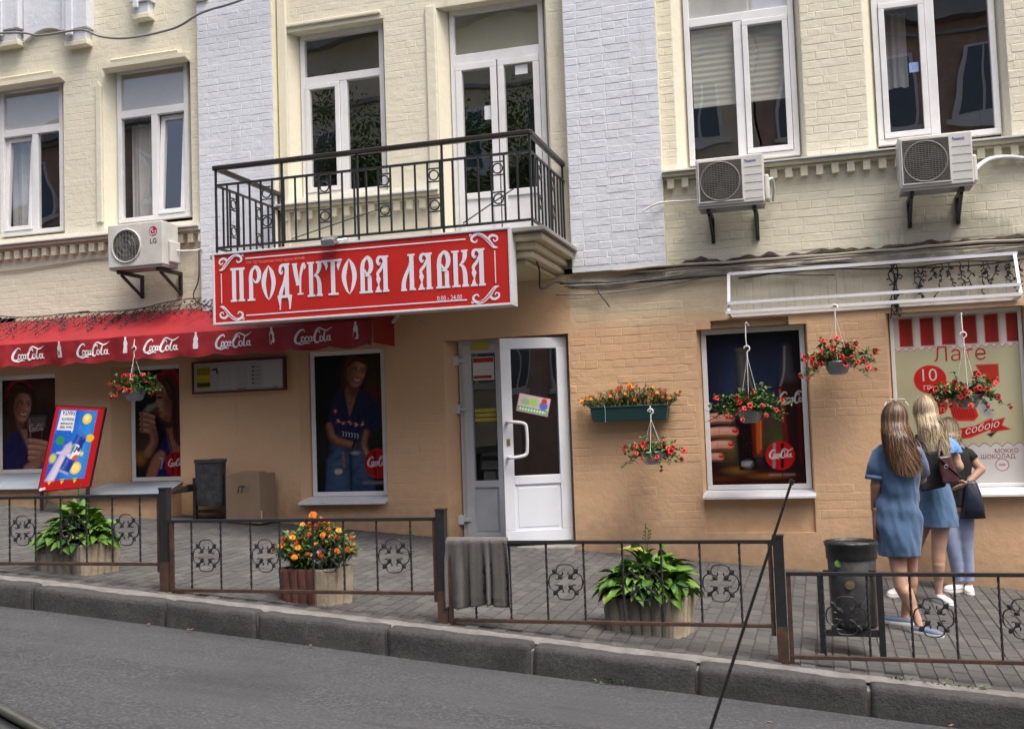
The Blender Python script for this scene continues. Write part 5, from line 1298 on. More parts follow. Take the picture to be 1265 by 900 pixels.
mb = MB(); mb.tube(catmull([(-1.0, -.1, 3.86), (-1.2, -.05, 3.88), (-1.42, -.12, 3.87), (-1.56, -.14, 3.82), (-1.60, -.15, 3.79)], 5), .009, 6); mb.build('drain_hose', M('white pipe', (.7, .7, .68), rough=.5), tA, smooth=True)

# ------------------------------------------------------------------ ragged old cornice line and cables on the right
GRIME = M('crumbled dark masonry', (.040, .028, .021), rough=.95, var=.6, scale=14, bump=1., bscale=30, dirt=(.20, .17, .13), dirt_amt=.6, dirt_scale=9)
OLDPL = M('old pale plaster', (.46, .43, .36), rough=.9, var=.25, scale=9, bump=.7, bscale=40, dirt=(.12, .1, .08), dirt_amt=.6, dirt_scale=5)
mb = MB(); n = 150; X0, X1 = -1.75, 4.0
for i in range(n + 1):
    x = X0 + (X1 - X0) * i / n; f = min(1, i / 14)
    zt = 3.285 + .034 * noise.noise(Vector((x * 3.1, 0, 0))) + .045 * max(-.4, noise.noise(Vector((x * 9, 3, 0)))); zb = 3.205 - .014 * abs(noise.noise(Vector((x * 6, 9, 0)))) - .022 * max(0, noise.noise(Vector((x * 2.2, 5, 0))))
    zt = zb + (zt - zb) * f
    for j in range(4):
        t = j / 3; mb.v.append((x, -.012 - .030 * math.sin(math.pi * t) * (1 + .7 * noise.noise(Vector((x * 17, t * 4, 2)))), zb + (zt - zb) * t))
for i in range(n):
    for j in range(3): a = i * 4 + j; mb.f.append((a, a + 4, a + 5, a + 1)); mb.m.append(0)
mb.build('broken_cornice', GRIME, bld)
mb = MB(); n = 160
for i in range(n + 1):
    x = -2.42 + 6.4 * i / n; zc = 3.16 - (.05 * max(0, 1 - abs(x + 2.05) / .4)); 
    for j in range(4):
        t = j / 3; mb.v.append((x, -.006 - .026 * math.sin(math.pi * t) * (1 + .6 * noise.noise(Vector((x * 9, t * 4, 7)))), zc - .06 + .015 * noise.noise(Vector((x * 4, 1, 1))) + .115 * t))
for i in range(n):
    for j in range(3): a = i * 4 + j; mb.f.append((a, a + 4, a + 5, a + 1)); mb.m.append(0)
mb.build('plaster_band', OLDPL, bld)
CAB = [M('black cable', (.02, .02, .022), rough=.5), M('grey cable', (.22, .21, .20), rough=.6), M('dusty beige cable', (.34, .31, .25), rough=.7)]
labels = ('thin black cable sagging along the broken cornice', 'grey cable looping under the broken cornice', 'dusty beige conduit along the top of the cable bundle', 'second beige conduit just under the top one in the cable bundle', 'black cable swagging over the white empty frame', 'slack grey cable drooping lowest near the balcony corner')
specs = [(-2.5, 4.0, 3.150, .05, .009, 0), (-2.45, 4.0, 3.175, .075, .008, 1), (-1.95, 4.0, 3.235, .012, .014, 2), (-1.75, 4.0, 3.205, .012, .012, 2), (-.7, 4.0, 3.10, .07, .008, 0), (-2.55, .2, 3.12, .11, .008, 1)]
for k, (xa, xb, z, sag, r, ci) in enumerate(specs):
    L = []; n = 60
    for i in range(n + 1):
        x = xa + (xb - xa) * i / n
        L.append((x, -.055 - .02 * k % .05 - .01 * math.sin(x * 5 + k), z - sag * abs(math.sin((x * 1.15 + k * .8))) ** 1.4 + .012 * noise.noise(Vector((x * 3, k, 0)))))
    mb = MB(); mb.tube(L, r, 6); o = mb.build('cable', CAB[ci], None, smooth=True); tag(o, labels[k], 'cable', 'cables on the facade')
mb = MB(); mb.tube(catmull([(-2.10, -.08, 3.10), (-2.09, -.10, 3.02), (-2.02, -.12, 2.92), (-1.98, -.12, 2.86)], 6), .008, 5); o = mb.build('cable', CAB[0], None, smooth=True); tag(o, 'short loose black cable end hanging left of the flower box wall', 'cable', 'cables on the facade')
def cable(label, pts, r, ci):
    mb = MB(); mb.tube(catmull(pts, 8), r, 6); o = mb.build('cable', CAB[ci], None, smooth=True); tag(o, label, 'cable', 'cables on the facade')
cable('grey cable slung in two sags across the top left wall', [(-12, -.2, 6.9), (-9.345, -.2, 6.685), (-8.755, -.2, 6.575), (-8.18, -.2, 6.56), (-7.9, -.2, 6.44), (-7.51, -.2, 6.37), (-6.912, -.2, 6.40), (-6.537, -.2, 6.53), (-5.91, -.2, 6.63), (-5.0, -.25, 6.95)], .014, 1)
cable('thin brown cable under the left dentil ledge', [(-12, -.02, 3.86), (-9.6, -.02, 3.80), (-8.8, -.02, 3.82), (-8.2, -.02, 3.85), (-7.62, -.02, 3.83)], .007, 2)
cable('black cable running down the left pilaster edge', [(-6.70, -.10, 3.86), (-6.71, -.10, 3.5), (-6.78, -.10, 3.3), (-6.62, -.12, 3.18), (-6.2, -.2, 3.12)], .008, 0)
cable('black cables bunched at the balcony corner beside the sign', [(-2.56, -1.1, 3.42), (-2.50, -.9, 3.2), (-2.54, -.7, 3.02), (-2.45, -.5, 3.1), (-2.40, -.2, 3.12)], .010, 0)

# empty white lightbox frame
WB = M('white painted steel', (.72, .74, .78), rough=.4, var=.06, dirt=(.4, .38, .36), dirt_amt=.4)
fr = thing('sign_frame', 'empty white metal sign frame fixed over the right shop windows', 'sign frame', (.48, -.15, 2.72))
mb = MB(); mb.bar((-.79, -.12, 3.105), (1.79, -.12, 3.105), .03); mb.build('top_bar', WB, fr); mb = MB(); mb.bar((-.80, -.30, 2.80), (1.77, -.30, 2.80), .028); mb.build('middle_bar', WB, fr)
mb = MB(); mb.bar((-.82, -.30, 2.712), (1.77, -.30, 2.712), .03); mb.build('bottom_bar', WB, fr); mb = MB(); mb.bar((-.82, -.02, 2.70), (1.79, -.02, 2.70), .02); mb.build('rear_bar', WB, fr)
for x in (-.79, 1.765):
    mb = MB(); mb.bar((x, -.12, 3.10), (x, -.30, 2.71), .028); mb.bar((x, -.12, 3.10), (x, -.01, 3.10), .026); mb.bar((x, -.30, 2.70), (x, -.01, 2.70), .026); mb.build('end_bracket', WB, fr)

# fairy lights: wire with hanging drops
LW = M('black fairy light wire', (.015, .015, .017), rough=.6)
def fairy(label, xs_, zfun, yfun, drop, seed, group, yslope=0., dens=.11):
    r_ = random.Random(seed); mb = MB(); pts = []
    x = xs_[0]
    while x < xs_[1]: pts.append((x, yfun(x), zfun(x))); x += .06
    mb.tube(pts, .0055, 4, cap=False)
    x = xs_[0] + .05
    while x < xs_[1]:
        l = drop * r_.uniform(.35, 1.); p = [(x, yfun(x), zfun(x))]; k = 6; dx = r_.uniform(-.06, .06)
        for i in range(1, k + 1): p.append((x + dx * i / k + r_.uniform(-.02, .02), yfun(x) + yslope * l * i / k - .012, zfun(x) - l * i / k * (1 if yslope == 0 else .62)))
        mb.tube(p, .004, 4, cap=False)
        for q in p[1:]:
            for s in range(2):
                e = (q[0] + r_.uniform(-.035, .035), q[1] + r_.uniform(-.015, .0), q[2] - r_.uniform(.005, .035)); mb.tube([q, e], [.003, .008], 4)
        x += dens * r_.uniform(.5, 1.7)
    o = mb.build('fairy_lights', LW, None); tag(o, label, 'fairy lights', group)
fairy('black unlit fairy lights draped over the red awning', (-10.4, -5.75), lambda x: 3.235 + .035 * math.sin(x * 1.7) + .02 * math.sin(x * 4.3), lambda x: -.06, .42, 5, 'unlit fairy lights', yslope=-.92, dens=.075)
fairy('black unlit icicle fairy lights behind the empty white frame', (.86, 1.85), lambda x: 3.06 + .015 * math.sin(x * 6), lambda x: -.045, .30, 6, 'unlit fairy lights', dens=.07)
mb = MB(); r_ = random.Random(2)
for k in range(4):
    p = [(.70 + .02 * k + r_.uniform(-.02, .02), -.07 - .01 * k, 3.10 - .048 * i) for i in range(11)]; p = [(a + r_.uniform(-.014, .014), b, c) for a, b, c in p]; mb.tube(p, .006, 4)
    for q in p: mb.tube([q, (q[0] + r_.uniform(-.05, .05), q[1] - .01, q[2] - r_.uniform(0, .04))], [.004, .008], 4)
o = mb.build('fairy_lights', LW, None); tag(o, 'tangled vertical bunch of fairy light wire left of the coffee advert', 'fairy lights', 'unlit fairy lights')
# ------------------------------------------------------------------ iron fence along the kerb
FY = -3.62
def twist_mesh(h):
    mb = MB(); n = 26; rings = []
    for i in range(n + 1):
        a = i / n * math.pi * 5; z = h * i / n; rings.append([(.0085 * math.cos(a + k * math.pi / 2), .0085 * math.sin(a + k * math.pi / 2), z) for k in range(4)])
    mb.rings(rings); return mb.mesh('baluster', BLACKIRON)
def ornament_mesh():
    mb = MB(); r = .0046
    def crv(pts): 
        for s in ((1, 1),): mb.tube([(x, 0, z) for x, z in catmull(pts, 5)], r, 5)
    a, b = .108, .113
    for sz in (1, -1):   # top and bottom scrolls
        crv([(-.020, sz * .068), (-.018, sz * .052), (-.034, sz * .046), (-.052, sz * .056), (-.058, sz * .078), (-.046, sz * .104), (-.02, sz * b), (.02, sz * b), (.046, sz * .104), (.058, sz * .078), (.052, sz * .056), (.034, sz * .046), (.018, sz * .052), (.020, sz * .068)])
    for sx in (1, -1):
        crv([(sx * .066, .022), (sx * .050, .018), (sx * .042, .034), (sx * .052, .052), (sx * .074, .056), (sx * .098, .042), (sx * a, .016), (sx * a, -.016), (sx * .098, -.042), (sx * .074, -.056), (sx * .052, -.052), (sx * .042, -.034), (sx * .050, -.018), (sx * .066, -.022)])
    for sx in (1, -1):
        for sz in (1, -1):
            for (c0, c1, L) in (((.056, .054), (.078, .080), .036), ((.048, .044), (.018, .020), .034)):
                p0 = Vector((sx * c0[0], 0, sz * c0[1])); d = (Vector((sx * c1[0], 0, sz * c1[1])) - p0).normalized(); q = Vector((-d.z, 0, d.x))
                pts = []
                for t, w in ((0, .003), (.25, .012), (.5, .0165), (.75, .011), (1., .0005)): pts.append((t * L * 1.15, w))
                vs = [p0 + d * t + q * w + Vector((0, -.004, 0)) for t, w in pts] + [p0 + d * t - q * w + Vector((0, -.004, 0)) for t, w in pts] + [p0 + d * t + Vector((0, -.009, 0)) for t, w in pts] + [p0 + d * t + Vector((0, .004, 0)) for t, w in pts]
                n = 5; fs = []
                for i in range(n - 1): fs += [(i, i + 1, 2 * n + i + 1, 2 * n + i), (2 * n + i, 2 * n + i + 1, n + i + 1, n + i), (i + 1, i, 3 * n + i, 3 * n + i + 1), (3 * n + i, n + i, n + i + 1, 3 * n + i + 1)]
                mb.add(vs, fs)
    return mb.mesh('scroll_ornament', BLACKIRON)
ORN = ornament_mesh()
def fence_panel(x0, x1, zt, zb, px, pz0, pz1, bals, orns, label):
    t = thing('fence_panel', label, 'fence', (px, FY, pz0), 'iron fence panels along the kerb')
    mb = MB(); mb.box(x0, x1, FY - .014, FY + .014, zt - .012, zt + .012); mb.build('top_rail', BLACKIRON, t, bevel=.003)
    mb = MB(); mb.box(x0, x1, FY - .014, FY + .014, zb - .012, zb + .012); mb.build('bottom_rail', RUSTIRON, t, bevel=.003)
    for x in (x0 + .014, x1 - .014):
        mb = MB(); mb.box(x - .0135, x + .0135, FY - .0125, FY + .0125, zb - .06, zt - .0125); mb.build('end_bar', RUSTIRON, t)
    mb = MB(); mb.box(px - .032, px + .032, FY - .032, FY + .032, pz0 - .1, pz1 - .008); mb.box(px - .036, px + .036, FY - .036, FY + .036, pz1 - .0075, pz1 + .006)
    mb.mi = 1; mb.box(px - .0335, px + .0335, FY - .0335, FY + .0335, pz0 - .1, pz0 + .22)
    mb.build('post', [BLACKIRON, RUSTIRON], t)
    me = twist_mesh(zt - zb - .024)
    for x in bals: inst('baluster', me, t, (x, FY, zb + .012), (0, 0, rnd.uniform(0, 1)))
    for a, b in orns: inst('scroll_ornament', ORN, t, ((a + b) / 2, FY, (zt + zb) / 2 + .0), (0, rnd.uniform(-.03, .03), 0), ((b - a) / .243, 1, 1.02))
    return t
fence_panel(-6.98, -4.80, 1.272, .758, -4.762, .558, 1.323, [-6.75, -6.42, -6.18, -5.934, -5.70, -5.462, -5.228, -4.983], [(-6.18, -5.934), (-5.70, -5.462), (-5.228, -4.983)], 'leftmost iron fence panel, in front of the leafy planter')
fence_panel(-4.722, -2.592, 1.076, .565, -2.555, .364, 1.14, [-4.539, -4.292, -4.044, -3.807, -3.541, -3.299, -3.044, -2.787], [(-4.539, -4.292), (-4.044, -3.807), (-3.541, -3.299), (-3.044, -2.787)], 'iron fence panel in front of the marigold planter')
fence_panel(-2.515, -.334, .913, .386, -.296, .167, .95, [-2.32, -2.07, -1.813, -1.557, -1.296, -1.04, -.79, -.539], [(-2.32, -2.07), (-1.813, -1.557), (-1.296, -1.04), (-.79, -.539)], 'iron fence panel with the grey towel hung over it')
fence_panel(-.258, 1.92, .713, .198, 1.96, -.03, .75, [-.04, .224, .472, .724, .97, 1.22, 1.46, 1.71], [(-.04, .224), (.472, .724), (.97, 1.22), (1.46, 1.71)], 'rightmost iron fence panel, in front of the three women')

# towel over the rail
TERRY = M('grey terry cloth', (.078, .073, .069), rough=1., var=.25, scale=60, bump=.9, bscale=220, sheen=.4)
tw = MB(); nx, nz = 46, 40; TX0, TX1 = -2.538, -2.085
for i in range(nx + 1):
    u = i / nx
    for j in range(nz + 1):
        s = -.30 + .77 * j / nz       # arc length: negative on the far side
        d = abs(s); z = .928 - max(0, d - .02); side = -1 if s > 0 else 1
        fl = min(1, d / .25)
        y = FY + side * (.019 if d > .02 else .019 * d / .02) + (-.026 * fl * (math.sin(u * 31 + math.sin(u * 9) * 1.2) + .5 * math.sin(u * 57 + 1)) if side < 0 else .01 * fl * math.sin(u * 25))
        x = TX0 + (TX1 - TX0) * u + .010 * fl * math.sin(u * 20 + 2) + (.02 * fl * (u - .3))
        if side < 0 and s > .40: y -= .004 * math.sin((s - .40) * 110)
        z -= (.012 * math.sin(u * 6.5 + .5) * fl) if side < 0 else -.02
        tw.v.append((x, y, z))
for i in range(nx):
    for j in range(nz): a = i * (nz + 1) + j; tw.f.append((a, a + 1, a + nz + 2, a + nz + 1)); tw.m.append(0)
o = tw.build('towel', TERRY, None, smooth=True); sm = o.modifiers.new('solid', 'SOLIDIFY'); sm.thickness = .006
tag(o, 'grey terry towel hung over the fence rail', 'towel')

# ------------------------------------------------------------------ planters
def planter(label, c0, u, v, lu, lv, h, mats, ribs, taper=.93, cut=.06):
    """c0: front corner nearest the camera's right; u towards the left, v towards the back"""
    u = Vector((u[0], u[1], 0)).normalized(); v = Vector((v[0], v[1], 0)).normalized(); c0 = Vector((c0[0], c0[1], 0))
    ctr = c0 + u * lu / 2 + v * lv / 2; zb = PZ(ctr.x, ctr.y)
    t = thing('planter', label, 'planter', (ctr.x, ctr.y, zb), 'concrete planters behind the fence')
    cor = [(-cut, lv - 0, 0), ]
    base = [(cut, 0), (lu - cut, 0), (lu, cut), (lu, lv - cut), (lu - cut, lv), (cut, lv), (0, lv - cut), (0, cut)]
    loop = []; mi = []
    for k in range(8):
        a, b = Vector(base[k]), Vector(base[(k + 1) % 8]); L = (b - a).length; n = max(1, round(L / ribs)); nrm = Vector(((b - a).y, -(b - a).x)).normalized()
        for i in range(n):
            for f, o_ in ((0.06, -.010), (.16, .004), (.5, .009), (.84, .004), (.94, -.010)):
                q = a + (b - a) * ((i + f) / n) + nrm * o_; loop.append((q.x, q.y)); mi.append(0 if k in (0, 1, 2, 3, 4) else 1)
    mid = Vector((lu / 2, lv / 2))
    def W(q, z, s, jit=0):
        q2 = mid + (Vector(q) - mid) * s; p = c0 + u * q2.x + v * q2.y; return (p.x, p.y, z)
    mb = MB(); N = len(loop); levels = [(-.10, taper), (.0, taper), (h * .5, (1 + taper) / 2), (h - .015, .995), (h, .98)]
    base_z = lambda q, s: 0
    for z, s in levels:
        for q in loop:
            p = W(q, zb + z, s); n_ = noise.noise_vector(Vector(p) * 14) * .004; mb.v.append((p[0] + n_.x, p[1] + n_.y, p[2] + n_.z))
    inner = []
    for q in loop: p = W(q, zb + h - .005, .84); mb.v.append(p)
    for q in loop: p = W(q, zb + h - .07, .83); mb.v.append(p)
    for r_ in range(len(levels) + 1):
        for i in range(N): mb.f.append((r_ * N + i, r_ * N + (i + 1) % N, (r_ + 1) * N + (i + 1) % N, (r_ + 1) * N + i)); mb.m.append(mi[i])
    mb.build('trough', mats, t)
    s_ = MB(); s_.add([W(q, zb + h - .035, .85) for q in loop[::5]], [tuple(range(len(loop[::5])))]); s_.build('soil', M('dark potting soil', (.035, .025, .018), rough=1, var=.4, scale=40, bump=1, bscale=60), t)
    return t, ctr, u, v, zb + h
CONP = M('weathered concrete shade tone', (.20, .19, .16), rough=.92, var=.25, scale=6, bump=.7, bscale=45, dirt=(.10, .085, .065), dirt_amt=.75, dirt_scale=4)  # front faces: stained concrete, darkened further to paint in their shade
CONL = M('sandy concrete planter side', (.40, .34, .25), rough=.92, var=.2, scale=6, bump=.7, bscale=45, dirt=(.18, .13, .09), dirt_amt=.6, dirt_scale=4)
BROWNP = M('dark red brown painted concrete', (.13, .052, .042), rough=.8, var=.25, scale=8, bump=.5, bscale=50, dirt=(.06, .03, .026), dirt_amt=.6, dirt_scale=3)
plA = planter('ribbed concrete planter of broad leaved greenery by the leftmost fence panel', (-5.60, -3.47), (-1, .02), (.25, 1), .53, .40, .225, [CONP, CONL], .075)
plB = planter('planter with dark red front and beige side, full of marigolds', (-3.50, -3.585), (-1, .16), (.45, 1), .43, .36, .25, [BROWNP, CONL], .085)
plC = planter('ribbed concrete planter of broad leaved greenery near the litter bin', (-.96, -3.345), (-1, .03), (.22, 1), .57, .36, .245, [CONP, CONL], .075)

# broad leaves
def leafmat(name, col, var=.25):
    return M(name, col, rough=.5, var=var, scale=9, spec=.3, space='POS')
LG = [leafmat('bright green leaf', (.105, .215, .028)), leafmat('mid green leaf', (.056, .145, .024)), leafmat('deep green leaf', (.035, .10, .022)), leafmat('yellowing leaf', (.30, .30, .07))]
def blade(L, W, droop, fold, mat, seed):
    r_ = random.Random(seed); mb = MB(); n = 8
    for i in range(n + 1):
        t = i / n; w = W * (math.sin(math.pi * min(1, t * .96 + .06)) ** .75) * (1 - .25 * t) if i < n else .0006
        if t < .12: w = W * .12 + W * .4 * t
        ang = droop * t ** 1.4; x = L * (t - .18 * droop * t * t * .3); z = -L * .42 * droop * t ** 2 + L * .12 * math.sin(math.pi * t)
        tw = .1 * r_.uniform(-1, 1) * t
        for s, f in ((-1, fold), (-.5, fold * .38), (0, 0), (.5, fold * .38), (1, fold)):
            mb.v.append((x, s * w / 2, z + f * w * .5 + s * tw * w + .002 * math.sin(9 * t + s)))
    for i in range(n):
        for k in range(4): a = i * 5 + k; mb.f.append((a, a + 5, a + 6, a + 1)); mb.m.append(0)
    return mb.mesh('leaf', mat, smooth=True)
BLADES = [blade(L, W, d, .35, LG[m], i) for i, (L, W, d, m) in enumerate(((.16, .086, .7, 0), (.145, .088, 1.0, 0), (.165, .082, .5, 1), (.15, .090, 1.2, 1), (.13, .076, .3, 0), (.16, .084, 1.4, 2), (.145, .082, .8, 2), (.14, .076, 1.1, 3)))]
def hosta(pl, n, seed, hgt, spread):
    t, ctr, u, v, zt = pl; r_ = random.Random(seed)
    for k in range(n):
        f = (k + .5) / n; a = r_.uniform(0, 2 * math.pi); ring = r_.random() ** .7
        ox = u * math.cos(a) * ring * .25 * spread + v * math.sin(a) * ring * .15 * spread
        up = 1 - ring ** 1.6 * .80; z = zt - .03 + hgt * up * r_.uniform(.35, 1.05)
        pitch = -(R(55) * up * r_.uniform(.5, 1.2) - R(10) * ring) + R(r_.uniform(-22, 24))
        da = u * math.cos(a) + v * math.sin(a); ang = math.atan2(da.y, da.x) + r_.uniform(-1.1, 1.1)
        w = r_.random(); me = BLADES[r_.choice((0, 1, 4, 0) if w < .5 else ((2, 3, 1, 0) if w < .8 else ((5, 6, 2) if w < .975 else (7,))))]
        s = r_.uniform(.65, 1.15)
        o = inst('leaf', me, t, (ctr.x + ox.x * .9, ctr.y + ox.y * .9, z), (r_.uniform(-.7, .7), pitch, ang), (s, s * r_.uniform(.85, 1.1), s))
    st = MB()
    for k in range(26):
        a = r_.uniform(0, 6.28); ox = u * math.cos(a) * .12 + v * math.sin(a) * .08; b = Vector((ctr.x, ctr.y, zt - .05)) + ox * .5; e = b + ox * .9 + Vector((0, 0, hgt * r_.uniform(.5, 1))); st.tube([b, (b + e) / 2 + Vector((0, 0, .02)), e], [.006, .005, .003], 5)
    for k in range(2):
        b = Vector((ctr.x, ctr.y, zt)) + u * r_.uniform(-.15, .15); e = b + Vector((r_.uniform(-.08, .08), -.02, hgt + r_.uniform(.12, .2))); st.tube([b, (b + e) / 2, e], [.004, .003, .002], 4); 
        for q in range(5): p = b + (e - b) * (.8 + .05 * q); st.tube([p, p + Vector((r_.uniform(-.03, .03), -.01, .015))], [.002, .006], 4)
    st.build('stem', LG[2], t)
hosta(plA, 290, 11, .27, 1.15); hosta(plC, 300, 12, .31, 1.25)

# flower heads and fine foliage
def ruffle(r, layers, mat, mat2=None, seed=0, cup=.4):
    r_ = random.Random(seed); mb = MB()
    for l in range(layers):
        rr = r * (1 - .28 * l); n = 10 - l * 2; z = .010 * l + .002
        vs = [(0, 0, z - .004)]
        for i in range(2 * n): a = math.pi * i / n + l * .3; q = rr * (1 if i % 2 else .80) * r_.uniform(.92, 1.06); vs.append((q * math.cos(a), q * math.sin(a), z + cup * rr * (.30 if i % 2 else .1)))
        mb.mi = 0; mb.add(vs, [(0, 1 + i, 1 + (i + 1) % (2 * n)) for i in range(2 * n)])
    mb.mi = 1; mb.lathe([(r * .22, .012 * layers * .6), (r * .16, .012 * layers * .6 + .008), (.0005, .012 * layers * .6 + .010)], n=7)
    return mb.mesh('flower', [mat, mat2 or mat])
OR1 = M('orange petal', srgb(236, 128, 22), rough=.55, var=.15, scale=30); OR2 = M('deep orange petal', srgb(206, 78, 20), rough=.55, var=.2, scale=30); YEL = M('amber petal', srgb(240, 168, 40), rough=.55, var=.12, scale=30); RUSTP = M('rust red petal', srgb(140, 36, 20), rough=.6, var=.2, scale=30)
REDF = M('scarlet petal', srgb(196, 22, 26), rough=.5, var=.18, scale=40); DKRED = M('dark red throat', srgb(110, 10, 20), rough=.6); WHF = M('white petal', (.75, .75, .74), rough=.6)
MAR = [ruffle(.030, 3, OR1, OR2, 1), ruffle(.026, 3, OR2, RUSTP, 2), ruffle(.028, 2, YEL, OR1, 3), ruffle(.022, 2, RUSTP, OR2, 4), ruffle(.027, 3, OR1, YEL, 5)]
WHT = ruffle(.014, 1, WHF, YEL, 6)
def petunia(r, seed):
    r_ = random.Random(seed); mb = MB(); n = 20; rings = []
    for k, (f, z) in enumerate(((.12, -.02), (.3, -.004), (.7, .004), (1., -.002))):
        ring = []
        for i in range(n):
            a = 2 * math.pi * i / n; lob = 1 + (.13 * math.cos(5 * a) if k > 1 else 0) + r_.uniform(-.02, .02); ring.append((r * f * lob * math.cos(a), r * f * lob * math.sin(a), z + (r_.uniform(-.003, .003) if k == 3 else 0)))
        rings.append(ring)
    mb.mi = 1; mb.rings(rings[:2], cap=False); mb.mi = 0; mb.rings(rings[1:], cap=False)
    return mb.mesh('flower', [REDF, DKRED], smooth=True)
PET = [petunia(.024, 1), petunia(.021, 2), petunia(.026, 3), petunia(.018, 4)]
FOL = [M('fresh leaf green', (.10, .20, .035), rough=.55, var=.35, scale=22), M('dark leaf green', (.05, .12, .028), rough=.55, var=.35, scale=22), M('olive leaf green', (.13, .18, .055), rough=.6, var=.3, scale=22)]  # three leaf tones, picked at random for each leaflet
def leaflet(mb, p, d, L, W, r_):
    d = d.normalized(); s = d.cross(Vector((r_.uniform(-.4, .4), r_.uniform(-.4, .4), 1))).normalized(); nrm = s.cross(d); m = p + d * L * .5 + nrm * L * .10; e = p + d * L - Vector((0, 0, L * .12))
    mb.mi = r_.choice((0, 0, 1, 1, 2)); mb.add([p, m + s * W / 2, e, m - s * W / 2, m - nrm * L * .06], [(0, 1, 4), (1, 2, 4), (2, 3, 4), (3, 0, 4)])
def sprig(mb, b, e, r_, L=.045, W=.016, step=.022, sag=.0):
    n = max(3, int((e - b).length / step)); pts = []
    for i in range(n + 1):
        t = i / n; p = b.lerp(e, t) + Vector((0, 0, .10 * (e - b).length * math.sin(math.pi * t))); pts.append(p)
    mb.mi = 1; mb.tube(pts, [.0035 * (1 - .6 * i / n) for i in range(n + 1)], 4, cap=False)
    for p in pts[1:]:
        for s in range(2):
            d = Vector((r_.uniform(-1, 1), r_.uniform(-1, 1), r_.uniform(-.3, .9))); leaflet(mb, p, d, L * r_.uniform(.6, 1.2), W * r_.uniform(.7, 1.2), r_)
    return pts[-1]

# marigolds in the brown planter
t, ctr, u, v, zt = plB; r_ = random.Random(21); mb = MB(); tips = []
for k in range(270):
    a = r_.uniform(0, 6.28); q = r_.random() ** .6; b = Vector((ctr.x, ctr.y, zt - .04)) + u * math.cos(a) * q * .13 + v * math.sin(a) * q * .10
    e = Vector((ctr.x, ctr.y, zt)) + u * math.cos(a) * q * .36 + v * math.sin(a) * q * .20 + Vector((0, 0, (.34 - .22 * q * q) * r_.uniform(.45, 1.05))); tips.append((sprig(mb, b, e, r_, .058, .018, .02), q))
o = mb.build('foliage', FOL, t); o['kind'] = 'stuff'
r_.shuffle(tips)
for k, (p, q) in enumerate(tips[:58]):
    d = Vector((r_.uniform(-.4, .4), -.75, r_.uniform(.2, .9))).normalized(); inst('flower', r_.choice(MAR), t, p + Vector((0, -.02, .012)), d.to_track_quat('Z', 'Y').to_euler(), [r_.uniform(.7, 1.05)] * 3)
for k in range(16):
    p = Vector((ctr.x, ctr.y, zt)) - u * r_.uniform(.08, .21) - v * r_.uniform(.02, .16) + Vector((0, 0, r_.uniform(.02, .14))); d = Vector((r_.uniform(-.3, .5), -.8, .5)); inst('flower', WHT, t, p, d.to_track_quat('Z', 'Y').to_euler())
o = MB(); o.tube([(ctr.x - .02, ctr.y, zt), (ctr.x - .01, ctr.y - .02, zt + .2), (ctr.x, ctr.y - .02, zt + .37)], .004, 4); o.build('stem', LG[2], t)
inst('flower', MAR[0], t, (ctr.x, ctr.y - .03, zt + .375), (R(60), 0, 0), (1.2, 1.2, 1.2))

# wall trough
GT = M('dark green plastic', (.012, .055, .055), rough=.4, var=.12, scale=5)
t = thing('window_box', 'dark green plastic window box of orange flowers on the wall', 'flower box', (-1.82, -.1, 1.71))
mb = MB(); mb.hexa([(-2.185, -.185, 1.712), (-1.450, -.185, 1.712), (-1.450, -.02, 1.712), (-2.185, -.02, 1.712), (-2.205, -.205, 1.845), (-1.432, -.205, 1.845), (-1.432, -.012, 1.845), (-2.205, -.012, 1.845)]); mb.box(-2.213, -1.424, -.213, -.006, 1.8455, 1.862); mb.build('trough', GT, t, bevel=.006)
mb = MB(); mb.tube([(-2.05, -.22, 1.70), (-2.05, -.222, 1.84), (-2.06, -.222, 1.89), (-2.07, -.1, 1.9), (-2.07, .0, 1.9)], .005, 5); mb.build('wire_holder', M('thin wire', (.15, .25, .26), rough=.5), t)
r_ = random.Random(31); mb = MB(); tips = []
for k in range(150):
    x = r_.uniform(-2.22, -1.42); b = Vector((x, -.10 + r_.uniform(-.05, .05), 1.855)); hh = .20 - .12 * abs((x + 1.78) / .42) ** 1.5
    e = b + Vector((r_.uniform(-.09, .09) + (x + 1.8) * .12, r_.uniform(-.11, .05), hh * r_.uniform(.2, 1.15))); tips.append(sprig(mb, b, e, r_, .05, .012, .02))
o = mb.build('foliage', FOL, t); o['kind'] = 'stuff'
for p in tips[:78]:
    if p.z < 1.90: continue
    d = Vector((r_.uniform(-.4, .4), -.7, r_.uniform(.2, 1.))).normalized(); inst('flower', r_.choice((MAR[0], MAR[1], MAR[1], MAR[3], MAR[3], MAR[2])), t, p + Vector((0, -.012, .01)), d.to_track_quat('Z', 'Y').to_euler(), [r_.uniform(.55, .85)] * 3)

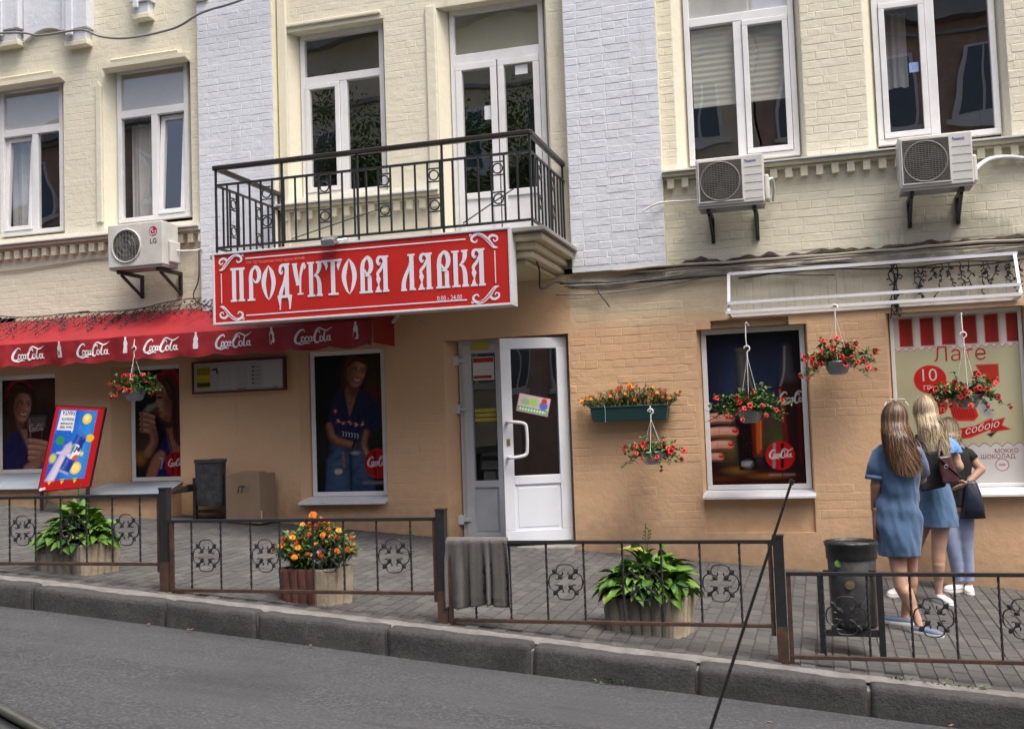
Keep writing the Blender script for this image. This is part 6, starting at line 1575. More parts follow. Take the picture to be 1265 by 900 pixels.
# hanging baskets
POTG = M('grey blue plastic pot', (.30, .34, .38), rough=.45, var=.15); POTP = M('patterned ceramic pot', (.42, .46, .50), rough=.3, var=.75, scale=28); HOOK = M('white plastic hook', (.74, .74, .72), rough=.4)
def basket(label, x, y, z, ztop, pot, seed, nsp=44, nfl=26, sx=.30, up=.20, down=.14, hookz=None):
    """z: rim height of the pot; ztop: where it hangs from"""
    t = thing('hanging_basket', label, 'hanging basket', (x, y, z - .12), 'hanging baskets of red flowers'); r_ = random.Random(seed)
    mb = MB(); mb.lathe([(.060, -.115), (.085, -.10), (.118, -.008), (.124, -.006), (.124, .008), (.110, .008), (.104, -.02)], (x, y, z), 22); mb.build('pot', pot, t, smooth=True)
    hz = hookz or z + .34
    for k in range(3): a = 2.1 * k + .5; mb = MB(); mb.tube([(x + .115 * math.cos(a), y + .115 * math.sin(a), z), (x, y, hz)], .0024, 4); mb.build('hanger_string', HOOK, t)
    mb = MB(); c = Vector((x, y, hz)); mb.tube([c + Vector(q) for q in catmull([(0, 0, -.03), (0, 0, .03), (.004, 0, .045), (.022, 0, .060), (.022, 0, .085), (0, 0, .10), (-.022, 0, .090), (-.026, 0, .075)], 5)], .0062, 6); mb.build('hook', HOOK, t, smooth=True)
    if ztop > hz + .12: mb = MB(); mb.tube([(x, y, hz + .088), (x - .006, y, (hz + ztop) / 2), (x - .004, y + .02, ztop)], .0052, 5); mb.build('hanger_rod', HOOK, t)
    mb = MB(); tips = []
    for k in range(nsp):
        a = r_.uniform(0, 6.28); q = r_.uniform(.25, 1); dirx, diry = math.cos(a), math.sin(a)
        b = Vector((x + .07 * dirx, y + .07 * diry, z)); e = Vector((x + sx * q * dirx, y + .62 * sx * q * diry, z + up * r_.uniform(-.1, 1) * (1.15 - q * .8) - (down * q * r_.uniform(0, 1.2) if r_.random() < .5 else 0)))
        tips.append(sprig(mb, b, e, r_, .058, .028, .02))
    o = mb.build('foliage', FOL, t); o['kind'] = 'stuff'
    tips.sort(key=lambda p: p.y - r_.uniform(0, .25))
    for p in tips[:nfl]:
        d = Vector((r_.uniform(-.5, .5), -.85, r_.uniform(-.2, .7))).normalized(); inst('flower', r_.choice(PET), t, p + d * .02, d.to_track_quat('Z', 'Y').to_euler(), [r_.uniform(.8, 1.15)] * 3)
    return t
basket('hanging basket of red flowers under the red awning', -7.20, -.62, 2.235, 2.80, POTG, 41, 74, 22, .33, .26, .14, hookz=2.62)
b2 = basket('hanging basket in a patterned pot below the green window box', -1.575, -.36, 1.40, 1.85, POTP, 42, 66, 30, .34, .16, .20, hookz=1.72)
mb = MB(); mb.tube([(-1.575, -.36, 1.81), (-1.57, -.25, 1.80), (-1.57, -.20, 1.78)], .006, 5); mb.build('wall_hook', HOOK, b2)
basket('hanging basket in front of the hand and cola glass poster', -.635, -.36, 1.765, 2.60, POTG, 43, 110, 18, .40, .28, .15, hookz=2.28)
basket('hanging basket between the two right windows, lush with scarlet flowers', .178, -.32, 2.185, 2.71, POTG, 44, 80, 50, .37, .24, .20, hookz=2.62)
basket('hanging basket in front of the coffee advert', 1.265, -.36, 1.83, 2.57, POTG, 45, 84, 38, .37, .26, .20, hookz=2.30)
mb = MB(); mb.bar((-.63, -.36, 2.60), (-.63, .0, 2.60), .012); mb.build('basket_arm', HOOK, bld); mb = MB(); mb.bar((1.262, -.34, 2.57), (1.262, .0, 2.57), .012); mb.build('basket_arm', HOOK, bld)

# ------------------------------------------------------------------ left hand clutter: light-well covers, board, bin, box
COVER = M('blue grey sheet metal cover', (.25, .29, .34), rough=.45, var=.15, scale=2, dirt=(.15, .15, .15), dirt_amt=.5)
for k, (xa, xb, za, zf, yb, xfa, xfb, lab) in enumerate(((-10.6, -8.86, 1.335, 1.185, -.52, -10.6, -8.44, 'sloping grey metal cover left of the soft drink board'), (-8.02, -7.02, 1.205, 1.085, -.52, -8.05, -6.90, 'sloping grey metal cover between soft drink board and dark bin'))):
    t = thing('light_well_cover', lab, 'metal cover', ((xa + xb) / 2, yb / 2, PZ((xa + xb) / 2, -.3)), 'sheet metal light well covers')
    mb = MB(); mb.hexa([(xfa, yb - .06, zf - .012), (xfb, yb - .06, zf - .012), (xb, -.002, za - .012), (xa, -.002, za - .012), (xfa, yb - .06, zf), (xfb, yb - .06, zf), (xb, -.002, za), (xa, -.002, za)]); mb.build('cover_sheet', COVER, t, bevel=.004)
    mb = MB(); mb.hexa([(xfa + .04, yb, .5), (xfb - .05, yb, .5), (xb - .03, -.004, .5), (xa + .03, -.004, .5), (xfa + .04, yb, zf - .014), (xfb - .05, yb, zf - .014), (xb - .03, -.004, za - .016), (xa + .03, -.004, za - .016)]); mb.build('kerb_wall', OCHRE, t)

# soft drink board
t = thing('advert_board', 'blue and red soft drink advert board hung upside down beside the window', 'advert board', (-8.03, -.75, 1.15))
Q = [Vector((-8.34, -.80, 1.150)), Vector((-7.715, -.72, 1.19)), Vector((-7.573, -.62, 2.058)), Vector((-8.165, -.70, 2.112))]
Nn = (Q[1] - Q[0]).cross(Q[3] - Q[0]).normalized()
if Nn.y > 0: Nn = -Nn
def BQ(u, v, d=0.): return tuple(Q[0] * (1 - u) * (1 - v) + Q[1] * u * (1 - v) + Q[2] * u * v + Q[3] * (1 - u) * v + Nn * d)
mb = MB(); mb.hexa([BQ(0, 0, .0), BQ(1, 0, .0), BQ(1, 0, -.03), BQ(0, 0, -.03), BQ(0, 1, .0), BQ(1, 1, .0), BQ(1, 1, -.03), BQ(0, 1, -.03)]); mb.build('board_back', BLACKIRON, t, bevel=.004)
p = Print(.62, .94, 190, (176, 24, 30)); p.line([(.0, .0), (.62, .0), (.62, .94), (.0, .94), (.0, .0)], .022, (24, 20, 22), n=0)
p.rect(.055, .53, .115, .90, (30, 96, 196)); p.poly([(.3, .115), (.53, .115), (.53, .9), (.42, .9)], (60, 150, 220), k=.12, op=.8); p.poly([(.055, .115), (.2, .115), (.055, .6)], (40, 60, 170), k=.08, op=.8)
for q in ((0, .055, .0, .94), (.53, .62, 0, .94), (0, .62, 0, .115), (0, .62, .90, .94)): p.rect(*q, (176, 24, 30))
p.line([(.0, .0), (.62, .0), (.62, .94), (.0, .94), (.0, .0)], .022, (24, 20, 22), n=0)
for i in range(3): p.poly([(.09 + .15 * i, .125), (.15 + .15 * i, .125), (.12 + .15 * i, .07)], (214, 206, 50)); p.line([(.09 + .15 * i, .11), (.16 + .15 * i, .115)], .008, (30, 30, 40), n=0)
p.poly([(.075, .67), (.25, .665), (.27, .64), (.275, .69), (.265, .885), (.085, .885)], (222, 226, 234))
p.ell(.145, .555, .052, .048, (50, 140, 70)); p.ell(.42, .80, .055, .06, (230, 196, 60)); p.ell(.415, .81, .03, .035, (244, 226, 140), k=.01); p.ell(.50, .58, .05, .045, (226, 186, 50)); p.ell(.40, .24, .065, .07, (238, 190, 60)); p.ell(.40, .24, .045, .05, (246, 220, 130), k=.006); p.ell(.10, .36, .04, .05, (190, 200, 90), k=.012); p.ell(.44, .40, .02, .025, (226, 206, 80))
p.poly([(.06, .115), (.17, .115), (.27, .40), (.33, .47), (.28, .54), (.22, .50), (.17, .38)], (190, 176, 206), k=.012); p.poly([(.10, .115), (.16, .115), (.24, .36), (.2, .38)], (220, 210, 226), k=.02, op=.7)
p.poly([(.21, .24), (.33, .19), (.46, .57), (.335, .63)], (26, 52, 146), k=.008); p.poly([(.335, .63), (.46, .575), (.455, .61), (.35, .655)], (70, 110, 180), k=.006); p.poly([(.21, .24), (.33, .19), (.325, .165), (.215, .21)], (150, 160, 190), k=.006)
p.ell(.335, .43, .085, .085, (238, 238, 240)); p.ell(.31, .48, .04, .03, (110, 180, 60), rot=30); p.ell(.37, .36, .04, .03, (200, 90, 50), rot=30); p.ell(.395, .45, .02, .03, (120, 80, 140), rot=20)
for i in range(4): p.line([(.265 + .042 * i, .40 + .014 * i), (.285 + .042 * i, .46 + .010 * i)], .017, (28, 36, 110), n=0); p.line([(.275 + .042 * i, .45 + .012 * i), (.30 + .042 * i, .41 + .014 * i)], .010, (28, 36, 110), n=0)
for i in range(4): p.line([(.20 - .02 * i, .42 - .0 * i), (.26, .47 - .022 * i), (.29, .49 - .024 * i)], .024, (200, 186, 212), k=.005)
p.poly([(.24, .245), (.27, .235), (.385, .605), (.36, .615)], (90, 130, 210), k=.02, op=.6)
rq = random.Random(5)
for i in range(60): p.ell(rq.uniform(.07, .52), rq.uniform(.14, .88), rq.uniform(.002, .006), rq.uniform(.002, .006), (150, 200, 240), k=.004, op=.5)
p.ell(.035, .03, .02, .016, (220, 220, 220)); p.ell(.07, .035, .02, .012, (230, 230, 230))
p.obj('advert_print', MATTE, t, lambda a, b: BQ(a / .62, b / .94, .002))
INKD = M('dark blue ink', srgb(40, 44, 70), rough=.5)
for body, sz, uu, vv in (('FANTA', .062, .262, .88), ('SHOKATA', .042, .262, .805), ('ЛІМІТОВАНИЙ', .026, .262, .752), ('СМАК ТВІЙ', .034, .262, .715)):
    text_mesh(body, sz, INKD, 'lettering', t, lambda a, b, uu=uu, vv=vv: BQ((uu - a) / .62, (vv - b) / .94, .0035), sx=.80, bold=.0008)
mb = MB(); mb.bar((-8.30, -.78, 1.16), (-8.30, -.78, .95), .03); mb.bar((-7.74, -.72, 1.19), (-7.76, -.72, .88), .03); build_each(mb, 8, 'board_leg', BLACKIRON, t)

# dark litter bin by the wall
BINM = M('scuffed dark bin metal', (.028, .030, .034), rough=.5, var=.4, scale=14, dirt=(.16, .16, .17), dirt_amt=.35, dirt_scale=16)
t = thing('litter_bin', 'dark scuffed metal litter bin against the wall beside the cardboard box', 'litter bin', (-6.48, -.3, PZ(-6.48, -.3)), 'street litter bins')
mb = MB(); n = 26
ring = lambda r, z: [(-6.475 + r * math.cos(2 * math.pi * j / n), -.30 + .72 * r * math.sin(2 * math.pi * j / n), z) for j in range(n)]
mb.rings([ring(.160, .945), ring(.168, 1.0), ring(.178, 1.41), ring(.190, 1.415), ring(.190, 1.45), ring(.178, 1.452), ring(.17, 1.44)]); mb.build('bucket', BINM, t, smooth=False)
for x in (-6.672, -6.278): mb = MB(); mb.box(x - .018, x + .018, -.32, -.28, PZ(x, -.3) - .01, 1.25); mb.build('leg', BLACKIRON, t)
mb = MB(); mb.box(-6.655, -6.295, -.312, -.288, .868, .90); mb.build('cross_bar', BLACKIRON, t)
mb = MB(); mb.hexa([(-6.90, -.42, 1.085), (-6.70, -.40, 1.10), (-6.70, -.22, 1.10), (-6.90, -.24, 1.085), (-6.90, -.42, 1.10), (-6.70, -.40, 1.185), (-6.70, -.22, 1.185), (-6.90, -.24, 1.10)]); o = mb.build('plastic_tray', BLACKIRON, None, bevel=.006); tag(o, 'small black wedge shaped tray on the metal cover beside the dark bin', 'tray')

# cardboard box
CARD = M('brown cardboard', (.27, .19, .125), rough=.85, var=.1, scale=3, bump=.12, bscale=60, dirt=(.2, .13, .08), dirt_amt=.3)
t = thing('cardboard_box', 'tall brown cardboard box standing against the ochre wall', 'box', (-6.05, -.25, PZ(-6.05, -.25)))
bx = [(-6.262, -.35), (-5.845, -.35), (-5.81, -.06), (-6.225, -.06)]; zb, zt = .76, 1.283
mb = MB(); mb.hexa([(x, y, zb if x < -6 else zb - .02) for x, y in bx] + [(x, y, zt) for x, y in bx]); mb.build('carton', CARD, t, bevel=.008)
mb = MB(); mb.hexa([(-6.15, -.345, zt + .001), (-5.86, -.345, zt + .001), (-5.835, -.20, zt + .012), (-6.13, -.20, zt + .018), (-6.15, -.345, zt + .005), (-5.86, -.345, zt + .005), (-5.835, -.20, zt + .018), (-6.13, -.20, zt + .024)]); mb.build('flap', CARD, t)
BLK = M('black ink', (.02, .02, .02), rough=.6)
text_mesh('iT', .105, BLK, 'print', t, lambda u, v: (-6.12 + u, -.3515, 1.08 + v), shear=.2, bold=.003)
mb = MB(); [mb.quad((-6.045, -.3513, 1.09 + .025 * i), (-5.965, -.3513, 1.09 + .025 * i), (-5.965, -.3513, 1.096 + .025 * i), (-6.045, -.3513, 1.096 + .025 * i)) for i in range(3)]; o = mb.build('print', M('grey brown ink', (.12, .09, .07), rough=.7), t); o['kind'] = 'stuff'
text_mesh('iT', .105, BLK, 'print', t, lambda u, v: (-5.8435 + .12 * (.05 + u), -.35 + .05 + u + .02, 1.06 + v), shear=.2, bold=.003)
mb = MB(); mb.quad((-5.8425, -.33, .79), (-5.8275, -.20, .79), (-5.8275, -.20, .88), (-5.8425, -.33, .88)); mb.build('label_sticker', PAPER, t)

# right litter bin with a black liner
BAG = M('black plastic liner', (.012, .013, .015), rough=.22, var=.3, scale=30, bump=1., bscale=18, spec=.6)
BIN2 = M('dark bin with old stickers', (.028, .029, .032), rough=.5, var=.5, scale=9, bump=.3, bscale=30, dirt=(.075, .07, .055), dirt_amt=.8, dirt_scale=10)
t = thing('litter_bin', 'black lined litter bin on an iron stand beside the women', 'litter bin', (.14, -3.28, PZ(.14, -3.28)), 'street litter bins')
cx, cy = .150, -3.18; n = 40; r_ = random.Random(8)
ring = lambda r, z, j=0.: [(cx + (r + j * r_.uniform(-1, 1)) * math.cos(2 * math.pi * k / n), cy + (r + j * r_.uniform(-1, 1)) * .95 * math.sin(2 * math.pi * k / n), z + j * r_.uniform(-.5, .5)) for k in range(n)]
mb = MB(); mb.rings([ring(.138, .31), ring(.142, .34), ring(.156, .84), ring(.15, .845)]); mb.build('bucket', BIN2, t, smooth=True)
mb = MB(); mb.rings([ring(.161, .755, .003), ring(.163, .79, .003), ring(.164, .83, .002), ring(.172, .848, .003), ring(.170, .866, .004), ring(.155, .87, .004), ring(.148, .85, .006), ring(.14, .70, .01), ring(.05, .62, .01)], cap=False); mb.build('bag_liner', BAG, t, smooth=True)
for x in (-.055, .312):
    mb = MB(); mb.box(x - .019, x + .019, -3.30, -3.26, PZ(x, -3.28) - .02, .675); mb.build('leg', BLACKIRON, t)
mb = MB(); mb.box(-.035, .292, -3.295, -3.265, .265, .305); mb.build('cross_bar', BLACKIRON, t); mb = MB(); mb.box(-.035, .292, -3.29, -3.27, .665, .69); mb.build('upper_bar', BLACKIRON, t)
mb = MB(); mb.add([(cx - .135 + .02 * k * math.cos(k), cy - .155 + .002 * k + .045 * abs(math.sin(k)) * .2, .70 + .05 * math.sin(k * 1.7)) for k in range(6)], [(0, 1, 2, 3, 4, 5)])
mb = MB(); mb.disc((cx - .085, cy - .128, .735), .024, 12); mb.build('sticker', M('green sticker', (.10, .32, .05), rough=.6, var=.5, scale=40), t)
mb = MB(); mb.disc((cx - .02, cy - .146, .60), .03, 14); mb.build('sticker', M('faded gold sticker', (.12, .095, .04), rough=.7, var=.6, scale=40), t)

# ------------------------------------------------------------------ parked car on the near side (mostly below the frame) with its aerial
CARP = M('dark metallic car paint', (.012, .014, .018), rough=.22, var=.1, coat=1.0); TYRE = M('tyre rubber', (.02, .02, .02), rough=.85); CGL = M('dark car glass', (.01, .012, .012), rough=.06, spec=.8); RIM = M('alloy rim', (.4, .4, .42), rough=.3, metal=1)
y0, y1 = -10.32, -8.80
t = thing('parked_car', 'dark car at the bottom left corner with a thin black aerial', 'car', (-1.9, (y0 + y1) / 2, RZ(-1.9)))
CZ_ = lambda x, h: RZ(x) + h
prof = [(.32, .30), (.35, .62), (.22, .80), (-.90, .84), (-2.9, .86), (-3.7, .74), (-3.82, .50), (-3.78, .25), (-2.9, .22), (-.6, .22)]
mb = MB(); mb.prism([(x, CZ_(x, h)) for x, h in prof], y0, y1); mb.build('body', CARP, t, bevel=.06)
lo = [(-.92, .84), (-2.95, .86)]; up = [(-1.62, 1.175), (-1.85, 1.27), (-2.2, 1.34), (-2.45, 1.33)]
loop = [(-.80, .845), (-1.18, .965), (-1.40, 1.045), (-1.56, 1.098), (-1.80, 1.18), (-2.15, 1.31), (-2.45, 1.33), (-3.05, .86)]
mb = MB(); N = len(loop)
ins = [0, .01, .015, .02, .03, .10, .10, .02]
mb.v = [(x, y1 - .01 - i, CZ_(x, h)) for (x, h), i in zip(loop, ins)] + [(x, y0 + .01 + i, CZ_(x, h)) for (x, h), i in zip(loop, ins)]
mb.f = [tuple(range(N)), tuple(reversed(range(N, 2 * N)))] + [((i + 1) % N, i, N + i, N + (i + 1) % N) for i in range(N)]; mb.m = [0] * len(mb.f)
mb.build('cabin', CARP, t, bevel=.025)
mb = MB(); mb.add([(-1.45, y1 - .02, CZ_(-1.45, .88)), (-2.8, y1 - .02, CZ_(-2.8, .89)), (-2.42, y1 - .105, CZ_(-2.42, 1.28)), (-2.15, y1 - .10, CZ_(-2.15, 1.26)), (-1.75, y1 - .035, CZ_(-1.75, 1.11))], [(0, 1, 2, 3, 4)]); o = mb.build('side_window', CGL, t)
CHR = M('weathered trim strip', (.045, .05, .04), rough=.35, var=.4, scale=12)
mb = MB(); mb.tube([(x, y1 - .02 - i, CZ_(x, h) + .006) for (x, h), i in list(zip(loop, ins))[:6]], .012, 6); mb.build('roof_trim', CHR, t, smooth=True)
for wx in (-.35, -3.05):
    for wy in (y0 + .09, y1 - .09):
        w = MB(); c = (wx, wy, CZ_(wx, .30))
        rr = lambda r, yy: [(c[0] + r * math.cos(2 * math.pi * k / 26), yy, c[2] + r * math.sin(2 * math.pi * k / 26)) for k in range(26)]
        w.rings([rr(.28, wy - .10), rr(.305, wy - .08), rr(.305, wy + .08), rr(.28, wy + .10)]); wh = w.build('wheel', TYRE, t)
        w = MB(); w.rings([rr(.19, wy - .103), rr(.19, wy + .103)]); w.build('rim', RIM, wh)
for yy in (y0 + .14, y1 - .14): mb = MB(); mb.box(.30, .352, yy - .12, yy + .12, CZ_(.33, .58), CZ_(.33, .70)); mb.build('tail_light', M('red lamp lens', (.35, .01, .01), rough=.15), t, bevel=.01)
mb = MB(); mb.tube([(-.305, -8.86, CZ_(-.3, .84)), (-.19, -8.805, 1.213), (-.048, -8.80, 1.598)], [.0036, .0028, .0021], 6); mb.build('aerial', M('black rubber aerial', (.012, .012, .014), rough=.45), t)
mb = MB(); mb.tube([(-.0495, -8.80, 1.594), (-.0465, -8.80, 1.601)], [.0042, .0042], 6); mb.build('aerial_tip', M('black rubber aerial', (.012, .012, .014), rough=.45), t)

# ------------------------------------------------------------------ small litter: dry leaves by the kerb
DRY = M('dry leaf', (.22, .11, .05), rough=.8, var=.4, scale=60)
for i, (x, y, w) in enumerate(((-5.95, -4.04, 'pale dry leaf by the kerb at far left'), (-4.62, -4.04, 'dry leaf by the kerb below the first fence post'), (-4.28, -4.05, 'orange dry leaf by the kerb below the brown planter'), (-3.35, -4.06, 'dry leaf on the asphalt below the marigold planter'), (-1.35, -3.72, 'dry leaf on the paving in front of the leafy planter'), (-.35, -4.45, 'curled dark leaf on the asphalt below the fence post'), (.62, -4.05, 'orange dry leaf by the kerb below the women'))):
    mb = MB(); z = (PZ(x, y) + .006) if y > -3.9 else RZ(x) + .012; a = rnd.uniform(0, 6); s = rnd.uniform(.016, .028); q = [(1.2, 0, .3), (.4, .5, .0), (-.5, .45, .35), (-1, 0, .1), (-.5, -.45, .3), (.4, -.5, .05)]
    vs = [(x + s * (px_ * math.cos(a) - py_ * math.sin(a)), y + s * (px_ * math.sin(a) + py_ * math.cos(a)), z + s * pz_) for px_, py_, pz_ in q] + [(x, y, z + .003)]
    mb.add(vs, [(6, k, (k + 1) % 6) for k in range(6)]); o = mb.build('dry_leaf', DRY, None); tag(o, w, 'leaf', 'dry leaves on the ground')
# tufts of weeds in the kerb joint
WEED = FOL[0]
for (x, y, lab) in ((.38, -3.73, 'tuft of weeds in the kerb joint right of the bin'), (.78, -3.73, 'tuft of weeds in the kerb joint below the right women'), (-1.33, -4.0, 'small green weed at the foot of the kerb'), (.60, -3.73, 'sparse weeds in the kerb joint between two weed tufts')):
    mb = MB(); r_ = random.Random(int(x * 100)); b = Vector((x, y, (PZ(x, y) if y > -3.9 else RZ(x)) - .005))
    for k in range(16): leaflet(mb, b + Vector((r_.uniform(-.08, .08), r_.uniform(-.015, .015), 0)), Vector((r_.uniform(-1, 1), r_.uniform(-1, .2), r_.uniform(.2, .8))), r_.uniform(.03, .06), .012, r_)
    o = mb.build('weed_tuft', FOL, None); tag(o, lab, 'weeds', 'weeds by the kerb')

# ------------------------------------------------------------------ the other side of the street (seen only as reflections)
BRICKR = M('brown red brick', (.46, .32, .26), rough=.9, var=.25, scale=2, bump=.3, bscale=20); BEIGE = M('beige render', (.75, .66, .52), rough=.9, var=.15, scale=.6); STONE = M('grey stone trim', (.33, .33, .33), rough=.8); OPPG = M('sky reflecting glass', (.10, .13, .16), rough=.05, spec=1.)
def opp(label, x0, x1, h, mat):
    zb = RZ((x0 + x1) / 2) - 2
    t = thing('street_house', label, 'house', ((x0 + x1) / 2, -24, zb), 'houses across the street')
    mb = MB(); mb.box(x0, x1, -32, -22.5, zb, h); mb.build('wall', mat, t)
    mb = MB(); mb.box(x0 - .1, x1 + .1, -32.1, -22.1, h, h + .5); mb.build('roof', STONE, t)
    z = 4.2
    mbf = MB(); mbf.box(-.62, .62, -.06, .10, -1.05, 1.05); mbf.box(-.8, .8, .0, .14, -1.22, -1.06); fme = mbf.mesh('window', PVC)
    mbg = MB(); mbg.box(-.52, -.04, -.075, -.1, -.95, .95); mbg.box(.04, .52, -.075, -.1, -.95, .95); mbg = MB(); mbg.box(-.52, -.04, .102, .11, -.95, .95); mbg.box(.04, .52, .102, .11, -.95, .95); gme = mbg.mesh('glazing', OPPG)
    while z < h - 1.5:
        x = x0 + 1.4
        while x < x1 - 1:
            w = inst('window', fme, t, (x, -22.5, z)); ORG[w] = Vector((0, 0, 0)); g = bpy.data.objects.new('pane', gme); COL.objects.link(g); g.parent = w
            x += 2.6
        mb = MB(); mb.box(x0, x1, -22.5, -22.3, z + 1.65, z + 1.8); mb.build('string_course', STONE, t)
        z += 3.6
opp('brown brick house across the street on the right', -1.5, 22, 13.5, BRICKR); opp('beige rendered house across the street in the middle', -17.5, -1.6, 15.5, BEIGE); opp('brown brick house across the street on the left', -48, -17.6, 13.2, BRICKR)
BARK = M('tree bark', (.07, .055, .04), rough=.95, var=.3, bump=.6)
for k, (tx, ty, th) in enumerate(((-13.5, -19.0, 11.5), (-9.0, -18.6, 11.0))):
    t = thing('street_tree', ('leafy street tree across the road on the left', 'leafy street tree across the road on the right')[k], 'tree', (tx, ty, RZ(tx)), 'trees across the street')
    r_ = random.Random(60 + k); mb = MB(); top = Vector((tx, ty, RZ(tx) + th * .55)); mb.tube([(tx, ty, RZ(tx)), (tx + .1, ty, RZ(tx) + th * .3), top], [.2, .15, .1], 8)
    for q in range(7): a = r_.uniform(0, 6.28); mb.tube([top - Vector((0, 0, r_.uniform(0, 2))), top + Vector((1.6 * math.cos(a), 1.2 * math.sin(a), r_.uniform(.5, 3)))], [.08, .03], 5)
    mb.build('trunk', BARK, t)
    mb = MB()
    cl = [(Vector((r_.gauss(0, 1.3), r_.gauss(0, 1.0), r_.gauss(th * .66, 1.5))), r_.uniform(.5, 1.1)) for q in range(70)]
    for q in range(20000):
        c, s = r_.choice(cl); p = Vector((tx, ty, RZ(tx))) + c + Vector((r_.gauss(0, s * .5), r_.gauss(0, s * .5), r_.gauss(0, s * .45))); leaflet(mb, p, Vector((r_.uniform(-1, 1), r_.uniform(-1, 1), r_.uniform(-.6, .5))), .13, .09, r_)
    o = mb.build('crown', FOL, t)
# ------------------------------------------------------------------ three people seen from behind
def skin_mat(name, col):
    m = M(name, col, rough=.5, var=.10, scale=9, spec=.35, bump=.05, bscale=60)
    b = m.node_tree.nodes['Principled BSDF']; b.inputs['Subsurface Weight'].default_value = .12; b.inputs['Subsurface Radius'].default_value = (.02, .008, .004)
    return m
SK1 = skin_mat('light skin', (.46, .27, .19)); SK2 = skin_mat('pale skin', (.50, .31, .23))

def capsule(mb, a, b, ra, rb, n=14):
    a, b = Vector(a), Vector(b); d = (b - a); L = d.length or 1e-6; d = d / L; pts = []; rs = []
    for k in range(4): t = math.sin(R(90) * k / 4); pts.append(a - d * ra * math.cos(R(90) * k / 4)); rs.append(max(.0008, ra * t))
    for k in range(5): t = k / 4; pts.append(a.lerp(b, t)); rs.append(ra + (rb - ra) * t)
    for k in range(1, 5): t = math.cos(R(90) * k / 4); pts.append(b + d * rb * math.sin(R(90) * k / 4)); rs.append(max(.0008, rb * t))
    mb.tube(pts, rs, n)
def chain(mb, pts, rs):
    for i in range(len(pts) - 1): capsule(mb, pts[i], pts[i + 1], rs[i], rs[i + 1])
def ellipsoid(mb, c, r, n=20, rot=None):
    rings = []
    for k in range(13):
        ph = math.pi * k / 12; ring = []
        for j in range(n):
            th = 2 * math.pi * j / n; p = Vector((r[0] * max(.01, math.sin(ph)) * math.cos(th), r[1] * max(.01, math.sin(ph)) * math.sin(th), -r[2] * math.cos(ph)))
            if rot: p = rot @ p
            ring.append(Vector(c) + p)
        rings.append(ring)
    mb.rings(rings)
def hand(mb, wrist, d, side, nrm, curl=.5, s=1.):
    """palm plus five fingers; d: direction of the hand, side: towards the thumb, nrm: palm side"""
    w, d, side, nrm = Vector(wrist), Vector(d).normalized(), Vector(side).normalized(), Vector(nrm).normalized()
    for k in (-.024, -.008, .008, .024): capsule(mb, w + d * .01 * s + side * k * .7 * s, w + d * .075 * s + side * k * s, .013 * s, .0115 * s, 10)
    for k, L in zip((.027, .009, -.009, -.027), (.068, .076, .070, .054)):
        p = w + d * .082 * s + side * k * s; dd = d.copy()
        for j, f in enumerate((.45, .32, .23)):
            dd = (dd * math.cos(curl * (.7 + .3 * j)) + nrm * math.sin(curl * (.7 + .3 * j))).normalized(); q = p + dd * L * f * s; capsule(mb, p, q, (.0085 - .0008 * j) * s, (.0078 - .0008 * j) * s, 8); p = q
    p = w + d * .022 * s + side * .028 * s; q = p + (d * .6 + side * .75 + nrm * .3).normalized() * .035 * s; capsule(mb, p, q, .0125 * s, .0105 * s, 8); e = q + (d * .85 + side * .25 + nrm * .4).normalized() * .03 * s; capsule(mb, q, e, .0100 * s, .0085 * s, 8)
def fuse(mb, name, mat, parent, voxel=.0075, it=5):
    me = bpy.data.meshes.new('tmp'); me.from_pydata(mb.v, [], mb.f); o = bpy.data.objects.new('tmp', me); COL.objects.link(o)
    fixnormals(me)
    m = o.modifiers.new('r', 'REMESH'); m.mode = 'VOXEL'; m.voxel_size = voxel
    s = o.modifiers.new('s', 'SMOOTH'); s.factor = .5; s.iterations = it
    bpy.context.view_layer.update()
    dg = bpy.context.evaluated_depsgraph_get(); m2 = bpy.data.meshes.new_from_object(o.evaluated_get(dg)); bpy.data.objects.remove(o)
    off = ORG[parent]
    co = np.empty(len(m2.vertices) * 3, np.float32); m2.vertices.foreach_get('co', co); co = co.reshape(-1, 3) - np.array(off, np.float32); m2.vertices.foreach_set('co', co.ravel())
    m2.polygons.foreach_set('use_smooth', [True] * len(m2.polygons)); m2.materials.clear(); m2.materials.append(mat); m2.name = name; m2.update()
    ob = bpy.data.objects.new(name, m2); put(ob, parent); return ob
def cloth(mb, secs, n=120, folds=None, sub=9):
    """secs: (cx, cy, z, rx, ry, rot) from bottom to top; interpolated smoothly; folds(angle, z) -> radial offset"""
    S = catmull(secs, sub); rings = []
    for (cx, cy, z, rx, ry, ro) in S:
        ring = []
        for j in range(n):
            a = 2 * math.pi * j / n; k = 1 + (folds(a, z) if folds else 0) - .05 * abs(noise.noise(Vector((3.2 * math.cos(a) + 2 * z, 3.2 * math.sin(a), z * 9)))) - .03 * abs(noise.noise(Vector((6 * math.cos(a), 6 * math.sin(a) + 5 * z, z * 16)))); x, y = rx * k * math.cos(a), ry * k * math.sin(a)
            ring.append((cx + x * math.cos(ro) - y * math.sin(ro), cy + x * math.sin(ro) + y * math.cos(ro), z))
        rings.append(ring)
    mb.rings(rings, cap=False)
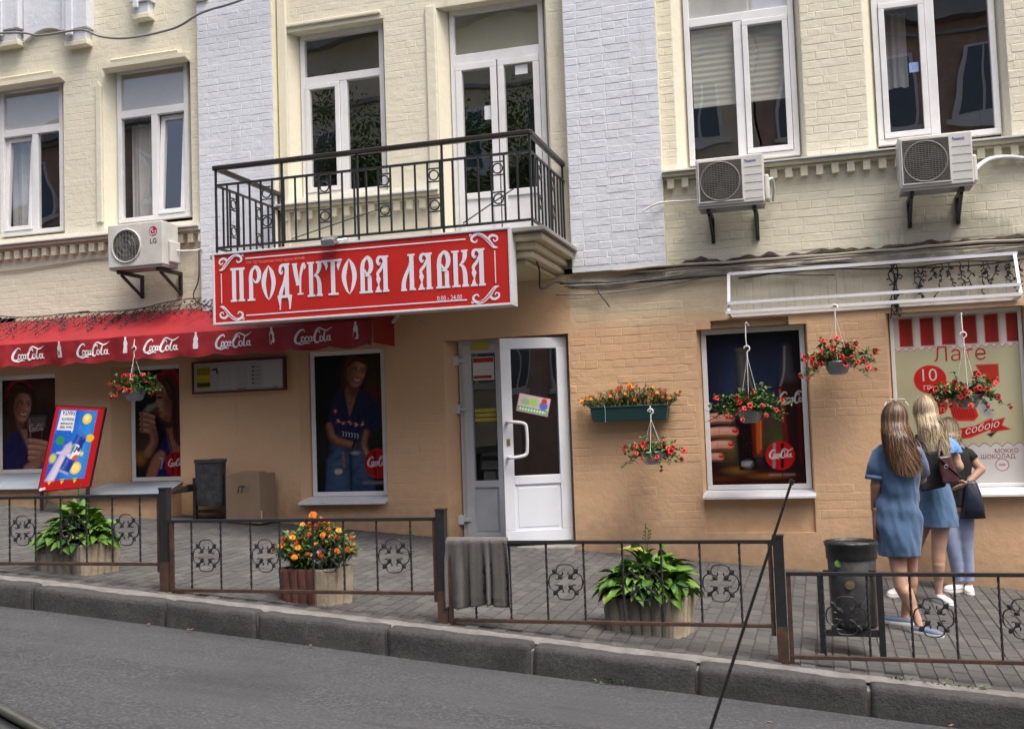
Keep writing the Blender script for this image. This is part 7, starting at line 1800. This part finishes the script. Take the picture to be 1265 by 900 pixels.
def shoe(t, ankle, toe_dir, L, upper, sole, zb, low=False, W=.085):
    d = Vector((toe_dir[0], toe_dir[1], 0)).normalized(); s = Vector((-d.y, d.x, 0)); h = Vector((ankle[0], ankle[1], 0)) - d * .062
    out = [(0, .55), (.08, .82), (.3, .86), (.55, .98), (.75, 1.0), (.9, .78), (.98, .4), (1.0, .1)]
    loop = [(f * L, w * W / 2) for f, w in out] + [(f * L, -w * W / 2) for f, w in reversed(out)]
    zz = lambda p, z: PZ(p.x, p.y) + z
    mb = MB(); rings = []
    for z, k in ((.0, .98), (.012, 1.02), (.024, 1.0)):
        ring = []
        for f, w in loop: p = h + d * ((f - L / 2) * k + L / 2) + s * w * k; ring.append((p.x, p.y, zz(p, z)))
        rings.append(ring)
    mb.rings(rings); mb.build('shoe_sole', sole, t)
    mb = MB(); rings = []
    lv = ((.022, .97), (.036, .97), (.050, .90), (.060, .72)) if not low else ((.022, .97), (.034, .95), (.046, .86), (.052, .72))
    for z, k in lv:
        ring = []
        for f, w in loop:
            u = f / L; top = 1.0 + (.75 if not low else .1) * max(0, 1 - u / .45) ; hz = .022 + (z - .022) * (top if u < .45 else (1.0 - .25 * (u - .45)))
            p = h + d * ((f - L * .45) * k + L * .45) + s * w * k; ring.append((p.x, p.y, zz(p, hz)))
        rings.append(ring)
    mb.rings(rings); o = mb.build('shoe', upper, t, smooth=True)
    return o
def hair(t, H, rad, back, mats, length, seed, n=330, az=125, width=.013, spread=.085, bd=.10, sway=(0, 0), tilt=None, tip=None):
    """strands combed from the crown over the head and down the back. back: unit vector out of the back of the head"""
    r_ = random.Random(seed); bk = Vector((back[0], back[1], 0)).normalized(); sd = Vector((-bk.y, bk.x, 0)); H = Vector(H)
    obs = [MB() for _ in mats]
    for k in range(n):
        a = R(r_.uniform(-az, az)); w_ = r_.uniform(.6, 1.25) * width; lift = r_.uniform(1.0, 1.13) + (.05 if k % 17 == 0 else 0); q0 = r_.uniform(-.02, .02); pts = []
        dirh = bk * math.cos(a) + sd * math.sin(a)
        for j in range(7):
            ph = R(4 + 92 * j / 6 + r_.uniform(-2, 2))
            e = Vector((0, 0, rad[2] * math.cos(ph))) + (bk * math.cos(a) * rad[1] + sd * math.sin(a) * rad[0]) * math.sin(ph); e = e * lift
            if tilt: e = tilt @ e
            pts.append(H + e)
        end = length * r_.uniform(.72, 1.06) * (1 - .12 * abs(a) / R(az)); m_ = 9; p0 = pts[-1]
        lat = math.sin(a) * spread; depth = bd - .030 + max(0, math.cos(a)) * .030 + r_.uniform(-.010, .010)
        tgt = Vector((H.x, H.y, 0)) + sd * (lat + r_.uniform(-.012, .012)) + bk * (depth + .035)
        ph0 = r_.uniform(0, 6.28)
        for j in range(1, m_ + 1):
            f = j / m_; g_ = min(1, f * 2.4); g_ = g_ * g_ * (3 - 2 * g_); zc = p0.z - end * f
            x = p0.x + (tgt.x - p0.x) * g_ + sway[0] * f * f + .016 * math.sin(ph0 + f * 8 + 3 * a) * f + .02 * r_.uniform(-1, 1) * f * f * (k % 9 == 0); y = p0.y + (tgt.y - p0.y) * g_ + sway[1] * f * f + .006 * math.cos(ph0 + f * 6) * f
            pts.append(Vector((x, y, zc)))
        pts = [Vector(p) for p in pts]; mb = obs[r_.randrange(len(mats))]; o = len(mb.v); K = len(pts); nrm = (dirh + Vector((0, 0, .2))).normalized()
        for i, p in enumerate(pts):
            tg = (pts[min(i + 1, K - 1)] - pts[max(i - 1, 0)]).normalized(); s_ = tg.cross(nrm); s_ = s_.normalized() if s_.length > 1e-5 else sd; ww = w_ * (.7 if i == 0 else 1) * (1 if i < K - 3 else (K - i) / 4) / 2
            mb.v += [tuple(p + s_ * ww), tuple(p + nrm * ww * .55), tuple(p - s_ * ww)]
        cut_ = K * r_.uniform(.55, .85)
        for i in range(K - 1): mb.f += [(o + 3 * i, o + 3 * i + 1, o + 3 * i + 4, o + 3 * i + 3), (o + 3 * i + 1, o + 3 * i + 2, o + 3 * i + 5, o + 3 * i + 4)]; mb.m += [1 if i > cut_ else 0] * 2
    al = MB()
    for i, mb in enumerate(obs):
        o = len(al.v); al.v += mb.v; al.f += [tuple(q + o for q in f) for f in mb.f]; al.m += [tip if (m and tip is not None) else i for m in mb.m]
    # under-layer so that nothing shows through
    u = MB(); c = H.copy(); rings = []
    for zf, kx, ky, off in ((1.0, .1, .1, 0), (.85, .56, .56, 0), (.5, .92, .92, 0), (.1, 1.02, 1.02, .0), (-.3, 1.0, .95, .012), (-.8, .95, .8, .03), (-1.2, .95, .62, .05)):
        ring = []
        for j in range(22):
            th = 2 * math.pi * j / 22; e = bk * (math.cos(th) * rad[1] * ky + off - .012) + sd * math.sin(th) * rad[0] * kx + Vector((0, 0, zf * rad[2]))
            if tilt: e = tilt @ e
            ring.append(c + e)
        rings.append(ring)
    if length > .15:
        for f in (.35, .7, .93): z = H.z - rad[2] * .3 - length * f; ring = [(H.x + sway[0] * f * f + bk.x * (bd - .005 + .018 * math.cos(th)) + sd.x * math.sin(th) * spread * (.85 if f < .9 else .5), H.y + sway[1] * f * f + bk.y * (bd - .005 + .018 * math.cos(th)) + sd.y * math.sin(th) * spread * (.85 if f < .9 else .5), z) for th in [2 * math.pi * j / 22 for j in range(22)]]; rings.append(ring)
    al.mi = 0; al.rings(rings)
    return al.build('hair', mats, t, smooth=True)
def hairmat(name, a, b):
    m = M(name, a, rough=.42, var=.35, scale=30, spec=.5, stretch=(6, 6, .5)); return m
def denim(name, col): return M(name, col, rough=.85, var=.14, scale=5, bump=.25, bscale=260, dirt=tuple(c * 1.45 for c in col), dirt_amt=.35, dirt_scale=3.5, sheen=.2)
SOLE = M('white rubber sole', (.72, .72, .70), rough=.6, var=.06); WSH = M('white sneaker', (.70, .70, .70), rough=.6, var=.08, scale=20)

# ---- person in the denim dress
t = thing('person', 'person with long brown hair in a short sleeved denim dress, nearest the fence', 'person', (.52, -2.25, PZ(.52, -2.25)), 'people at the coffee window')
mb = MB()
chain(mb, [(.475, -2.22, .88), (.500, -2.30, .50), (.505, -2.31, .44), (.600, -2.355, .205)], [.085, .054, .054, .030]); capsule(mb, (.535, -2.33, .40), (.56, -2.335, .33), .050, .042)
chain(mb, [(.575, -2.20, .88), (.580, -2.15, .50), (.580, -2.15, .44), (.530, -2.10, .205)], [.085, .052, .052, .029]); capsule(mb, (.575, -2.15, .40), (.56, -2.135, .33), .047, .040)
capsule(mb, (.600, -2.36, .205), (.605, -2.375, .155), .030, .030); capsule(mb, (.605, -2.375, .145), (.69, -2.42, .118), .028, .022)
capsule(mb, (.530, -2.10, .205), (.530, -2.10, .16), .029, .030); capsule(mb, (.53, -2.10, .150), (.43, -2.09, .142), .027, .022)
chain(mb, [(.515, -2.22, .90), (.52, -2.22, 1.15), (.53, -2.23, 1.36)], [.125, .105, .115]); capsule(mb, (.43, -2.23, 1.40), (.635, -2.23, 1.40), .062, .062)
capsule(mb, (.53, -2.22, 1.42), (.535, -2.20, 1.56), .052, .048); ellipsoid(mb, (.535, -2.175, 1.645), (.072, .088, .108)); capsule(mb, (.55, -2.095, 1.60), (.552, -2.085, 1.59), .035, .03); capsule(mb, (.555, -2.088, 1.655), (.557, -2.072, 1.635), .010, .013)
for s in (-1, 1): ellipsoid(mb, (.535 + s * .073, -2.18, 1.64), (.010, .018, .030), 10)
chain(mb, [(.425, -2.235, 1.405), (.368, -2.26, 1.17), (.352, -2.17, .985)], [.050, .040, .026]); hand(mb, (.352, -2.165, .98), (.02, .25, -1), (.1, 1, .2), (1, 0, .2), .6)
chain(mb, [(.645, -2.22, 1.405), (.70, -2.08, 1.20), (.60, -1.97, 1.22)], [.050, .040, .026]); hand(mb, (.60, -1.97, 1.22), (-1, .3, .2), (0, .1, 1), (0, 1, 0), .6)
fuse(mb, 'body', SK1, t)
DEN = denim('washed blue denim', (.062, .125, .235))
fold = lambda a, z: .045 * math.sin(3 * a + 17 * z) * (1 if z < 1.25 else .5) + .05 * math.sin(z * 40 + 3.0 * math.cos(a) + 1.5 * math.sin(2 * a)) * math.exp(-((z - 1.06) / .16) ** 2) + .02 * math.sin(7 * a - 9 * z) + .012 * math.sin(13 * a + 21 * z)
mb = MB(); cloth(mb, [(.515, -2.245, .655, .148, .132, .1), (.512, -2.24, .76, .160, .142, .1), (.510, -2.23, .90, .168, .150, .1), (.518, -2.23, 1.02, .152, .132, .1), (.530, -2.23, 1.14, .142, .122, .1), (.532, -2.235, 1.28, .152, .125, .1), (.532, -2.235, 1.38, .158, .112, .05), (.532, -2.232, 1.44, .140, .092, .05), (.533, -2.228, 1.478, .085, .068, 0), (.533, -2.22, 1.50, .060, .058, 0)], folds=fold)
o = mb.build('dress', DEN, t, smooth=True); o.modifiers.new('solid', 'SOLIDIFY').thickness = .005
mb = MB(); mb.tube([(.458, -2.235, 1.425), (.418, -2.24, 1.39), (.388, -2.25, 1.31), (.368, -2.258, 1.225)], [.060, .070, .072, .072], 24, cap=False); mb.tube([(.371, -2.257, 1.24), (.366, -2.259, 1.208)], [.0745, .0745], 24, cap=False)
mb.tube([(.61, -2.23, 1.425), (.652, -2.21, 1.39), (.680, -2.16, 1.31), (.695, -2.11, 1.24)], [.060, .068, .070, .068], 24, cap=False); o = mb.build('sleeve', DEN, t, smooth=True); o.modifiers.new('solid', 'SOLIDIFY').thickness = .005
shoe(t, (.605, -2.372), (.86, -.42), .235, denim('blue canvas shoe', (.12, .17, .26)), SOLE, 0, low=True, W=.082); shoe(t, (.535, -2.10), (-1, .05), .235, denim('blue canvas shoe', (.12, .17, .26)), SOLE, 0, low=True, W=.082)
BR = [hairmat('dark brown hair', (.045, .026, .016), 0), hairmat('mid brown hair', (.085, .048, .027), 0), hairmat('light brown hair ends', (.19, .105, .055), 0)]
tl = Matrix.Rotation(R(6), 3, 'Y')
hair(t, (.532, -2.175, 1.655), (.084, .098, .112), (-.05, -1), BR, .40, 71, tip=2, n=900, spread=.098, bd=.175, sway=(.06, -.01), tilt=tl, width=.008)
mb = MB(); GL_ = M('pale sunglasses frame', (.55, .52, .45), rough=.25)
for s in (-1, 1): mb.tube([(0.548 + s * .036 + .028 * math.cos(a), -2.15 - .012 * math.sin(a), 1.786 + .014 * math.sin(a)) for a in np.linspace(0, 2 * math.pi, 14, endpoint=False)], .0038, 5, closed=True)
mb.tube([(.484, -2.15, 1.784), (.462, -2.20, 1.752)], .004, 5); mb.tube([(.612, -2.15, 1.782), (.634, -2.20, 1.748)], .004, 5); o = mb.build('sunglasses', GL_, None); tag(o, 'pale sunglasses pushed up on the brown haired person\'s head', 'sunglasses')
t2 = thing('paper_bag', 'narrow brown bag held low by the person in the denim dress', 'bag', (.365, -2.20, .75))
mb = MB(); mb.hexa([(.335, -2.30, .755), (.390, -2.27, .755), (.385, -2.10, .755), (.335, -2.10, .755), (.338, -2.30, 1.005), (.400, -2.27, 1.005), (.395, -2.10, 1.005), (.338, -2.10, 1.005)]); mb.build('bag_body', M('printed brown bag', (.16, .085, .055), rough=.5, var=.55, scale=14), t2, bevel=.008)
mb = MB(); mb.tube(catmull([(.352, -2.24, 1.0), (.352, -2.22, 1.035), (.352, -2.17, 1.04), (.352, -2.14, 1.0)], 5), .004, 5); mb.build('bag_handle', M('brown cord', (.12, .07, .04), rough=.7), t2)

# ---- person with blonde hair and denim skirt
t = thing('person', 'person with long blonde hair in a blue off shoulder top and denim skirt', 'person', (.88, -1.05, PZ(.88, -1.05)), 'people at the coffee window')
mb = MB()
chain(mb, [(.935, -1.06, .90), (.885, -1.07, .53), (.882, -1.07, .47), (.872, -1.05, .215)], [.088, .056, .056, .031]); capsule(mb, (.880, -1.075, .43), (.876, -1.07, .34), .053, .044); capsule(mb, (.872, -1.05, .215), (.875, -1.045, .16), .031, .032)
chain(mb, [(.825, -1.02, .90), (.70, -.98, .53), (.69, -.98, .47), (.575, -.93, .235)], [.088, .054, .054, .031]); capsule(mb, (.575, -.93, .235), (.57, -.92, .19), .031, .031)
chain(mb, [(.885, -1.04, .92), (.885, -1.04, 1.16), (.885, -1.04, 1.38)], [.125, .105, .112]); capsule(mb, (.785, -1.04, 1.425), (.99, -1.04, 1.425), .060, .060); capsule(mb, (.88, -1.03, 1.44), (.868, -1.01, 1.60), .052, .048)
ellipsoid(mb, (.855, -.99, 1.69), (.074, .09, .112)); capsule(mb, (.85, -.91, 1.64), (.849, -.90, 1.635), .034, .03); capsule(mb, (.848, -.902, 1.695), (.847, -.888, 1.675), .010, .013)
for s in (-1, 1): ellipsoid(mb, (.855 + s * .075, -.995, 1.685), (.010, .018, .030), 10)
chain(mb, [(1.005, -1.04, 1.425), (1.082, -1.07, 1.235), (1.01, -.90, 1.15)], [.050, .041, .027]); hand(mb, (1.01, -.90, 1.15), (-.7, .7, .0), (0, 0, 1), (-.5, -.5, 0), .7)
chain(mb, [(.775, -1.04, 1.425), (.73, -.92, 1.20), (.82, -.80, 1.22)], [.050, .041, .027]); hand(mb, (.82, -.80, 1.22), (.9, .3, .1), (0, 0, 1), (0, 1, 0), .7)
fuse(mb, 'body', SK2, t)
DEN2 = denim('sky blue denim', (.080, .165, .295))
f2 = lambda a, z: .03 * math.sin(5 * a + 6 * z) + .015 * math.sin(11 * a - 8 * z)
mb = MB(); cloth(mb, [(.905, -1.055, .745, .152, .148, .1), (.905, -1.055, .82, .150, .145, .1), (.895, -1.05, .95, .145, .135, .1), (.888, -1.045, 1.08, .125, .115, .1), (.885, -1.04, 1.12, .118, .11, .1)], folds=f2); o = mb.build('skirt', DEN2, t, smooth=True); o.modifiers.new('solid', 'SOLIDIFY').thickness = .005
TOP = M('blue patterned blouse', (.13, .28, .60), rough=.75, var=.55, scale=38, bump=.3, bscale=50)
f3 = lambda a, z: .03 * math.sin(7 * a + 10 * z) + .02 * math.sin(15 * a)
mb = MB(); cloth(mb, [(.886, -1.04, 1.10, .126, .118, .1), (.885, -1.04, 1.22, .132, .118, 0), (.885, -1.04, 1.36, .158, .122, 0), (.886, -1.04, 1.43, .165, .118, 0), (.886, -1.04, 1.455, .155, .11, 0)], folds=f3); o = mb.build('blouse', TOP, t, smooth=True); o.modifiers.new('solid', 'SOLIDIFY').thickness = .004
f4 = lambda a, z: .10 * math.sin(11 * a) * max(0, (1.47 - z) / .12)
mb = MB(); cloth(mb, [(.905, -1.05, 1.352, .205, .155, 0), (.900, -1.05, 1.40, .200, .150, 0), (.893, -1.045, 1.45, .180, .132, 0), (.888, -1.04, 1.478, .150, .112, 0)], n=110, folds=f4); o = mb.build('ruffle', TOP, t, smooth=True); o.modifiers.new('solid', 'SOLIDIFY').thickness = .004
shoe(t, (.875, -1.045), (.45, -.9), .235, WSH, SOLE, 0); shoe(t, (.57, -.92), (-.55, -.85), .235, WSH, SOLE, 0)
BL = [hairmat('ash blonde hair', (.27, .20, .12), 0), hairmat('pale blonde hair', (.42, .33, .20), 0), hairmat('light blonde hair', (.52, .43, .29), 0), hairmat('dark blonde roots', (.13, .09, .055), 0)]
hair(t, (.855, -.995, 1.705), (.086, .10, .115), (.1, -1), BL, .40, 72, tip=2, n=900, spread=.098, bd=.185, sway=(.03, -.01), width=.008, tilt=Matrix.Rotation(R(-4), 3, 'Y'))
t2 = thing('tote_bag', 'flat black tote bag hanging on the blonde person\'s back', 'bag', (.85, -1.28, 1.05))
BLKC = M('black bag cloth', (.008, .008, .010), rough=.8, var=.2, bump=.2, bscale=120); STR = M('brown leather strap', (.085, .05, .035), rough=.5)
mb = MB(); mb.hexa([(.752, -1.33, 1.045), (.955, -1.30, 1.085), (.955, -1.20, 1.085), (.752, -1.20, 1.045), (.765, -1.31, 1.36), (.955, -1.28, 1.38), (.955, -1.22, 1.38), (.765, -1.22, 1.36)]); mb.build('bag_body', BLKC, t2, bevel=.02)
for xa, xb in ((.785, .752), (.83, .775)):
    mb = MB(); mb.tube(catmull([(xa, -1.30, 1.35), (xa - .01, -1.27, 1.42), (xb, -1.16, 1.485), (xb + .02, -1.05, 1.505), (xb + .04, -.97, 1.47)], 6), .009, 6); mb.build('bag_strap', STR, t2, smooth=True)
t2 = thing('handbag', 'dark burgundy leather handbag on the blonde person\'s shoulder', 'bag', (.98, -1.35, 1.10))
BURG = M('burgundy leather', (.050, .014, .018), rough=.32, var=.3, scale=12, bump=.3, bscale=40)
mb = MB(); P8 = [(.915, -1.42, 1.115), (1.055, -1.38, 1.115), (1.06, -1.26, 1.13), (.925, -1.28, 1.13), (.880, -1.40, 1.335), (.990, -1.37, 1.345), (1.0, -1.30, 1.335), (.895, -1.32, 1.335)]; mb.hexa(P8); mb.build('bag_body', BURG, t2, bevel=.018)
mb = MB(); mb.bar((.895, -1.415, 1.33), (1.06, -1.37, 1.16), .018, .012); mb.build('flap_edge', BURG, t2, bevel=.004)
mb = MB(); mb.tube([(.945 + .014 * math.cos(a), -1.428, 1.255 + .014 * math.sin(a)) for a in np.linspace(0, 6.28, 12, endpoint=False)], .004, 5, closed=True); mb.build('buckle', CHROME, t2)
for dy in (0, .05):
    mb = MB(); mb.tube(catmull([(.90 + dy, -1.37 + dy, 1.33), (.93, -1.28 + dy, 1.45), (.965, -1.14, 1.515), (.985, -1.02, 1.51), (1.02, -.98 + dy, 1.40)], 6), .008, 6); mb.build('bag_strap', STR, t2, smooth=True)

# ---- person in the black shirt and jeans
t = thing('person', 'person with short blonde hair in a black t-shirt and light jeans, closest to the window', 'person', (1.1, -.42, PZ(1.1, -.42)), 'people at the coffee window')
mb = MB(); chain(mb, [(1.12, -.42, .86), (1.125, -.42, 1.08), (1.13, -.42, 1.27)], [.115, .100, .108]); capsule(mb, (1.04, -.42, 1.315), (1.215, -.42, 1.315), .058, .058); capsule(mb, (1.12, -.41, 1.33), (1.105, -.39, 1.45), .050, .046)
chain(mb, [(1.16, -.42, .84), (1.175, -.44, .50), (1.178, -.44, .16)], [.07, .045, .03]); chain(mb, [(1.07, -.42, .84), (1.07, -.46, .50), (1.09, -.44, .17)], [.07, .045, .03])
ellipsoid(mb, (1.095, -.37, 1.515), (.070, .085, .103)); capsule(mb, (1.09, -.29, 1.47), (1.09, -.285, 1.465), .032, .03); capsule(mb, (1.088, -.29, 1.52), (1.087, -.275, 1.505), .010, .012)
for s in (-1, 1): ellipsoid(mb, (1.095 + s * .071, -.375, 1.51), (.009, .017, .028), 10)
chain(mb, [(1.225, -.42, 1.315), (1.335, -.44, 1.175), (1.205, -.52, 1.055)], [.047, .039, .026]); hand(mb, (1.205, -.52, 1.055), (-1, -.15, -.38), (.1, -.6, .8), (.2, .9, -.3), .35, 1.)
chain(mb, [(1.03, -.42, 1.315), (.98, -.33, 1.11), (1.06, -.22, 1.12)], [.047, .039, .026]); hand(mb, (1.06, -.22, 1.12), (1, .3, .1), (0, 0, 1), (0, -1, 0), .6)
fuse(mb, 'body', SK1, t)
BT = M('black jersey', (.010, .010, .012), rough=.85, var=.2, bump=.15, bscale=60)
mb = MB(); cloth(mb, [(1.125, -.42, .86, .142, .12, 0), (1.125, -.42, 1.0, .128, .112, 0), (1.128, -.42, 1.14, .130, .112, 0), (1.13, -.42, 1.26, .146, .108, 0), (1.125, -.42, 1.34, .135, .088, 0), (1.118, -.415, 1.375, .075, .062, 0), (1.115, -.41, 1.39, .056, .054, 0)], folds=lambda a, z: .03 * math.sin(4 * a + 14 * z) + .02 * math.sin(9 * a - 11 * z)); o = mb.build('shirt', BT, t, smooth=True); o.modifiers.new('solid', 'SOLIDIFY').thickness = .004
mb = MB(); mb.tube([(1.19, -.42, 1.33), (1.235, -.42, 1.305), (1.275, -.43, 1.255)], [.056, .060, .058], 20, cap=False); mb.tube([(1.06, -.42, 1.33), (1.02, -.40, 1.295), (.995, -.37, 1.23)], [.056, .060, .058], 20, cap=False); o = mb.build('sleeve', BT, t, smooth=True); o.modifiers.new('solid', 'SOLIDIFY').thickness = .004
JN = denim('pale blue jeans', (.26, .32, .48)); mb = MB()
fj = lambda k: (lambda pts, rs: [(p, r * (1 + .05 * math.sin(i * 2.1 + k))) for i, (p, r) in enumerate(zip(pts, rs))])
for k, (A, rs) in enumerate((([(1.165, -.42, .90), (1.172, -.43, .70), (1.172, -.445, .50), (1.178, -.44, .33), (1.178, -.435, .195)], [.098, .085, .062, .054, .046]), ([(1.07, -.42, .90), (1.055, -.45, .70), (1.065, -.475, .50), (1.085, -.46, .33), (1.092, -.44, .20)], [.098, .085, .062, .054, .046]))):
    P_ = catmull([(*a, r) for a, r in zip(A, rs)], 7); mb.tube([q[:3] for q in P_], [q[3] * (1 + .015 * math.sin(i * 1.9 + k) + (.03 * math.sin(i * 2.6) if q[2] < .28 else 0)) for i, q in enumerate(P_)], 22)
capsule(mb, (1.08, -.42, .88), (1.16, -.42, .88), .108, .108, 18); fuse(mb, 'jeans', JN, t, voxel=.009, it=2)
shoe(t, (1.178, -.44), (-.1, -1), .23, WSH, SOLE, 0); shoe(t, (1.092, -.44), (-.75, -.65), .23, WSH, SOLE, 0)
hair(t, (1.095, -.372, 1.525), (.080, .094, .106), (-.05, -1), [BL[1], BL[2], BL[0]], .13, 73, n=600, spread=.082, bd=.085, width=.008)
mb = MB(); mb.tube([(1.222 + .030 * math.cos(a), -.51 + .012 * math.sin(a), 1.068 + .026 * math.sin(a)) for a in np.linspace(0, 6.28, 14, endpoint=False)], .006, 5, closed=True); mb.build('wristwatch', BLKC, t)
t2 = thing('shopping_bag', 'dark navy plastic shopping bag on the arm of the person in black', 'bag', (1.23, -.52, .75))
NAVY = M('navy plastic', (.008, .012, .030), rough=.35, var=.3, bump=.6, bscale=14)
mb = MB(); rings = []
for z, a, b, w in ((.755, 1.135, 1.33, .05), (.76, 1.13, 1.335, .075), (.85, 1.145, 1.33, .085), (.97, 1.165, 1.31, .06), (1.06, 1.185, 1.285, .03), (1.085, 1.20, 1.265, .018)):
    ring = []
    for j in range(28): th = 2 * math.pi * j / 28; k = 1 + .06 * math.sin(5 * th + z * 30); ring.append(((a + b) / 2 + (b - a) / 2 * math.copysign(abs(math.cos(th)) ** .6, math.cos(th)) * k, -.52 + w * math.sin(th) * k, z))
    rings.append(ring)
mb.rings(rings); mb.build('bag_body', NAVY, t2, smooth=True)
mb = MB(); mb.tube(catmull([(1.20, -.52, 1.075), (1.215, -.50, 1.11), (1.24, -.49, 1.115), (1.262, -.52, 1.075)], 5), .008, 6); mb.build('bag_handle', NAVY, t2, smooth=True)
